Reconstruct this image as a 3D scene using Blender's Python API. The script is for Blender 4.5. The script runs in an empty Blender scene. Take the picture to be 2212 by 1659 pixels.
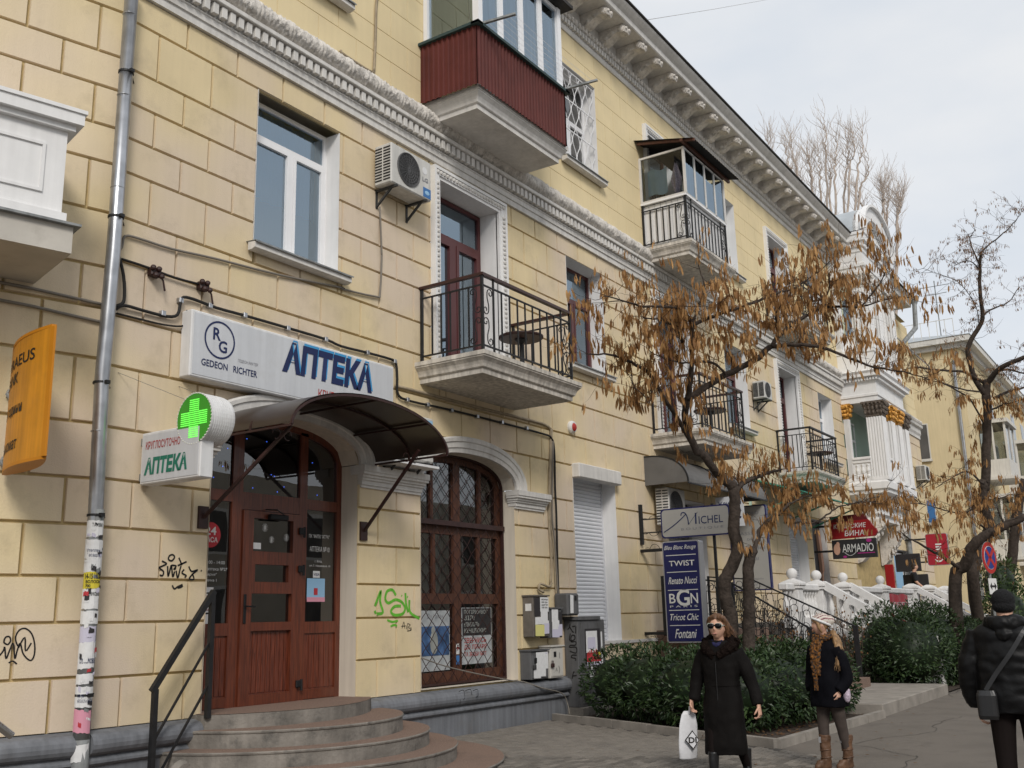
import bpy, bmesh, math, random
from mathutils import Vector, Matrix, noise
R = math.radians
rnd = random.Random(11)
scene = bpy.context.scene
COL = scene.collection

# ------------------------------------------------------------------ camera
YAW, PITCH, ROLL = R(56.633), R(13.062), R(-1.4203)
CAM = Vector((0.0, -9.7, 1.68))
FPX = 4011.2 / 4032 * 2212          # focal length in units of a 2212 px wide picture
_f = Vector((math.cos(PITCH) * math.sin(YAW), math.cos(PITCH) * math.cos(YAW), math.sin(PITCH)))
_r = Vector((math.cos(YAW), -math.sin(YAW), 0.0))
_u = _r.cross(_f)
_r, _u = _r * math.cos(ROLL) + _u * math.sin(ROLL), _u * math.cos(ROLL) - _r * math.sin(ROLL)
cam_data = bpy.data.cameras.new('camera')
cam = bpy.data.objects.new('camera', cam_data)
COL.objects.link(cam)
cam.matrix_world = Matrix(((_r.x, _u.x, -_f.x, CAM.x), (_r.y, _u.y, -_f.y, CAM.y), (_r.z, _u.z, -_f.z, CAM.z), (0, 0, 0, 1)))
cam_data.sensor_width = 36.0
cam_data.lens = 36.0 * 4011.2 / 4032
cam_data.clip_start = 0.1
cam_data.clip_end = 6000.0
scene.camera = cam

# ------------------------------------------------------------------ sky and sun (bright thin overcast)
SUN_EL, SUN_AZ = R(36.0), R(-138.0)      # azimuth of the sun seen from the scene (from +x, anticlockwise)
world = bpy.data.worlds.new('World')
scene.world = world
world.use_nodes = True
wn, wl = world.node_tree.nodes, world.node_tree.links
wn.clear()
w_out = wn.new('ShaderNodeOutputWorld')
w_bg = wn.new('ShaderNodeBackground')
w_sky = wn.new('ShaderNodeTexSky')
w_sky.sky_type = 'NISHITA'
w_sky.sun_disc = False
w_sky.sun_elevation = SUN_EL
w_sky.sun_rotation = R(90.0) - SUN_AZ
w_tc = wn.new('ShaderNodeTexCoord')
w_map = wn.new('ShaderNodeMapping')
w_map.inputs['Scale'].default_value = (1.0, 1.0, 2.4)
w_noise = wn.new('ShaderNodeTexNoise')
w_noise.inputs['Scale'].default_value = 2.6
w_noise.inputs['Detail'].default_value = 5.0
w_noise.inputs['Roughness'].default_value = 0.55
w_ramp = wn.new('ShaderNodeValToRGB')
w_ramp.color_ramp.elements[0].position = 0.30
w_ramp.color_ramp.elements[0].color = (7.3, 7.85, 8.55, 1)
w_ramp.color_ramp.elements[1].position = 0.70
w_ramp.color_ramp.elements[1].color = (9.2, 9.25, 9.3, 1)
w_mix = wn.new('ShaderNodeMixRGB')
w_mix.inputs['Fac'].default_value = 0.90          # cloud layer over the clear sky
wl.new(w_tc.outputs['Generated'], w_map.inputs['Vector'])
wl.new(w_map.outputs['Vector'], w_noise.inputs['Vector'])
wl.new(w_noise.outputs['Fac'], w_ramp.inputs['Fac'])
wl.new(w_sky.outputs['Color'], w_mix.inputs['Color1'])
wl.new(w_ramp.outputs['Color'], w_mix.inputs['Color2'])
wl.new(w_mix.outputs['Color'], w_bg.inputs['Color'])
w_bg.inputs['Strength'].default_value = 0.1
wl.new(w_bg.outputs['Background'], w_out.inputs['Surface'])

sun_data = bpy.data.lights.new('sun', 'SUN')
sun_data.energy = 2.1
sun_data.angle = R(16.0)
sun_data.color = (1.0, 0.95, 0.88)
sun = bpy.data.objects.new('sun', sun_data)
COL.objects.link(sun)
_sd = Vector((math.cos(SUN_EL) * math.cos(SUN_AZ), math.cos(SUN_EL) * math.sin(SUN_AZ), math.sin(SUN_EL)))
sun.rotation_euler = _sd.to_track_quat('Z', 'Y').to_euler()
sun.location = (0, -40, 60)

scene.render.engine = 'CYCLES'
scene.view_settings.view_transform = 'Standard'
scene.view_settings.look = 'None'
scene.view_settings.exposure = 0.0
scene.view_settings.gamma = 1.0
scene.view_settings.use_curve_mapping = False

# ------------------------------------------------------------------ measuring helpers: a photo point carried onto a real plane
CROP = {1: (0, 0, 1344), 2: (1344, 0, 1344), 3: (2688, 0, 1344), 4: (0, 1008, 1344), 5: (1344, 1008, 1344), 6: (2688, 1008, 1344),
        7: (0, 2016, 1344), 8: (1344, 2016, 1344), 9: (2688, 2016, 1344), 'A': (2400, 500, 672), 'B': (2912, 800, 672),
        'C': (3250, 1300, 782), 'D': (2400, 1750, 672), 'E': (3072, 1850, 672), 'F': (3500, 1900, 532), 'G': (2500, 2150, 672),
        'H': (3000, 2150, 672), 'L': (2000, 2300, 500)}
def px(n, x, y):
    a = CROP[n]; k = 2212 / 4032
    return ((a[0] + x * a[2] / 2212) * k, (a[1] + y * a[2] / 2212) * k)
def ray(p): return _f + _r * ((p[0] - 1106) / FPX) - _u * ((p[1] - 829.5) / FPX)
def onY(n, x, y, Y=0.0): d = ray(px(n, x, y)); return CAM + d * ((Y - CAM.y) / d.y)
def onX(n, x, y, X): d = ray(px(n, x, y)); return CAM + d * ((X - CAM.x) / d.x)
def onP(n, x, y, p, nv): d = ray(px(n, x, y)); return CAM + d * ((p - CAM).dot(nv) / d.dot(nv))
def atD(n, x, y, dep): return CAM + ray(px(n, x, y)) * dep

# ------------------------------------------------------------------ materials
MATS = {}
def mat(name, base, rough=0.75, var=0.0, vscale=3.0, bump=0.0, bscale=40.0, metal=0.0, spec=0.3, dirt=None, dirt_scale=1.3,
        dirt_amt=0.0, emit=None, estr=0.0, objvar=0.0, streak=0.0, coat=0.0, hue=None, sheen=0.0, trans=0.0):
    m = bpy.data.materials.new(name); m.use_nodes = True
    nt = m.node_tree; n, l = nt.nodes, nt.links
    b = n['Principled BSDF']
    b.inputs['Roughness'].default_value = rough
    b.inputs['Metallic'].default_value = metal
    b.inputs['Specular IOR Level'].default_value = spec
    b.inputs['Coat Weight'].default_value = coat
    b.inputs['Sheen Weight'].default_value = sheen
    geo = n.new('ShaderNodeNewGeometry')
    col = None
    rgb = n.new('ShaderNodeRGB'); rgb.outputs[0].default_value = (*base, 1)
    col = rgb.outputs[0]
    def noise_node(scale, detail=4.0, vec=None):
        t = n.new('ShaderNodeTexNoise'); t.inputs['Scale'].default_value = scale; t.inputs['Detail'].default_value = detail
        l.new(vec or geo.outputs['Position'], t.inputs['Vector']); return t
    def mul(c, fac_out, lo, hi):
        mr = n.new('ShaderNodeMapRange'); mr.inputs['From Min'].default_value = 0.3; mr.inputs['From Max'].default_value = 0.7
        mr.inputs['To Min'].default_value = lo; mr.inputs['To Max'].default_value = hi
        l.new(fac_out, mr.inputs['Value'])
        mx = n.new('ShaderNodeVectorMath'); mx.operation = 'SCALE'
        l.new(c, mx.inputs[0]); l.new(mr.outputs['Result'], mx.inputs['Scale']); return mx.outputs[0]
    if var: col = mul(col, noise_node(vscale).outputs['Fac'], 1 - var, 1 + var)
    if objvar:
        oi = n.new('ShaderNodeObjectInfo')
        mr = n.new('ShaderNodeMapRange'); mr.inputs['To Min'].default_value = 1 - objvar; mr.inputs['To Max'].default_value = 1 + objvar
        l.new(oi.outputs['Random'], mr.inputs['Value'])
        mx = n.new('ShaderNodeVectorMath'); mx.operation = 'SCALE'
        l.new(col, mx.inputs[0]); l.new(mr.outputs['Result'], mx.inputs['Scale']); col = mx.outputs[0]
    if hue:
        t = noise_node(hue[1], 2.0)
        r = n.new('ShaderNodeMapRange'); r.inputs['From Min'].default_value = 0.4; r.inputs['From Max'].default_value = 0.62
        l.new(t.outputs['Fac'], r.inputs['Value'])
        mx = n.new('ShaderNodeMixRGB'); mx.inputs['Color2'].default_value = (*hue[0], 1)
        l.new(r.outputs['Result'], mx.inputs['Fac']); l.new(col, mx.inputs['Color1']); col = mx.outputs['Color']
    if streak:
        mp = n.new('ShaderNodeMapping'); mp.inputs['Scale'].default_value = (6.0, 6.0, 0.35)
        l.new(geo.outputs['Position'], mp.inputs['Vector'])
        t = noise_node(2.2, 6.0, mp.outputs['Vector'])
        col = mul(col, t.outputs['Fac'], 1 - streak, 1 + streak * 0.35)
    if dirt:
        t = noise_node(dirt_scale, 8.0)
        t.inputs['Roughness'].default_value = 0.7
        r = n.new('ShaderNodeMapRange'); r.inputs['From Min'].default_value = 0.52; r.inputs['From Max'].default_value = 0.72
        r.inputs['To Max'].default_value = dirt_amt
        l.new(t.outputs['Fac'], r.inputs['Value'])
        mx = n.new('ShaderNodeMixRGB'); mx.inputs['Color2'].default_value = (*dirt, 1)
        l.new(r.outputs['Result'], mx.inputs['Fac']); l.new(col, mx.inputs['Color1']); col = mx.outputs['Color']
    l.new(col, b.inputs['Base Color'])
    if bump:
        t = noise_node(bscale, 6.0)
        bp = n.new('ShaderNodeBump'); bp.inputs['Strength'].default_value = bump; bp.inputs['Distance'].default_value = 0.02
        l.new(t.outputs['Fac'], bp.inputs['Height']); l.new(bp.outputs['Normal'], b.inputs['Normal'])
    if emit:
        b.inputs['Emission Color'].default_value = (*emit, 1); b.inputs['Emission Strength'].default_value = estr
    if trans:
        b.inputs['Transmission Weight'].default_value = trans
    MATS[name] = m
    return m

def glass_mat(name, tint=(0.75, 0.8, 0.8), ior=1.7, tmix=(1, 1, 1), rough=0.0):
    m = bpy.data.materials.new(name); m.use_nodes = True
    n, l = m.node_tree.nodes, m.node_tree.links
    n.clear()
    o = n.new('ShaderNodeOutputMaterial'); mix = n.new('ShaderNodeMixShader')
    tr = n.new('ShaderNodeBsdfTransparent'); tr.inputs['Color'].default_value = (*tint, 1)
    gl = n.new('ShaderNodeBsdfGlossy'); gl.inputs['Roughness'].default_value = rough; gl.inputs['Color'].default_value = (*tmix, 1)
    fr = n.new('ShaderNodeFresnel'); fr.inputs['IOR'].default_value = ior
    geo = n.new('ShaderNodeNewGeometry')
    t = n.new('ShaderNodeTexNoise'); t.inputs['Scale'].default_value = 1.1; t.inputs['Detail'].default_value = 1.0
    bp = n.new('ShaderNodeBump'); bp.inputs['Strength'].default_value = 0.06; bp.inputs['Distance'].default_value = 0.05
    l.new(geo.outputs['Position'], t.inputs['Vector']); l.new(t.outputs['Fac'], bp.inputs['Height'])
    l.new(bp.outputs['Normal'], gl.inputs['Normal'])
    l.new(fr.outputs['Fac'], mix.inputs['Fac']); l.new(tr.outputs[0], mix.inputs[1]); l.new(gl.outputs[0], mix.inputs[2])
    l.new(mix.outputs[0], o.inputs['Surface'])
    MATS[name] = m
    return m

def leaf_mat(name, base, base2, rough=0.45, trans=0.25, vscale=6.0, spec=0.4):
    m = bpy.data.materials.new(name); m.use_nodes = True
    n, l = m.node_tree.nodes, m.node_tree.links
    b = n['Principled BSDF']; b.inputs['Roughness'].default_value = rough; b.inputs['Specular IOR Level'].default_value = spec
    geo = n.new('ShaderNodeNewGeometry')
    mx = n.new('ShaderNodeMixRGB'); mx.inputs['Color1'].default_value = (*base, 1); mx.inputs['Color2'].default_value = (*base2, 1)
    l.new(geo.outputs['Random Per Island'], mx.inputs['Fac'])
    t = n.new('ShaderNodeTexNoise'); t.inputs['Scale'].default_value = vscale
    l.new(geo.outputs['Position'], t.inputs['Vector'])
    mr = n.new('ShaderNodeMapRange'); mr.inputs['From Min'].default_value = 0.3; mr.inputs['From Max'].default_value = 0.7
    mr.inputs['To Min'].default_value = 0.75; mr.inputs['To Max'].default_value = 1.3
    l.new(t.outputs['Fac'], mr.inputs['Value'])
    sc = n.new('ShaderNodeVectorMath'); sc.operation = 'SCALE'
    l.new(mx.outputs['Color'], sc.inputs[0]); l.new(mr.outputs['Result'], sc.inputs['Scale'])
    l.new(sc.outputs[0], b.inputs['Base Color'])
    if trans:
        o = n['Material Output']; tl = n.new('ShaderNodeBsdfTranslucent'); ms = n.new('ShaderNodeMixShader')
        ms.inputs['Fac'].default_value = trans
        l.new(sc.outputs[0], tl.inputs['Color']); l.new(b.outputs[0], ms.inputs[1]); l.new(tl.outputs[0], ms.inputs[2])
        l.new(ms.outputs[0], o.inputs['Surface'])
    MATS[name] = m
    return m

def wood_mat(name, base, dark, rough=0.4, scale=(18, 18, 1.2), coat=0.0):
    m = bpy.data.materials.new(name); m.use_nodes = True
    n, l = m.node_tree.nodes, m.node_tree.links
    b = n['Principled BSDF']; b.inputs['Roughness'].default_value = rough; b.inputs['Coat Weight'].default_value = coat
    geo = n.new('ShaderNodeNewGeometry'); mp = n.new('ShaderNodeMapping'); mp.inputs['Scale'].default_value = scale
    l.new(geo.outputs['Position'], mp.inputs['Vector'])
    t = n.new('ShaderNodeTexNoise'); t.inputs['Scale'].default_value = 2.5; t.inputs['Detail'].default_value = 6.0
    t.inputs['Distortion'].default_value = 0.6
    l.new(mp.outputs['Vector'], t.inputs['Vector'])
    r = n.new('ShaderNodeValToRGB'); r.color_ramp.elements[0].position = 0.35; r.color_ramp.elements[1].position = 0.65
    r.color_ramp.elements[0].color = (*dark, 1); r.color_ramp.elements[1].color = (*base, 1)
    l.new(t.outputs['Fac'], r.inputs['Fac']); l.new(r.outputs['Color'], b.inputs['Base Color'])
    MATS[name] = m
    return m

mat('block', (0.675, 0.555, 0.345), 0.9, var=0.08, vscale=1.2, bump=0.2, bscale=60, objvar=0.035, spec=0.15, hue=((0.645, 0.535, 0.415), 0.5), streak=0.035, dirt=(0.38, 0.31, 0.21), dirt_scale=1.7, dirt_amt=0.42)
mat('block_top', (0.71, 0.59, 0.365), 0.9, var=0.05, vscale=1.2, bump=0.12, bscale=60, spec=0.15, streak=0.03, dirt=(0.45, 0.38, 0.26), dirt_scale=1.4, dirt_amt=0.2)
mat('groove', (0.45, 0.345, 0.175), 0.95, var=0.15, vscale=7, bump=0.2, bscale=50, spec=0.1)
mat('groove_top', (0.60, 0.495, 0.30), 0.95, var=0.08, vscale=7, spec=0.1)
mat('stucco_white', (0.63, 0.61, 0.58), 0.85, var=0.06, vscale=4, bump=0.1, bscale=60, streak=0.12, dirt=(0.25, 0.23, 0.2), dirt_scale=2.2, dirt_amt=0.3, spec=0.2)
mat('stucco_stained', (0.62, 0.58, 0.52), 0.9, var=0.08, vscale=2, bump=0.15, bscale=50, streak=0.38, dirt=(0.16, 0.145, 0.13), dirt_scale=1.1, dirt_amt=0.5, spec=0.2)
mat('stucco_clean', (0.74, 0.735, 0.73), 0.8, var=0.04, vscale=3, bump=0.05, bscale=60, streak=0.06, spec=0.2)
mat('ornament', (0.62, 0.585, 0.54), 0.9, var=0.15, vscale=9, bump=0.9, bscale=30, dirt=(0.14, 0.13, 0.12), dirt_scale=7, dirt_amt=0.7, spec=0.15)  # dirt blotches whose dark tone also stands in for shade in the crevices
mat('soffit', (0.50, 0.47, 0.42), 0.9, var=0.1, vscale=2, bump=0.1, bscale=30, dirt=(0.2, 0.17, 0.14), dirt_scale=1.5, dirt_amt=0.35)
mat('plinth', (0.17, 0.178, 0.195), 0.75, var=0.12, vscale=2.5, bump=0.15, bscale=30, streak=0.25, dirt=(0.14, 0.13, 0.12), dirt_scale=2.0, dirt_amt=0.5)
mat('concrete', (0.205, 0.187, 0.165), 0.9, var=0.3, vscale=3, bump=0.5, bscale=22, streak=0.15, dirt=(0.05, 0.05, 0.047), dirt_scale=3.2, dirt_amt=0.85)
mat('tread', (0.215, 0.147, 0.114), 0.9, var=0.25, vscale=60, bump=0.6, bscale=70, dirt=(0.15, 0.11, 0.09), dirt_scale=1.6, dirt_amt=0.6)
mat('asphalt', (0.155, 0.136, 0.116), 0.9, var=0.2, vscale=0.9, bump=0.5, bscale=90, dirt=(0.075, 0.066, 0.058), dirt_scale=0.9, dirt_amt=0.8)
mat('paver', (0.165, 0.148, 0.128), 0.85, var=0.15, vscale=5, bump=0.25, bscale=60, objvar=0.30, dirt=(0.08, 0.075, 0.07), dirt_scale=1.0, dirt_amt=0.65)
mat('paver_joint', (0.075, 0.068, 0.06), 0.95, var=0.3, vscale=9)
mat('street', (0.25, 0.24, 0.225), 0.9, var=0.1, vscale=1.0)
mat('reveal', (0.62, 0.56, 0.47), 0.85, var=0.05, vscale=2, streak=0.12)
mat('poster_pale', (0.40, 0.42, 0.43), 0.6, var=0.12, vscale=6)
mat('poster_blue', (0.05, 0.10, 0.21), 0.5, var=0.6, vscale=7)
mat('poster_text', (0.30, 0.31, 0.29), 0.6)
mat('kerb', (0.27, 0.245, 0.215), 0.9, var=0.15, vscale=4, bump=0.3, bscale=35, dirt=(0.1, 0.09, 0.08), dirt_scale=1.5, dirt_amt=0.5)
mat('soil', (0.06, 0.045, 0.035), 0.95, var=0.4, vscale=9, bump=0.9, bscale=25)
wood_mat('wood_door', (0.150, 0.037, 0.016), (0.082, 0.020, 0.010), 0.38, coat=0.2)
wood_mat('wood_panel', (0.175, 0.042, 0.020), (0.07, 0.016, 0.008), 0.38, scale=(26, 26, 1.6), coat=0.2)
wood_mat('wood_old', (0.105, 0.037, 0.018), (0.055, 0.02, 0.011), 0.6)
mat('maroon', (0.085, 0.022, 0.022), 0.4, var=0.05, spec=0.4)
glass_mat('glass', (0.88, 0.93, 0.97), 3.8, (0.70, 0.86, 1.0))  # gloss tinted blue to imitate a blue sky mirrored in the panes
glass_mat('glass_clear', (0.8, 0.84, 0.84), 1.5)
glass_mat('glass_dark', (0.55, 0.58, 0.57), 2.1)
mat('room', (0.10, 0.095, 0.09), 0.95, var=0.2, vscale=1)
mat('room_light', (0.45, 0.43, 0.38), 0.95)
mat('curtain', (0.62, 0.65, 0.68), 0.9, streak=0.3)
mat('curtain_blue', (0.17, 0.36, 0.62), 0.9, streak=0.15)  # strong blue also stands in for the sky reflected in the window
mat('blind_green', (0.16, 0.19, 0.13), 0.8, streak=0.15)
mat('pvc', (0.78, 0.78, 0.79), 0.45, var=0.03, spec=0.4)
mat('iron', (0.012, 0.012, 0.013), 0.55, spec=0.4, var=0.3, vscale=12)
mat('iron_brown', (0.035, 0.014, 0.012), 0.5, spec=0.4, var=0.3, vscale=12)
mat('rail_wood', (0.045, 0.018, 0.014), 0.45, spec=0.4)
mat('red_sheet', (0.108, 0.024, 0.019), 0.65, var=0.2, vscale=2.5, streak=0.2, dirt=(0.08, 0.02, 0.018), dirt_scale=2.5, dirt_amt=0.5)
mat('green_trim', (0.035, 0.06, 0.06), 0.6)
mat('steel', (0.42, 0.43, 0.45), 0.32, metal=0.85, var=0.2, vscale=5, streak=0.25)
mat('steel_dull', (0.27, 0.28, 0.28), 0.6, metal=0.3, var=0.25, vscale=6, streak=0.3)
mat('chrome', (0.6, 0.6, 0.6), 0.15, metal=1.0)
mat('plastic_white', (0.68, 0.68, 0.68), 0.5, var=0.05, streak=0.1, dirt=(0.4, 0.38, 0.35), dirt_scale=2, dirt_amt=0.3)
mat('ac_body', (0.56, 0.55, 0.52), 0.5, var=0.06, streak=0.2, dirt=(0.3, 0.27, 0.24), dirt_scale=3, dirt_amt=0.4)
mat('black', (0.01, 0.01, 0.011), 0.6)
mat('dark_grey', (0.045, 0.045, 0.045), 0.6)
mat('cable', (0.018, 0.017, 0.016), 0.7)
mat('cable_paint', (0.33, 0.27, 0.19), 0.8, var=0.2, vscale=8)
mat('cable_grey', (0.20, 0.18, 0.155), 0.8)
mat('sign_face', (0.56, 0.575, 0.60), 0.35, var=0.04, spec=0.4, streak=0.08, dirt=(0.36, 0.35, 0.33), dirt_scale=3.0, dirt_amt=0.25)
mat('sign_navy', (0.012, 0.022, 0.085), 0.5)
mat('sign_cyan', (0.05, 0.28, 0.55), 0.5)
mat('sign_red', (0.36, 0.03, 0.025), 0.5)
mat('sign_green', (0.02, 0.17, 0.115), 0.5)
mat('sign_grey', (0.45, 0.45, 0.45), 0.5, var=0.03)
mat('sign_bgrey', (0.33, 0.325, 0.31), 0.5, var=0.03)
mat('sign_blue', (0.010, 0.012, 0.085), 0.35, spec=0.4, coat=0.2)
mat('silver', (0.38, 0.38, 0.39), 0.4, metal=0.4)
mat('lettering_white', (0.68, 0.68, 0.66), 0.6)
mat('lettering_black', (0.02, 0.018, 0.016), 0.6)
mat('lettering_grey', (0.2, 0.2, 0.22), 0.6)
mat('yellow_sign', (0.58, 0.24, 0.014), 0.45, var=0.1, spec=0.4, streak=0.25, dirt=(0.36, 0.15, 0.02), dirt_scale=2.5, dirt_amt=0.4)
mat('yellow_edge', (0.50, 0.19, 0.01), 0.45, var=0.06)
mat('cross_green', (0.035, 0.20, 0.02), 0.3, coat=0.4, emit=(0.05, 0.35, 0.02), estr=0.25)
mat('led', (0.1, 0.6, 0.05), 0.4, emit=(0.20, 1.0, 0.12), estr=0.95)
mat('led_blue', (0.02, 0.05, 0.6), 0.4, emit=(0.05, 0.15, 1.0), estr=2.0)
mat('bulb', (0.7, 0.7, 0.6), 0.2, spec=0.8)
mat('poly_brown', (0.040, 0.028, 0.021), 0.30, var=0.2, vscale=1.5, trans=0.0, spec=0.5)
mat('awning_grey', (0.125, 0.12, 0.115), 0.55, var=0.12, vscale=2.5, dirt=(0.05, 0.045, 0.04), dirt_scale=1.5, dirt_amt=0.5)
mat('awning_green', (0.05, 0.24, 0.17), 0.6, var=0.12)
mat('mint', (0.42, 0.56, 0.47), 0.8, var=0.05)
mat('shutter', (0.62, 0.63, 0.66), 0.45, var=0.03, spec=0.4)
mat('cabinet_grey', (0.105, 0.105, 0.108), 0.65, var=0.15, vscale=3, streak=0.2, dirt=(0.05, 0.045, 0.04), dirt_scale=2.5, dirt_amt=0.5)
mat('cabinet_brown', (0.135, 0.12, 0.105), 0.7, var=0.2, vscale=5, dirt=(0.06, 0.04, 0.03), dirt_scale=3, dirt_amt=0.6)
mat('cabinet_white', (0.50, 0.48, 0.44), 0.6, var=0.06, dirt=(0.3, 0.26, 0.22), dirt_scale=3, dirt_amt=0.4)
mat('paper', (0.66, 0.66, 0.66), 0.85, var=0.06, vscale=20)
mat('paper_yellow', (0.60, 0.50, 0.05), 0.85)
mat('paper_lemon', (0.62, 0.58, 0.22), 0.85)
mat('paper_pink', (0.62, 0.28, 0.36), 0.85)
mat('paper_lilac', (0.52, 0.50, 0.60), 0.85)
mat('paper_red', (0.45, 0.04, 0.05), 0.7)
mat('paper_blue', (0.05, 0.16, 0.38), 0.6)
mat('paper_sky', (0.28, 0.48, 0.68), 0.6)
mat('poster_dark', (0.03, 0.028, 0.03), 0.5)
mat('graffiti_black', (0.012, 0.011, 0.011), 0.7)
mat('graffiti_green', (0.12, 0.42, 0.035), 0.6, var=0.2, vscale=14)
mat('bark', (0.055, 0.042, 0.034), 0.9, var=0.35, vscale=14, bump=1.0, bscale=24)
mat('bark_pale', (0.40, 0.335, 0.285), 0.9, var=0.2, vscale=3)
mat('twig', (0.055, 0.036, 0.026), 0.9)
leaf_mat('pod', (0.21, 0.10, 0.036), (0.47, 0.275, 0.115), 0.6, 0.3, 9.0, 0.2)
leaf_mat('pod_small', (0.16, 0.085, 0.04), (0.24, 0.13, 0.06), 0.7, 0.2, 9.0, 0.2)
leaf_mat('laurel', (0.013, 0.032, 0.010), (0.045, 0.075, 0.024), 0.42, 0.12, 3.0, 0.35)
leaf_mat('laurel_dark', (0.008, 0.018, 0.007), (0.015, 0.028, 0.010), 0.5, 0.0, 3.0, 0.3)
leaf_mat('green_bush', (0.04, 0.07, 0.02), (0.07, 0.11, 0.03), 0.5, 0.2, 3.0, 0.4)
leaf_mat('dead_leaf', (0.10, 0.05, 0.025), (0.16, 0.09, 0.045), 0.8, 0.1, 3.0, 0.2)
mat('roof', (0.035, 0.033, 0.032), 0.8, var=0.2)
mat('roof_zinc', (0.42, 0.45, 0.47), 0.5, var=0.08, metal=0.2)
mat('gold', (0.50, 0.25, 0.05), 0.45, metal=0.35, var=0.3, vscale=12, bump=0.6, bscale=40)
mat('capital_brown', (0.115, 0.092, 0.075), 0.8, var=0.35, vscale=12, bump=0.8, bscale=40)
mat('yellow_wall', (0.64, 0.53, 0.33), 0.9, var=0.05, vscale=1.0, streak=0.08)
mat('far_white', (0.60, 0.58, 0.54), 0.85, var=0.05, streak=0.15)
mat('hill', (0.16, 0.17, 0.20), 1.0, var=0.15, vscale=0.02)
mat('opposite', (0.42, 0.38, 0.32), 0.9, var=0.1, vscale=0.7)
mat('sphere_white', (0.70, 0.69, 0.68), 0.7, var=0.06, vscale=6, dirt=(0.4, 0.38, 0.36), dirt_scale=4, dirt_amt=0.4)
mat('krym_red', (0.30, 0.012, 0.015), 0.45, var=0.05)
mat('krym_dark', (0.12, 0.012, 0.014), 0.5)
mat('magenta', (0.4, 0.03, 0.22), 0.5)
mat('life_red', (0.36, 0.02, 0.035), 0.45, var=0.04)
mat('road_blue', (0.018, 0.04, 0.22), 0.4)
mat('road_red', (0.42, 0.025, 0.02), 0.4)
mat('skin', (0.56, 0.33, 0.235), 0.55, var=0.05, vscale=20)
mat('lips', (0.43, 0.20, 0.16), 0.5)
mat('hair_brown', (0.115, 0.058, 0.030), 0.5, var=0.4, vscale=35)
mat('hair_blond', (0.26, 0.155, 0.075), 0.5, var=0.35, vscale=35)
mat('hair_dark', (0.045, 0.03, 0.022), 0.6)
mat('coat_black', (0.0075, 0.0065, 0.0062), 0.75, var=0.2, vscale=8, bump=0.4, bscale=9, spec=0.08)
mat('coat_navy', (0.005, 0.005, 0.007), 0.85, var=0.2, vscale=8, bump=0.35, bscale=9, spec=0.06)
mat('jacket', (0.005, 0.005, 0.0055), 0.5, var=0.2, vscale=8, bump=0.5, bscale=7, spec=0.2)
mat('fur', (0.010, 0.0065, 0.0055), 0.95, spec=0.05, bump=1.0, bscale=55, var=0.4, vscale=30)
mat('tights', (0.010, 0.007, 0.0065), 0.8, spec=0.1)
mat('boot_black', (0.010, 0.010, 0.011), 0.3, spec=0.5)
mat('boot_brown', (0.115, 0.062, 0.036), 0.5, var=0.3, vscale=12)
mat('jeans', (0.055, 0.042, 0.036), 0.85, var=0.2, vscale=14)
mat('knit_black', (0.009, 0.009, 0.010), 0.95, bump=0.8, bscale=60)
mat('bag_white', (0.62, 0.62, 0.64), 0.4, var=0.08, vscale=8, bump=0.6, bscale=7)
mat('bag_black', (0.012, 0.012, 0.013), 0.4, spec=0.5)
mat('shades', (0.004, 0.004, 0.005), 0.25, spec=0.2)
mat('shades_frame', (0.42, 0.48, 0.42), 0.4)
mat('scarf_blue', (0.02, 0.02, 0.075), 0.8, var=0.5, vscale=30)
mat('tshirt', (0.014, 0.014, 0.016), 0.9)
mat('cloth_blue', (0.40, 0.54, 0.64), 0.9, var=0.06)
mat('cloth_dots', (0.50, 0.42, 0.50), 0.9, var=0.45, vscale=40)
M = MATS

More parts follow.
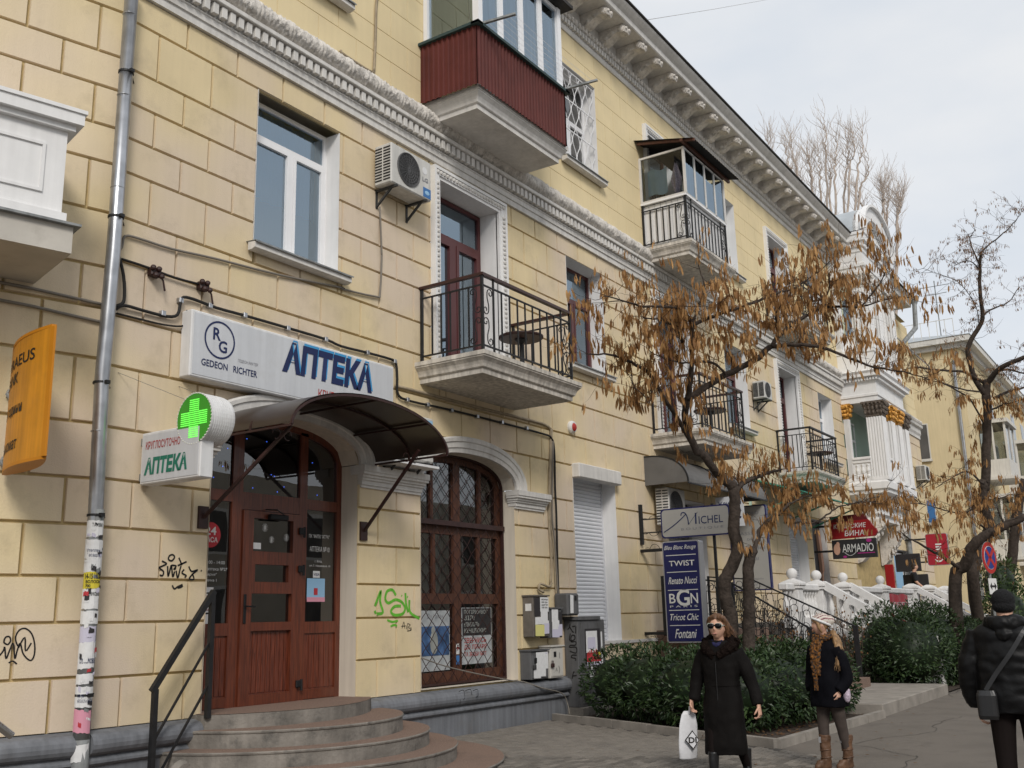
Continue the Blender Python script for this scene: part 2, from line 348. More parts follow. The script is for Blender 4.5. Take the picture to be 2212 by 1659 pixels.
# ------------------------------------------------------------------ mesh helpers
class MB:
    """collects faces; build() links them as one mesh object"""
    def __init__(s): s.v = []; s.f = []; s.m = []; s.cur = 0
    def add(s, vs, fs):
        o = len(s.v); s.v += [tuple(v) for v in vs]
        for f in fs: s.f.append(tuple(i + o for i in f)); s.m.append(s.cur)
        return s
    def quad(s, a, b, c, d): return s.add([a, b, c, d], [(0, 1, 2, 3)])
    def box(s, x0, x1, y0, y1, z0, z1):
        if x0 > x1: x0, x1 = x1, x0
        if y0 > y1: y0, y1 = y1, y0
        if z0 > z1: z0, z1 = z1, z0
        v = [(x, y, z) for x in (x0, x1) for y in (y0, y1) for z in (z0, z1)]
        return s.add(v, [(0, 1, 3, 2), (4, 6, 7, 5), (0, 4, 5, 1), (2, 3, 7, 6), (0, 2, 6, 4), (1, 5, 7, 3)])
    def bbox(s, x0, x1, y0, y1, z0, z1, b=0.01):
        """box with chamfered edges"""
        bm = bmesh.new(); bmesh.ops.create_cube(bm, size=1)
        for v in bm.verts: v.co = Vector(((x0 + x1) / 2 + v.co.x * (x1 - x0), (y0 + y1) / 2 + v.co.y * (y1 - y0), (z0 + z1) / 2 + v.co.z * (z1 - z0)))
        bmesh.ops.bevel(bm, geom=bm.edges[:], offset=b, segments=1, affect='EDGES')
        bm.verts.index_update()
        s.add([v.co for v in bm.verts], [tuple(v.index for v in f.verts) for f in bm.faces]); bm.free(); return s
    def obox(s, c, ax, ay, az):
        """box from centre and half-axes"""
        v = [c + ax * i + ay * j + az * k for i in (-1, 1) for j in (-1, 1) for k in (-1, 1)]
        return s.add(v, [(0, 1, 3, 2), (4, 6, 7, 5), (0, 4, 5, 1), (2, 3, 7, 6), (0, 2, 6, 4), (1, 5, 7, 3)])
    def tube(s, pts, rad, n=6, cap=True, closed=False):
        pts = [Vector(p) for p in pts]
        rads = rad if isinstance(rad, (list, tuple)) else [rad] * len(pts)
        N = len(pts); rings = []; up = None
        for i, p in enumerate(pts):
            a = pts[i - 1] if (i > 0 or closed) else p
            b = pts[(i + 1) % N] if (i < N - 1 or closed) else p
            t = (b - a)
            if t.length < 1e-9: t = Vector((0, 0, 1))
            t.normalize()
            if up is None: up = Vector((0, 0, 1)) if abs(t.z) < 0.9 else Vector((1, 0, 0))
            q = up - t * up.dot(t)
            if q.length < 1e-6: q = t.orthogonal()
            q.normalize(); up = q; w = t.cross(q)
            rings.append([p + (q * math.cos(2 * math.pi * (k + .5) / n) + w * math.sin(2 * math.pi * (k + .5) / n)) * rads[i] for k in range(n)])
        vs = [v for r in rings for v in r]; fs = []
        for i in range(N if closed else N - 1):
            j = (i + 1) % N
            for k in range(n): fs.append((i * n + k, i * n + (k + 1) % n, j * n + (k + 1) % n, j * n + k))
        if cap and not closed: fs.append(tuple(range(n - 1, -1, -1))); fs.append(tuple((N - 1) * n + k for k in range(n)))
        return s.add(vs, fs)
    def bar(s, a, b, w, h=None):
        """square bar from a to b"""
        a, b = Vector(a), Vector(b); t = (b - a); L = t.length; t.normalize()
        up = Vector((0, 0, 1)) if abs(t.z) < 0.9 else Vector((0, 1, 0))
        q = (up - t * up.dot(t)).normalized(); r = t.cross(q)
        return s.obox((a + b) / 2, t * (L / 2), r * (w / 2), q * ((h or w) / 2))
    def lathe(s, prof, c, n=16, axis='z', sx=1.0, sy=1.0, a0=0.0, a1=2 * math.pi):
        c = Vector(c); full = abs(a1 - a0 - 2 * math.pi) < 1e-6; vs = []; fs = []
        K = n if full else n + 1
        for (r, h) in prof:
            for k in range(K):
                a = a0 + (a1 - a0) * k / n; x, y = r * math.cos(a) * sx, r * math.sin(a) * sy
                vs.append(c + (Vector((x, y, h)) if axis == 'z' else Vector((h, x, y)) if axis == 'x' else Vector((x, h, y))))
        for i in range(len(prof) - 1):
            for k in range(n if full else n):
                k2 = (k + 1) % K if full else k + 1
                fs.append((i * K + k, i * K + k2, (i + 1) * K + k2, (i + 1) * K + k))
        if full:
            fs.append(tuple(range(K - 1, -1, -1))); fs.append(tuple((len(prof) - 1) * K + k for k in range(K)))
        return s.add(vs, fs)
    def sphere(s, c, r, n=12, m=8, sx=1, sy=1, sz=1):
        prof = [(r * math.sin(math.pi * i / m), -r * math.cos(math.pi * i / m)) for i in range(m + 1)]
        prof[0] = (1e-4, -r); prof[-1] = (1e-4, r)
        o = len(s.v); s.lathe(prof, (0, 0, 0), n)
        c = Vector(c)
        for i in range(o, len(s.v)): x, y, z = s.v[i]; s.v[i] = (c.x + x * sx, c.y + y * sy, c.z + z * sz)
        return s
    def prism(s, poly, vec, flip=False):
        """polygon (3d points) extruded by vec"""
        poly = [Vector(p) for p in poly]; vec = Vector(vec); n = len(poly)
        vs = poly + [p + vec for p in poly]
        fs = [tuple(range(n - 1, -1, -1)), tuple(range(n, 2 * n))] + [(i, (i + 1) % n, n + (i + 1) % n, n + i) for i in range(n)]
        return s.add(vs, fs)
    def extx(s, prof, x0, x1):
        """(y,z) profile extruded along x"""
        return s.prism([(x0, y, z) for y, z in prof], (x1 - x0, 0, 0))
    def ring_loft(s, rings, cap=True):
        n = len(rings[0]); vs = [v for r in rings for v in r]; fs = []
        for i in range(len(rings) - 1):
            for k in range(n): fs.append((i * n + k, i * n + (k + 1) % n, (i + 1) * n + (k + 1) % n, (i + 1) * n + k))
        if cap: fs.append(tuple(range(n - 1, -1, -1))); fs.append(tuple((len(rings) - 1) * n + k for k in range(n)))
        return s.add(vs, fs)
    def mesh(s, name, mats, smooth=False, fixn=True):
        me = bpy.data.meshes.new(name); me.from_pydata(s.v, [], s.f)
        for m in (mats if isinstance(mats, (list, tuple)) else [mats]): me.materials.append(m)
        if any(s.m): me.polygons.foreach_set('material_index', s.m)
        if fixn:
            bm = bmesh.new(); bm.from_mesh(me); bmesh.ops.recalc_face_normals(bm, faces=bm.faces[:]); bm.to_mesh(me); bm.free()
        if smooth: me.polygons.foreach_set('use_smooth', [True] * len(me.polygons))
        me.update(); return me
    def build(s, name, mats, parent=None, smooth=False, fixn=True, **kw):
        o = bpy.data.objects.new(name, s.mesh(name, mats, smooth, fixn)); COL.objects.link(o)
        if parent is not None: attach(o, parent)
        for k, v in kw.items(): o[k] = v
        return o

def attach(o, parent):
    bpy.context.view_layer.update() if False else None
    o.parent = parent
    o.matrix_parent_inverse = world_of(parent).inverted()
def world_of(o):
    m = o.matrix_basis.copy()
    if o.parent is not None: m = world_of(o.parent) @ o.matrix_parent_inverse @ m
    return m
def thing(name, label, cat, loc=(0, 0, 0), group=None):
    o = bpy.data.objects.new(name, None); COL.objects.link(o); o.location = loc; o.empty_display_size = 0.2
    o['label'] = label; o['category'] = cat
    if group: o['group'] = group
    return o
def part(name, parent, loc=(0, 0, 0)):
    o = bpy.data.objects.new(name, None); COL.objects.link(o); o.location = loc; o.empty_display_size = 0.1
    attach(o, parent); return o
def tag(o, label, cat, group=None):
    o['label'] = label; o['category'] = cat
    if group: o['group'] = group
    return o
def struct(o): o['kind'] = 'structure'; return o
def stuff(o): o['kind'] = 'stuff'; return o
def inst(name, mesh, loc, parent, rotz=0.0, scale=None):
    """another object on shared mesh data"""
    o = bpy.data.objects.new(name, mesh); COL.objects.link(o); o.location = loc; o.rotation_euler = (0, 0, rotz)
    if scale: o.scale = scale
    if parent is not None: attach(o, parent)
    return o
def copy_tree(o, delta, parent=None):
    c = o.copy(); COL.objects.link(c)
    if parent is None:
        c.location = o.location + Vector(delta)
    else:
        c.parent = parent
    for ch in [q for q in bpy.data.objects if q.parent == o]: copy_tree(ch, delta, c)
    return c

def text_mesh(s, shear=0.0, bold=0.0, spacing=1.0, space_line=1.0, align='LEFT', res=3):
    cu = bpy.data.curves.new('txt', 'FONT'); cu.body = s; cu.shear = shear; cu.offset = bold; cu.space_character = spacing
    cu.space_line = space_line; cu.align_x = align; cu.resolution_u = res; cu.fill_mode = 'FRONT'
    ob = bpy.data.objects.new('txt', cu); COL.objects.link(ob)
    dg = bpy.context.evaluated_depsgraph_get()
    me = bpy.data.meshes.new_from_object(ob.evaluated_get(dg))
    bpy.data.objects.remove(ob); bpy.data.curves.remove(cu)
    return me
def lettering(s, o, xd, zd, w, h, m, parent, name='lettering', shear=0.0, bold=0.0, spacing=1.0, fn=None, align='LEFT', space_line=1.0):
    """text fitted to a w x h box whose lower left corner is o, written along xd, up along zd"""
    me = text_mesh(s, shear, bold, spacing, space_line, align)
    xs = [v.co.x for v in me.vertices]; ys = [v.co.y for v in me.vertices]
    if not xs: return None
    x0, x1, y0, y1 = min(xs), max(xs), min(ys), max(ys)
    o = Vector(o); xd = Vector(xd).normalized(); zd = Vector(zd).normalized(); nrm = xd.cross(zd)
    for v in me.vertices:
        a = (v.co.x - x0) / (x1 - x0) * w; b = (v.co.y - y0) / max(1e-6, y1 - y0) * h
        v.co = fn(a, b) if fn else o + xd * a + zd * b
    me.materials.clear(); me.materials.append(m)
    ob = bpy.data.objects.new(name, me); COL.objects.link(ob)
    if parent is not None: attach(ob, parent)
    return ob
def ribbon(mb, pts, w, nrm, lift=0.004):
    """flat painted stroke lying on a surface with normal nrm"""
    pts = [Vector(p) for p in pts]; nrm = Vector(nrm).normalized(); N = len(pts); L = []; Rr = []
    for i, p in enumerate(pts):
        t = pts[min(i + 1, N - 1)] - pts[max(i - 1, 0)]
        if t.length < 1e-9: t = Vector((1, 0, 0))
        t.normalize(); q = nrm.cross(t)
        L.append(p + q * (w / 2) + nrm * lift); Rr.append(p - q * (w / 2) + nrm * lift)
    vs = L + Rr
    mb.add(vs, [(i, i + 1, N + i + 1, N + i) for i in range(N - 1)])
def smooth_pts(pts, k=4):
    """Catmull-Rom through the points"""
    pts = [Vector(p) for p in pts]; out = []
    for i in range(len(pts) - 1):
        p0 = pts[max(i - 1, 0)]; p1 = pts[i]; p2 = pts[i + 1]; p3 = pts[min(i + 2, len(pts) - 1)]
        for j in range(k):
            t = j / k
            out.append(0.5 * ((2 * p1) + (p2 - p0) * t + (2 * p0 - 5 * p1 + 4 * p2 - p3) * t * t + (3 * p1 - p0 - 3 * p2 + p3) * t ** 3))
    out.append(pts[-1]); return out
def evaluated(o, keep=None):
    """bake modifiers of o into its mesh"""
    dg = bpy.context.evaluated_depsgraph_get(); dg.update()
    me = bpy.data.meshes.new_from_object(o.evaluated_get(dg))
    o.modifiers.clear(); old = o.data; o.data = me
    return o
X_, Y_, Z_ = Vector((1, 0, 0)), Vector((0, 1, 0)), Vector((0, 0, 1))

# ================================================================== ground
g = MB(); g.add([(-60, -60, -0.02), (900, -60, -0.02), (900, 500, -0.02), (-60, 500, -0.02)], [(0, 1, 2, 3)])
struct(g.build('ground', M['street']))
g = MB(); g.add([(-20, -11.2, -0.006), (70, -11.2, -0.006), (70, -0.3, -0.006), (-20, 3.5, -0.006)], [(0, 1, 2, 3)])
pavement = struct(g.build('pavement', M['asphalt']))
# small paving stones by the entrance; the nearest ones are single stones
joint = MB(); joint.add([(7.2, -5.2, 0.0), (11.9, -5.9, 0.0), (13.25, -5.0, 0.0), (15.9, 0.0, 0.0), (7.2, 0.0, 0.0)], [(0, 1, 2, 3, 4)])
joint.build('paving_bed', M['paver_joint'], pavement)
pv = MB(); pl, pw, ph = 0.186, 0.086, 0.014
pv.add([(-pl/2, -pw/2, 0), (pl/2, -pw/2, 0), (pl/2, pw/2, 0), (-pl/2, pw/2, 0), (-pl/2+.006, -pw/2+.006, ph), (pl/2-.006, -pw/2+.006, ph), (pl/2-.006, pw/2-.006, ph), (-pl/2+.006, pw/2-.006, ph)],
       [(4, 5, 6, 7), (0, 1, 5, 4), (1, 2, 6, 5), (2, 3, 7, 6), (3, 0, 4, 7)])
paver_me = pv.mesh('paver', M['paver'])
spots = []
row = 0; y = -0.05
while y > -5.85:
    x = 9.0 + (0.1 if row % 2 else 0)
    while x < 16.2:
        # inside the paved patch: left of the planter kerb, right of the steps
        xk = 15.55 + (y + 0.2) * (15.55 - 13.25) / 4.7
        dx, dy = x - 9.42, y - 0.2
        if x < xk - 0.14 and dx * dx + dy * dy > 2.9 ** 2 and y > -5.2 - (x - 7.2) * 0.145:
            spots.append((x, y))
        x += 0.2
    y -= 0.1; row += 1
spots.sort(key=lambda p: (p[0] - CAM.x) ** 2 + (p[1] - CAM.y) ** 2)
def in_frame(p):
    d = Vector((p[0], p[1], 0)) - CAM; z = d.dot(_f); v = 829.5 - d.dot(_u) / z * FPX; h = 1106 + d.dot(_r) / z * FPX
    return v < 1680 and h < 2230
vis = [p for p in spots if in_frame(p)]
prest = MB()
for i, p in enumerate(vis):
    jz = rnd.uniform(-0.004, 0.004)
    if i < 290:
        o = inst('paver', paver_me, (p[0], p[1], jz), pavement, rnd.uniform(-.02, .02))
    else:
        prest.add([(p[0] + v[0], p[1] + v[1], v[2] + jz) for v in pv.v], pv.f)
if prest.v: stuff(prest.build('pavers', M['paver'], pavement))

# ================================================================== main building
B = thing('apartment_building', 'long cream stucco apartment building with rusticated blocks, white cornices and balconies', 'building', (6.62, 0, 0))
XE = 35.85                                    # bay starts
XR = 48.0                                     # far end of the wing
COURSE = [0.68, 1.20, 1.76, 2.22, 2.76, 3.28, 3.85, 4.54, 5.12, 5.77, 6.30, 6.86, 7.29, 7.74, 8.17, 8.80, 9.18]
COURSE3 = [10.0, 10.52, 10.97, 11.48, 12.0, 12.47, 13.0, 13.54, 14.02]
ARCH = [(9.42, 1.29), (13.415, 1.285)]        # centre x, half width
A_Z, A_B = 3.87, 0.47                         # springing height, rise
RECT = [  # x0,x1,z0,z1,depth  real openings in the wall
    (8.13, 10.71, 0.68, 3.87, 0.45), (12.13, 14.70, 0.72, 3.87, 0.45),
    (16.76, 18.45, 1.25, 4.45, 0.36), (20.9, 23.0, 1.40, 4.3, 0.5), (29.07, 30.62, 1.5, 4.45, 0.36), (31.2, 32.6, 1.5, 4.5, 0.3), (41.0, 43.4, 1.5, 4.0, 0.3)]
W2 = [(8.66, 10.25), (16.81, 18.32), (25.03, 26.58), (33.1, 34.62)]
D2 = [(12.62, 14.36), (20.87, 22.6), (29.12, 30.83)]
W3 = [(8.66, 10.25), (16.87, 18.37), (25.03, 26.58), (33.1, 34.62)]
for a, b in W2: RECT.append((a, b, 6.60, 8.80, 0.35))
for a, b in D2: RECT.append((a, b, 5.55, 8.90, 0.40))
for a, b in W3: RECT.append((a, b, 11.0, 13.20, 0.35))
for a, b in D2: RECT.append((a + .05, b - .05, 10.0, 13.12, 0.35))

def arch_z(x, cx, hw, b, grow=0.0):
    t = (x - cx) / (hw + grow)
    if abs(t) >= 1: return None
    return A_Z + (b + grow) * (1 - abs(t) ** 2.3) ** (1 / 2.3)

def cells(x0, x1, z0, z1):
    """pieces of a rectangle left after the openings are cut out"""
    out = [(x0, x1, z0, z1)]
    for (a, b, c, d, _) in RECT:
        nxt = []
        for (p, q, r, s) in out:
            if q <= a or p >= b or s <= c or r >= d: nxt.append((p, q, r, s)); continue
            if p < a: nxt.append((p, a, r, s))
            if q > b: nxt.append((b, q, r, s))
            lo, hi = max(p, a), min(q, b)
            if r < c: nxt.append((lo, hi, r, c))
            if s > d: nxt.append((lo, hi, d, s))
        out = nxt
    return [c for c in out if c[1] - c[0] > 0.03 and c[3] - c[2] > 0.03]

def plane_piece(mb, c, y, gap=0.0, depth=None, cham=0.0):
    """flat wall piece (or a chamfered block when depth is given), with arches cut from it"""
    p, q, r, s = c[0] + gap, c[1] - gap, c[2] + gap, c[3] - gap
    if q - p < 0.02 or s - r < 0.02: return False
    for cx, hw in ARCH:
        if q > cx - hw and p < cx + hw and s > A_Z - 0.001 and r < A_Z + A_B:
            N = max(2, int((q - p) / 0.05)); poly_lo = []; any_ok = False
            xs = [p + (q - p) * i / N for i in range(N + 1)]
            zs = []
            for xx in xs:
                az = arch_z(xx, cx, hw, A_B)
                zs.append(max(r, az) if az is not None else r)
            # split in runs where there is something left
            run = []
            def flush(run):
                if len(run) < 2: return
                lo = [(a, y, b) for a, b in run]; hi = [(a, y, s) for a, b in reversed(run)]
                if depth: mb.prism(lo + hi, (0, depth, 0))
                else: mb.add(lo + hi, [tuple(range(len(lo) + len(hi)))])
            for a, b in zip(xs, zs):
                if b < s - 0.015: run.append((a, b))
                else: flush(run); run = []
            flush(run)
            return True
    if depth:
        k = cham
        mb.add([(p, y + depth, r), (q, y + depth, r), (q, y + depth, s), (p, y + depth, s), (p + k, y, r + k), (q - k, y, r + k), (q - k, y, s - k), (p + k, y, s - k)],
               [(4, 5, 6, 7), (0, 1, 5, 4), (1, 2, 6, 5), (2, 3, 7, 6), (3, 0, 4, 7)])
    else:
        mb.quad((p, y, r), (q, y, r), (q, y, s), (p, y, s))
    return True

GY = 0.034           # groove bottom
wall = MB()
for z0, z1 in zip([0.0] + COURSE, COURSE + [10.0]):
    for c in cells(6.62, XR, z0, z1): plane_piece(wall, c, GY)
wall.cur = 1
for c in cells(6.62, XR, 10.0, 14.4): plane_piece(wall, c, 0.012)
for (a, b, c, d, dep) in RECT:           # reveals
    wall.cur = 3 if c < 1 else 2
    y0, y1 = 0.0, dep
    top_arch = any(abs((a + b) / 2 - cx) < 0.05 for cx, _ in ARCH)
    wall.quad((a, y0, c), (a, y1, c), (a, y1, d), (a, y0, d)); wall.quad((b, y0, c), (b, y1, c), (b, y1, d), (b, y0, d))
    if not top_arch: wall.quad((a, y0, d), (b, y0, d), (b, y1, d), (a, y1, d))
    wall.quad((a, y0, c), (b, y0, c), (b, y1, c), (a, y1, c))
wall.cur = 3
for cx, hw in ARCH:
    N = 28; xs = [cx - hw + 2 * hw * i / N for i in range(N + 1)]
    zz = [arch_z(min(max(x, cx - hw + 1e-4), cx + hw - 1e-4), cx, hw, A_B) for x in xs]
    for i in range(N): wall.quad((xs[i], -0.02, zz[i]), (xs[i + 1], -0.02, zz[i + 1]), (xs[i + 1], 0.45, zz[i + 1]), (xs[i], 0.45, zz[i]))
wall.cur = 1
wall.quad((XR, 0, 0), (XR, 14, 0), (XR, 14, 14.4), (XR, 0, 14.4))
wall.quad((6.62, 14, 14.7), (XR, 14, 14.7), (XR, 0.03, 14.7), (6.62, 0.03, 14.7))
wall.build('wall', [M['groove'], M['groove_top'], M['stucco_clean'], M['reveal']], B, fixn=False)

# rusticated blocks
blocks = []
for ri, (z0, z1) in enumerate(zip(COURSE, COURSE[1:])):
    ph = 7.05 if ri % 2 == (len(COURSE) - 3) % 2 else 7.46
    x = ph - 0.82
    while x < XR:
        a, b = max(x, 6.63), min(x + 0.82, XR)
        if b - a > 0.1 and not (a > XE - 0.2 and b < 39.9):
            for c in cells(a, b, z0, z1): blocks.append((c, 0.0, GY, 'block', 0.011, 0.008))
        x += 0.82
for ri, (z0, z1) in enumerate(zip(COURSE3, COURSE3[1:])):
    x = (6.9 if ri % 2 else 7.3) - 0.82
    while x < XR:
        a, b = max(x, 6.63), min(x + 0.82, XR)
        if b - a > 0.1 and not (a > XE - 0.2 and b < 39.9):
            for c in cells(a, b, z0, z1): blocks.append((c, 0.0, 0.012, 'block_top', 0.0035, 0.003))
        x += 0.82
def bkey(b):
    c = b[0]; d = Vector(((c[0] + c[1]) / 2, 0, (c[2] + c[3]) / 2)) - CAM
    z = d.dot(_f); u = 1106 + d.dot(_r) / z * FPX; v = 829.5 - d.dot(_u) / z * FPX
    ins = -60 < u < 2270 and -60 < v < 1720
    return -(c[1] - c[0]) * (c[3] - c[2]) * abs(d.y) / d.length ** 3 * (1.0 if ins else 1e-4) * (1.0 if b[3] == 'block' else 0.6)
blocks.sort(key=bkey)
rest = {'block': MB(), 'block_top': MB()}
for i, (c, y, dep, mname, gap, ch) in enumerate(blocks):
    if i < 298:
        mb = MB()
        if plane_piece(mb, c, y, gap, dep, ch) and mb.v:
            o = mb.build('stone_block', M[mname], B, fixn=False)
    else: plane_piece(rest[mname], c, y, gap, dep, ch)
stuff(rest['block'].build('stone_blocks_far', M['block'], B, fixn=False)); stuff(rest['block_top'].build('stone_blocks_upper', M['block_top'], B, fixn=False))

# plinth with its roll moulding
pln = MB()
def plinth(mb, x0, x1):
    prof = [(0.03, 0.0), (-0.10, 0.0), (-0.10, 0.34), (-0.125, 0.35), (-0.15, 0.375), (-0.15, 0.40), (-0.125, 0.43), (-0.11, 0.44)]
    for i in range(9):
        a = -math.pi / 2 + math.pi * i / 8
        prof.append((-0.11 - 0.10 * math.cos(a), 0.56 + 0.11 * math.sin(a)))
    prof += [(-0.06, 0.685), (0.03, 0.69)]
    mb.extx(prof, x0, x1)
for a_, b_ in ((6.62, 8.05), (10.8, 16.1)):
    pln = MB(); plinth(pln, a_, b_); pln.build('plinth', M['plinth'], B, smooth=False)
low = MB(); low.box(16.1, 36, -0.06, 0.03, 0, 0.69); low.build('plinth', M['plinth'], B)

# entablature between the second and third floors
ent = MB()
ent.extx([(0.03, 9.17), (-0.05, 9.17), (-0.05, 9.27), (-0.075, 9.28), (-0.075, 9.36), (-0.09, 9.375), (-0.09, 9.39), (-0.05, 9.395), (-0.05, 9.57), (-0.19, 9.575), (-0.20, 9.585), (-0.20, 9.64), (-0.15, 9.655), (-0.08, 9.68), (0.03, 9.68)], 6.62, XE)
eb_ = MB(); eb_.extx([(0.03, 9.99), (-0.03, 9.99), (-0.045, 10.01), (-0.045, 10.04), (0.03, 10.05)], 6.62, XE); eb_.build('string_course', M['stucco_white'], B)
entab = ent.build('entablature', M['stucco_white'], B)
den = MB(); den.bbox(-0.044, 0.044, -0.165, -0.04, 9.41, 9.566, 0.006)
den_me = den.mesh('dentil', M['stucco_white'])
x = 6.9
while x < XE - 0.05:
    inst('dentil', den_me, (x, 0, 0), entab); x += 0.142
# leaf garland roll, one bound length at a time
def garland_mesh(seed):
    rr = random.Random(seed); mb = MB(); n, m = 40, 16; L = 0.60
    vs = []
    for i in range(n + 1):
        t = i / n; xx = -L / 2 + L * t
        for k in range(m + 1):
            a = math.pi * (-0.05 + 1.1 * k / m)
            r = 0.145
            band = abs(t - 0.5) * 2
            if band > 0.80: r += 0.024 - 0.022 * abs((band - 0.90) / 0.10) * (1 if (band * 30) % 2 < 1 else .6)
            else:
                p = Vector((xx * 14 + seed * 7, math.cos(a) * 2.2, math.sin(a) * 2.2))
                r += 0.020 * noise.noise(p * 1.4) + 0.024 * noise.noise(p * 3.1) + 0.008 * math.sin(xx * 70 + a * 5)
            vs.append((xx, -0.085 - r * math.sin(a), 9.83 - r * math.cos(a)))
    fs = [(i * (m + 1) + k, i * (m + 1) + k + 1, (i + 1) * (m + 1) + k + 1, (i + 1) * (m + 1) + k) for i in range(n) for k in range(m)]
    mb.add(vs, fs); return mb.mesh('garland', M['ornament'], smooth=True)
gms = [garland_mesh(s) for s in range(4)]
x = 6.95; i = 0
while x < XE - 0.3:
    inst('garland', gms[i % 4], (x, 0, 0), entab); x += 0.60; i += 1

# main cornice under the eaves
cor = MB()
cor.extx([(0.03, 13.98), (-0.03, 13.98), (-0.05, 14.02), (-0.05, 14.10), (-0.035, 14.10), (-0.035, 14.22), (-0.10, 14.225), (-0.10, 14.24), (0.03, 14.24)], 6.62, XE)
cor.extx([(0.03, 14.24), (-0.07, 14.24), (-0.12, 14.27), (-0.13, 14.31), (-0.11, 14.36), (-0.07, 14.38), (-0.07, 14.66), (-0.78, 14.66), (-0.80, 14.68), (-0.80, 14.80), (-0.86, 14.84), (-0.93, 14.90), (-0.95, 14.93), (-0.95, 14.96), (0.03, 15.05)], 6.62, XE)
cornice = cor.build('cornice', M['stucco_white'], B)
gut = MB(); gut.extx([(-0.94, 14.963), (-1.0, 14.965), (-1.0, 15.0), (-0.9, 15.04), (3.0, 15.9), (3.0, 15.6)], 6.62, XE + 1.0)
gut.build('roof', M['roof'], B)
sd = MB(); x = 15.0
while x < XE: sd.box(x - 0.036, x + 0.036, -0.12, -0.03, 14.105, 14.218); x += 0.125
stuff(sd.build('small_dentils', M['stucco_white'], cornice))
eg = MB(); x = 15.0
while x < XE:
    eg.sphere((x, -0.125, 14.31), 0.062, 8, 5, .9, 0.8, 1.0); x += 0.15
stuff(eg.build('egg_moulding', M['ornament'], cornice))
def modillion_mesh():
    mb = MB()
    prof = [(-0.07, 14.655), (-0.70, 14.655)]
    for i in range(9):        # front scroll
        a = math.pi / 2 + math.pi * 1.15 * i / 8
        prof.append((-0.66 + 0.09 * math.cos(a) * 1.0, 14.555 + 0.085 * math.sin(a)))
    prof += [(-0.52, 14.50), (-0.38, 14.44), (-0.24, 14.36), (-0.14, 14.34), (-0.07, 14.36)]
    mb.prism([(-0.13, y, z) for y, z in prof], (0.26, 0, 0))
    for sx in (-1, 1):        # side scrolls and leaf bumps
        mb.lathe([(0.005, 0.0), (0.075, 0.0), (0.075, 0.02), (0.05, 0.035), (0.005, 0.04)] if sx > 0 else [(0.005, 0.0), (0.075, 0.0), (0.075, -0.02), (0.05, -0.035), (0.005, -0.04)], (0.13 * sx, -0.65, 14.56), 10, 'x')
        mb.sphere((0.135 * sx, -0.25, 14.43), 0.065, 7, 5, 0.5, 1, 0.8); mb.sphere((0.135 * sx, -0.42, 14.52), 0.05, 7, 5, 0.5, 1, 0.8)
    for k in range(5): mb.sphere((-0.10 + 0.05 * k, -0.72 + 0.01 * abs(k - 2), 14.50), 0.035, 6, 4)
    mb.sphere((-0.07, -0.74, 14.56), 0.042, 7, 5); mb.sphere((0.07, -0.74, 14.56), 0.042, 7, 5)
    return mb.mesh('modillion', M['ornament'], smooth=False)
mod_me = modillion_mesh()
x = 15.3
while x < XE - 0.2:
    inst('modillion', mod_me, (x, 0, 0), cornice); x += 0.845

# arch surrounds with imposts
def arch_ring(cx, hw):
    mb = MB(); N = 30
    prof = [(0.0, -0.02), (0.0, -0.07), (0.07, -0.08), (0.085, -0.10), (0.17, -0.105), (0.185, -0.125), (0.24, -0.13), (0.265, -0.11), (0.27, 0.02)]
    rings = []
    for i in range(N + 1):
        a = math.pi * i / N
        c_, s_ = math.cos(a), math.sin(a)
        ex = 2 / 2.3
        px_ = cx - hw * math.copysign(abs(c_) ** ex, c_); pz = A_Z + A_B * abs(s_) ** ex
        qx = cx - (hw + 0.27) * math.copysign(abs(c_) ** ex, c_); qz = A_Z + (A_B + 0.24) * abs(s_) ** ex
        d = Vector((qx - px_, 0, qz - pz)); 
        if d.length < 1e-6: d = Vector((-1, 0, 0))
        d.normalize()
        rings.append([(px_ + d.x * t, y, pz + d.z * t) for t, y in prof])
    mb.ring_loft(rings); return mb
for cx, hw in ARCH: arch_ring(cx, hw).build('arch_moulding', M['stucco_white'], B, smooth=False)
def impost(x0, x1):
    mb = MB()
    for (o, z0, z1) in ((0.03, 3.56, 3.60), (0.05, 3.60, 3.665), (0.075, 3.665, 3.70), (0.10, 3.70, 3.74), (0.135, 3.74, 3.78), (0.15, 3.78, 3.868)):
        mb.box(x0 - o * .6, x1 + o * .6, -o, 0.40 if False else 0.12, z0, z1)
    return mb.build('impost', M['stucco_white'], B)
impost(10.78, 12.08); impost(14.72, 15.62); impost(7.35, 8.06)

# ------------------------------------------------------------------ windows
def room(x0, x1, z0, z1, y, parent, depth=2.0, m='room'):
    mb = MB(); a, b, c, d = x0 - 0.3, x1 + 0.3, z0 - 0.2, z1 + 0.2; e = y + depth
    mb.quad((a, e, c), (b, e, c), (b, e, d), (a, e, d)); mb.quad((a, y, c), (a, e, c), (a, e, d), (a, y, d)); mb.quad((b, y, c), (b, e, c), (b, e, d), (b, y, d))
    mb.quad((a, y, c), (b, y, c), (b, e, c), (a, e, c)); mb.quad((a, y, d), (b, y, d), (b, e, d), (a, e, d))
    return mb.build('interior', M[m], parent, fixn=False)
def frame_bars(mb, x0, x1, z0, z1, y, w=0.06, t=0.07):
    mb.box(x0, x0 + w, y, y + t, z0, z1); mb.box(x1 - w, x1, y, y + t, z0, z1)
    mb.box(x0 + w, x1 - w, y, y + t, z0, z0 + w); mb.box(x0 + w, x1 - w, y, y + t, z1 - w, z1)
